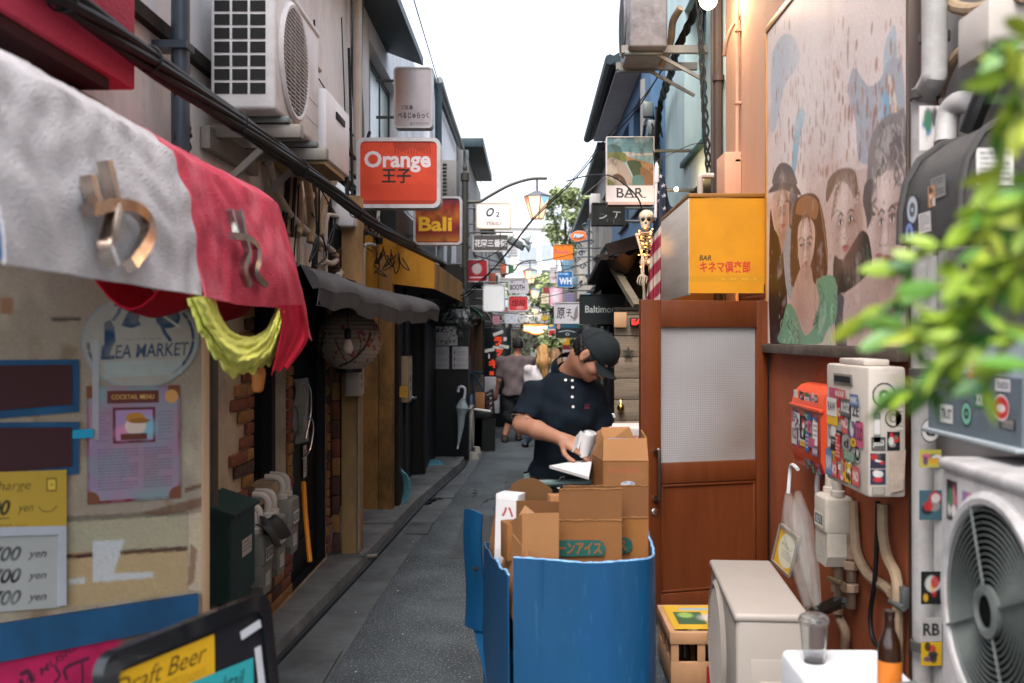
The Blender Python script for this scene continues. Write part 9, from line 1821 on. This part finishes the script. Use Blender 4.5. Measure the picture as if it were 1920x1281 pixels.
t = thing('shop_door', 'dark glass shop front with red katakana stuck on it', 'shop front', tuple(P(935, 660, 18))); y = 18.0; a, b = P(906, 615, y), P(958, 735, y); mb = MB(); mb.box(a.x, b.x, y, y + .08, .05, a.z, .004); mb.build('glass', M('shop_glass', '#161c1e', .2, var=.3, vs=3), t)
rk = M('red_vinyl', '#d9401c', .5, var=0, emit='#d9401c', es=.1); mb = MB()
for s_, px, py, w in (('ラ', 934, 640, 15), ('ッ', 936, 660, 13), ('キ', 925, 682, 17), ('ー', 922, 700, 8)): mb.text(s_, P(px, py, y - .004), X_, Z_, w=w * y / F, h=(17 if s_ != 'ー' else 8) * y / F, bold=.06)
mb.build('lettering', rk, t, smooth=0); mb = MB()
for px, py, w, h, r_ in ((934, 625, 20, 6, -.35), (945, 650, 18, 6, .15), (917, 657, 20, 6, -.2), (947, 636, 6, 7, 0), (917, 668, 3, 9, 0), (934, 652, 20, 5, .1)): mb.obox(P(px, py, y - .006), (w * y / F, .004, h * y / F), Euler((0, r_, 0)))
mb.build('paper_slip', paper, t, smooth=0)
pbox('door_post', 'brown timber door post between the black wall and the katakana shop', 'post', 889, 598, 904, 702, 15.3, .12, M('brown_timber', '#5a3d26', .7, var=.3, st=(6, 6, .6))); pbox('door_board', 'orange brown door board beside the brown timber post', 'board', 883, 600, 888, 700, 15.2, .06, M('orange_timber', '#7d4426', .6)); pbox('pillar', 'dark pillar at the corner of the katakana shop', 'post', 904, 600, 908, 735, 16.2, .15, darkw)
t = thing('awning', 'small green awning over the shop past the hanging twigs', 'awning', tuple(P(892, 585, 14.8))); mb = MB(); mb.grid(lambda u, v: P(872 + 32 * v, 574 + 20 * v * v + 6 * sin(v * 3) * u, 14.4 + .9 * u) + V((0, 0, -.02 * sin(u * 12) * v)), 10, 8, .005); mb.grid(lambda u, v: P(904, 594 + 8 * v, 14.4 + .9 * u), 8, 2, .004); mb.build('canopy', M('green_canvas', '#1f6b45', .7, var=.15), t)
mb = MB(); mb.grid(lambda u, v: P(905 + 20 * v, 584 + 26 * v * v + 3 * sin(u * 9), 16.2 + .8 * u), 10, 8, .005); tag(mb.build('grey_sheet', M('grey_sheet', '#77716f', .8, var=.3, vs=12)), 'ragged grey sheet over the door beyond the green awning', 'sheet')
# coloured posters, plants and bits beyond the worker
def wp(name, label, cat_, cv, *a): return wallpaper(name, label, cat_, cv, *a)
cv = Canvas(2, 4, 14, '#c9c4bd'); cv.rect(0, 0, 2, 1.6, '#3f6fa0'); cv.ell(.8, .6, .6, .4, '#c9b23c'); cv.rect(.2, 2, 1.9, 3.6, '#b3262c'); cv.rect(.9, 2.8, 1.9, 3.7, '#1a1416'); wp('poster', 'small blue and red poster right of the glowing signboard', 'poster', cv, 1028, 607, 1041, 632, 20)
cv = Canvas(4, 3, 14, '#15191b'); cv.rect(.8, 0, 4, .9, '#1f4a5a'); cv.ell(.5, .6, .3, .6, '#b57a78'); cv.line([(.6, 1.7), (2, 1.45), (3.2, 1.75)], .2, '#8f9a9c', 1, 4); cv.ell(2, 2.2, .35, .3, '#8f9a9c'); cv.ell(2, 2.2, .2, .17, '#15191b'); wp('banner', 'black and teal banner with a round emblem under the grey brushed sign', 'banner', cv, 1042, 607, 1086, 634, 14)
cv = Canvas(2, 3.4, 12, '#c9951f'); cv.rect(0, 2, 2, 3.4, '#7d2030'); cv.ell(.6, .7, .5, .4, '#d0c2a0'); wp('poster', 'yellow and maroon poster behind the worker head', 'poster', cv, 1055, 634, 1068, 656, 17)
cv = Canvas(3, 4, 10, '#a8a09c'); cv.scribble(.2, .3, 2.8, 3.8, 8, '#6a4a4a', .8, .6); wp('menu_board', 'pale menu board at the left of the worker cap', 'menu', cv, 1055, 656, 1075, 690, 15.5)
for k, (px, py, y, s_, l) in enumerate(((1052, 660, 18.5, .4, 'green potted climber beside the yellow poster'), (1048, 640, 22, .5, 'leafy plant under the black banner'), (1120, 600, 12.3, .25, 'small dark plant under the Baltimore sign'), (975, 700, 27, .9, 'dark bush at the end of the alley beyond the grey walker'), (1003, 640, 42, 1.5, 'grey green climber mass over the door at the alley end'))):
 c = P(px, py, y); t = thing('plant', l, 'plant', (c.x, y, 0)); mb = MB(); r_ = random.Random(k + 40); mb.tube([(c.x, y, 0), (c.x, y, c.z)], .015, 5); mb.build('stem', darkw, t); mb = MB()
 for j in range(420): d = V((r_.gauss(0, 1), r_.gauss(0, 1), r_.gauss(0, 1))).normalized() * s_ * r_.random() ** .5; u = V((r_.gauss(0, 1), r_.gauss(0, 1), r_.gauss(0, 1))).normalized() * (.05 + .03 * s_); w = u.orthogonal() * .5; mb.mi = r_.randrange(3); p = c + d; mb.add([p - u, p + w, p + u, p - w], [[0, 1, 2, 3]])
 mb.build('foliage', leafm if k < 2 else [M('dull_leaf', '#3a4a34', .7), M('dull_leaf2', '#58664c', .7), M('dull_leaf3', '#26321f', .7)], t, smooth=0)
for k, (x0, x1, y, l) in enumerate(((1077, 1081, 16, 'pale slim post left of the worker cap'), (1084, 1088, 14.5, 'thin dark post beside the pale slim post'), (1140, 1146, 10.2, 'dark drainpipe between the worker and the plank screen'), (1127, 1132, 10.4, 'grey drainpipe behind the worker shoulder'))): pbox('post', l, 'post', x0, 612, x1, 820 if k > 1 else 760, y, .06, (M('pale_post', '#8f8a80', .6), blk, blk, gutm)[k], .01)
mb = MB(); c = P(1133, 590, 10.6); mb.ell(P(1105, 625, 11), (.12, .1, .1)); tag(mb.build('dark_bundle', rubber), 'dark bundle hanging under the Baltimore sign', 'bundle')
rc = random.Random(77); cm_ = [M('clut_a', '#8d8a86', .6), M('clut_b', '#3a3d40', .6), M('clut_c', '#a8543c', .6), M('clut_d', '#5a7a8f', .6), M('clut_e', '#c2bdb8', .6), M('clut_f', '#6b5138', .7)]
cl = ['grey', 'charcoal', 'rust red', 'slate blue', 'off white', 'brown']; nm = ['meter', 'box', 'lamp shade', 'pot', 'light box', 'crate']
def clutter(side, y0, y1, X, n, what):
 for k in range(n):
  y = y0 + (y1 - y0) * (k + .5) / n; z = rc.choice((.25, 2.3, 2.8, 3.2, 3.7)) + rc.uniform(-.2, .2); m = rc.randrange(6); w, d, h = rc.uniform(.12, .3), rc.uniform(.2, .5), rc.uniform(.2, .5); z = h / 2 + .02 if z < .6 else z
  mb = MB(); mb.obox((X - side * w / 2 * 1.02, y, z), (w, d, h), None, .015);
  if z > 2: mb.obox((X - side * w * .5, y, z - h / 2 - .04), (w * .6, .03, .08), None, .004)
  tag(mb.build('wall_box', cm_[m]), f'{cl[m]} fitting number {k + 1} along the {what}' if False else f'{cl[m]} wall box {("near the start","in the first stretch","before the middle","at the middle","past the middle","in the last stretch","near the end","at the very end")[min(7, k)]} of the {what}', 'box', 'boxes along the far facades')
clutter(-1, 16.5, 34, -1.0, 8, 'left far facades'); clutter(1, 12.5, 34, 1.15, 8, 'right far facades')
for k, (pts, r_, l) in enumerate([([(-1.46, 9.0, 2.95), (-1.46, 9.0, 3.3), (-1.4, 12, 3.25), (-1.4, 13.8, 3.0)], .03, 'grey pipe along the tavern upper wall'), ([(-1.3, 14.3, 2.75), (-1.3, 14.3, 4.2)], .05, 'pale standpipe by the narrow white house'), ([(-1.3, 15.8, 2.75), (-1.28, 15.8, 3.4), (-1.28, 18, 3.4)], .035, 'bent conduit on the narrow white house'), ([(-1.25, 19.3, 2.7), (-1.25, 19.3, 5.3)], .05, 'drainpipe on the eaved grey house')]):
 mb = MB(); mb.tube([V(p) for p in pts], r_, 8); tag(mb.build('facade_pipe', gutm), l, 'pipe')
t = thing('vent_cabinet', 'white slatted unit half hidden behind the orange box sign', 'air conditioner', tuple(P(840, 330, 11.4))); a, b = P(826, 300, 11.4), P(856, 372, 11.4)
mb = MB(); mb.box(a.x, b.x, 11.4, 11.9, b.z, a.z, .006); mb.build('casing', greyw, t); mb = MB()
for k in range(9): mb.box(a.x + .02, a.x + .07, 11.394, 11.405, b.z + .04 + k * .042, b.z + .06 + k * .042)
mb.build('slot', acd, t)
for k, (c, h_, px, py, w, h, y) in enumerate((('white', '#c9c9cc', 962, 470, 16, 20, 24), ('pink', '#c98a9c', 930, 600, 12, 15, 20), ('yellow', '#c9a83c', 1022, 596, 12, 9, 26), ('sky blue', '#7fa3bf', 1060, 590, 16, 10, 21), ('green', '#3f7a55', 958, 505, 9, 13, 23), ('cream', '#cfc2a8', 1022, 560, 14, 18, 28), ('black', '#1a1c1e', 936, 612, 22, 10, 22), ('violet', '#7d6f9c', 1068, 560, 12, 20, 22), ('dark red', '#8a2a2c', 1024, 545, 10, 12, 33), ('grey', '#8f8f94', 968, 612, 14, 10, 26))):
 cv = Canvas(w, h, 1.6, h_); cv.scribble(w * .15, h * .15, w * .85, h * .9, 3, '#222' if c != 'black' else '#aaa', .7, .6, k); a = P(px - w / 2, py - h / 2, y); b_ = thing('hanging_sign', f'small {c} sign hung far down the alley', 'sign', tuple(a), 'small far signs'); q_ = y / F
 cv.build('face', paint, a, X_ * (w * q_), Z_ * (-h * q_), b_); mb = MB(); mb.box(a.x - .01, a.x + w * q_ + .01, y + .004, y + .12, a.z - h * q_ - .01, a.z + .01); mb.build('case', gutm, b_); mb = MB(); mb.tube([(a.x + w * q_ / 2, y + .06, a.z), (-1.3 if px < 995 else 1.25, y + .06, a.z + .25)], .012, 5); mb.build('arm', rubber, b_)
for k, (x0, y0, x1, y1, d0, d1) in enumerate(((880, 500, 1100, 470, 18, 14), (900, 560, 1080, 545, 20, 16), (910, 470, 1090, 500, 24, 17), (895, 610, 1075, 600, 17, 15))): wire(('highest', 'second', 'third', 'lowest')[k] + ' thin cable strung straight across the far signs', [(x0, y0, d0), ((x0 + x1) / 2, (y0 + y1) / 2 + 9, (d0 + d1) / 2), (x1, y1, d1)], .006)
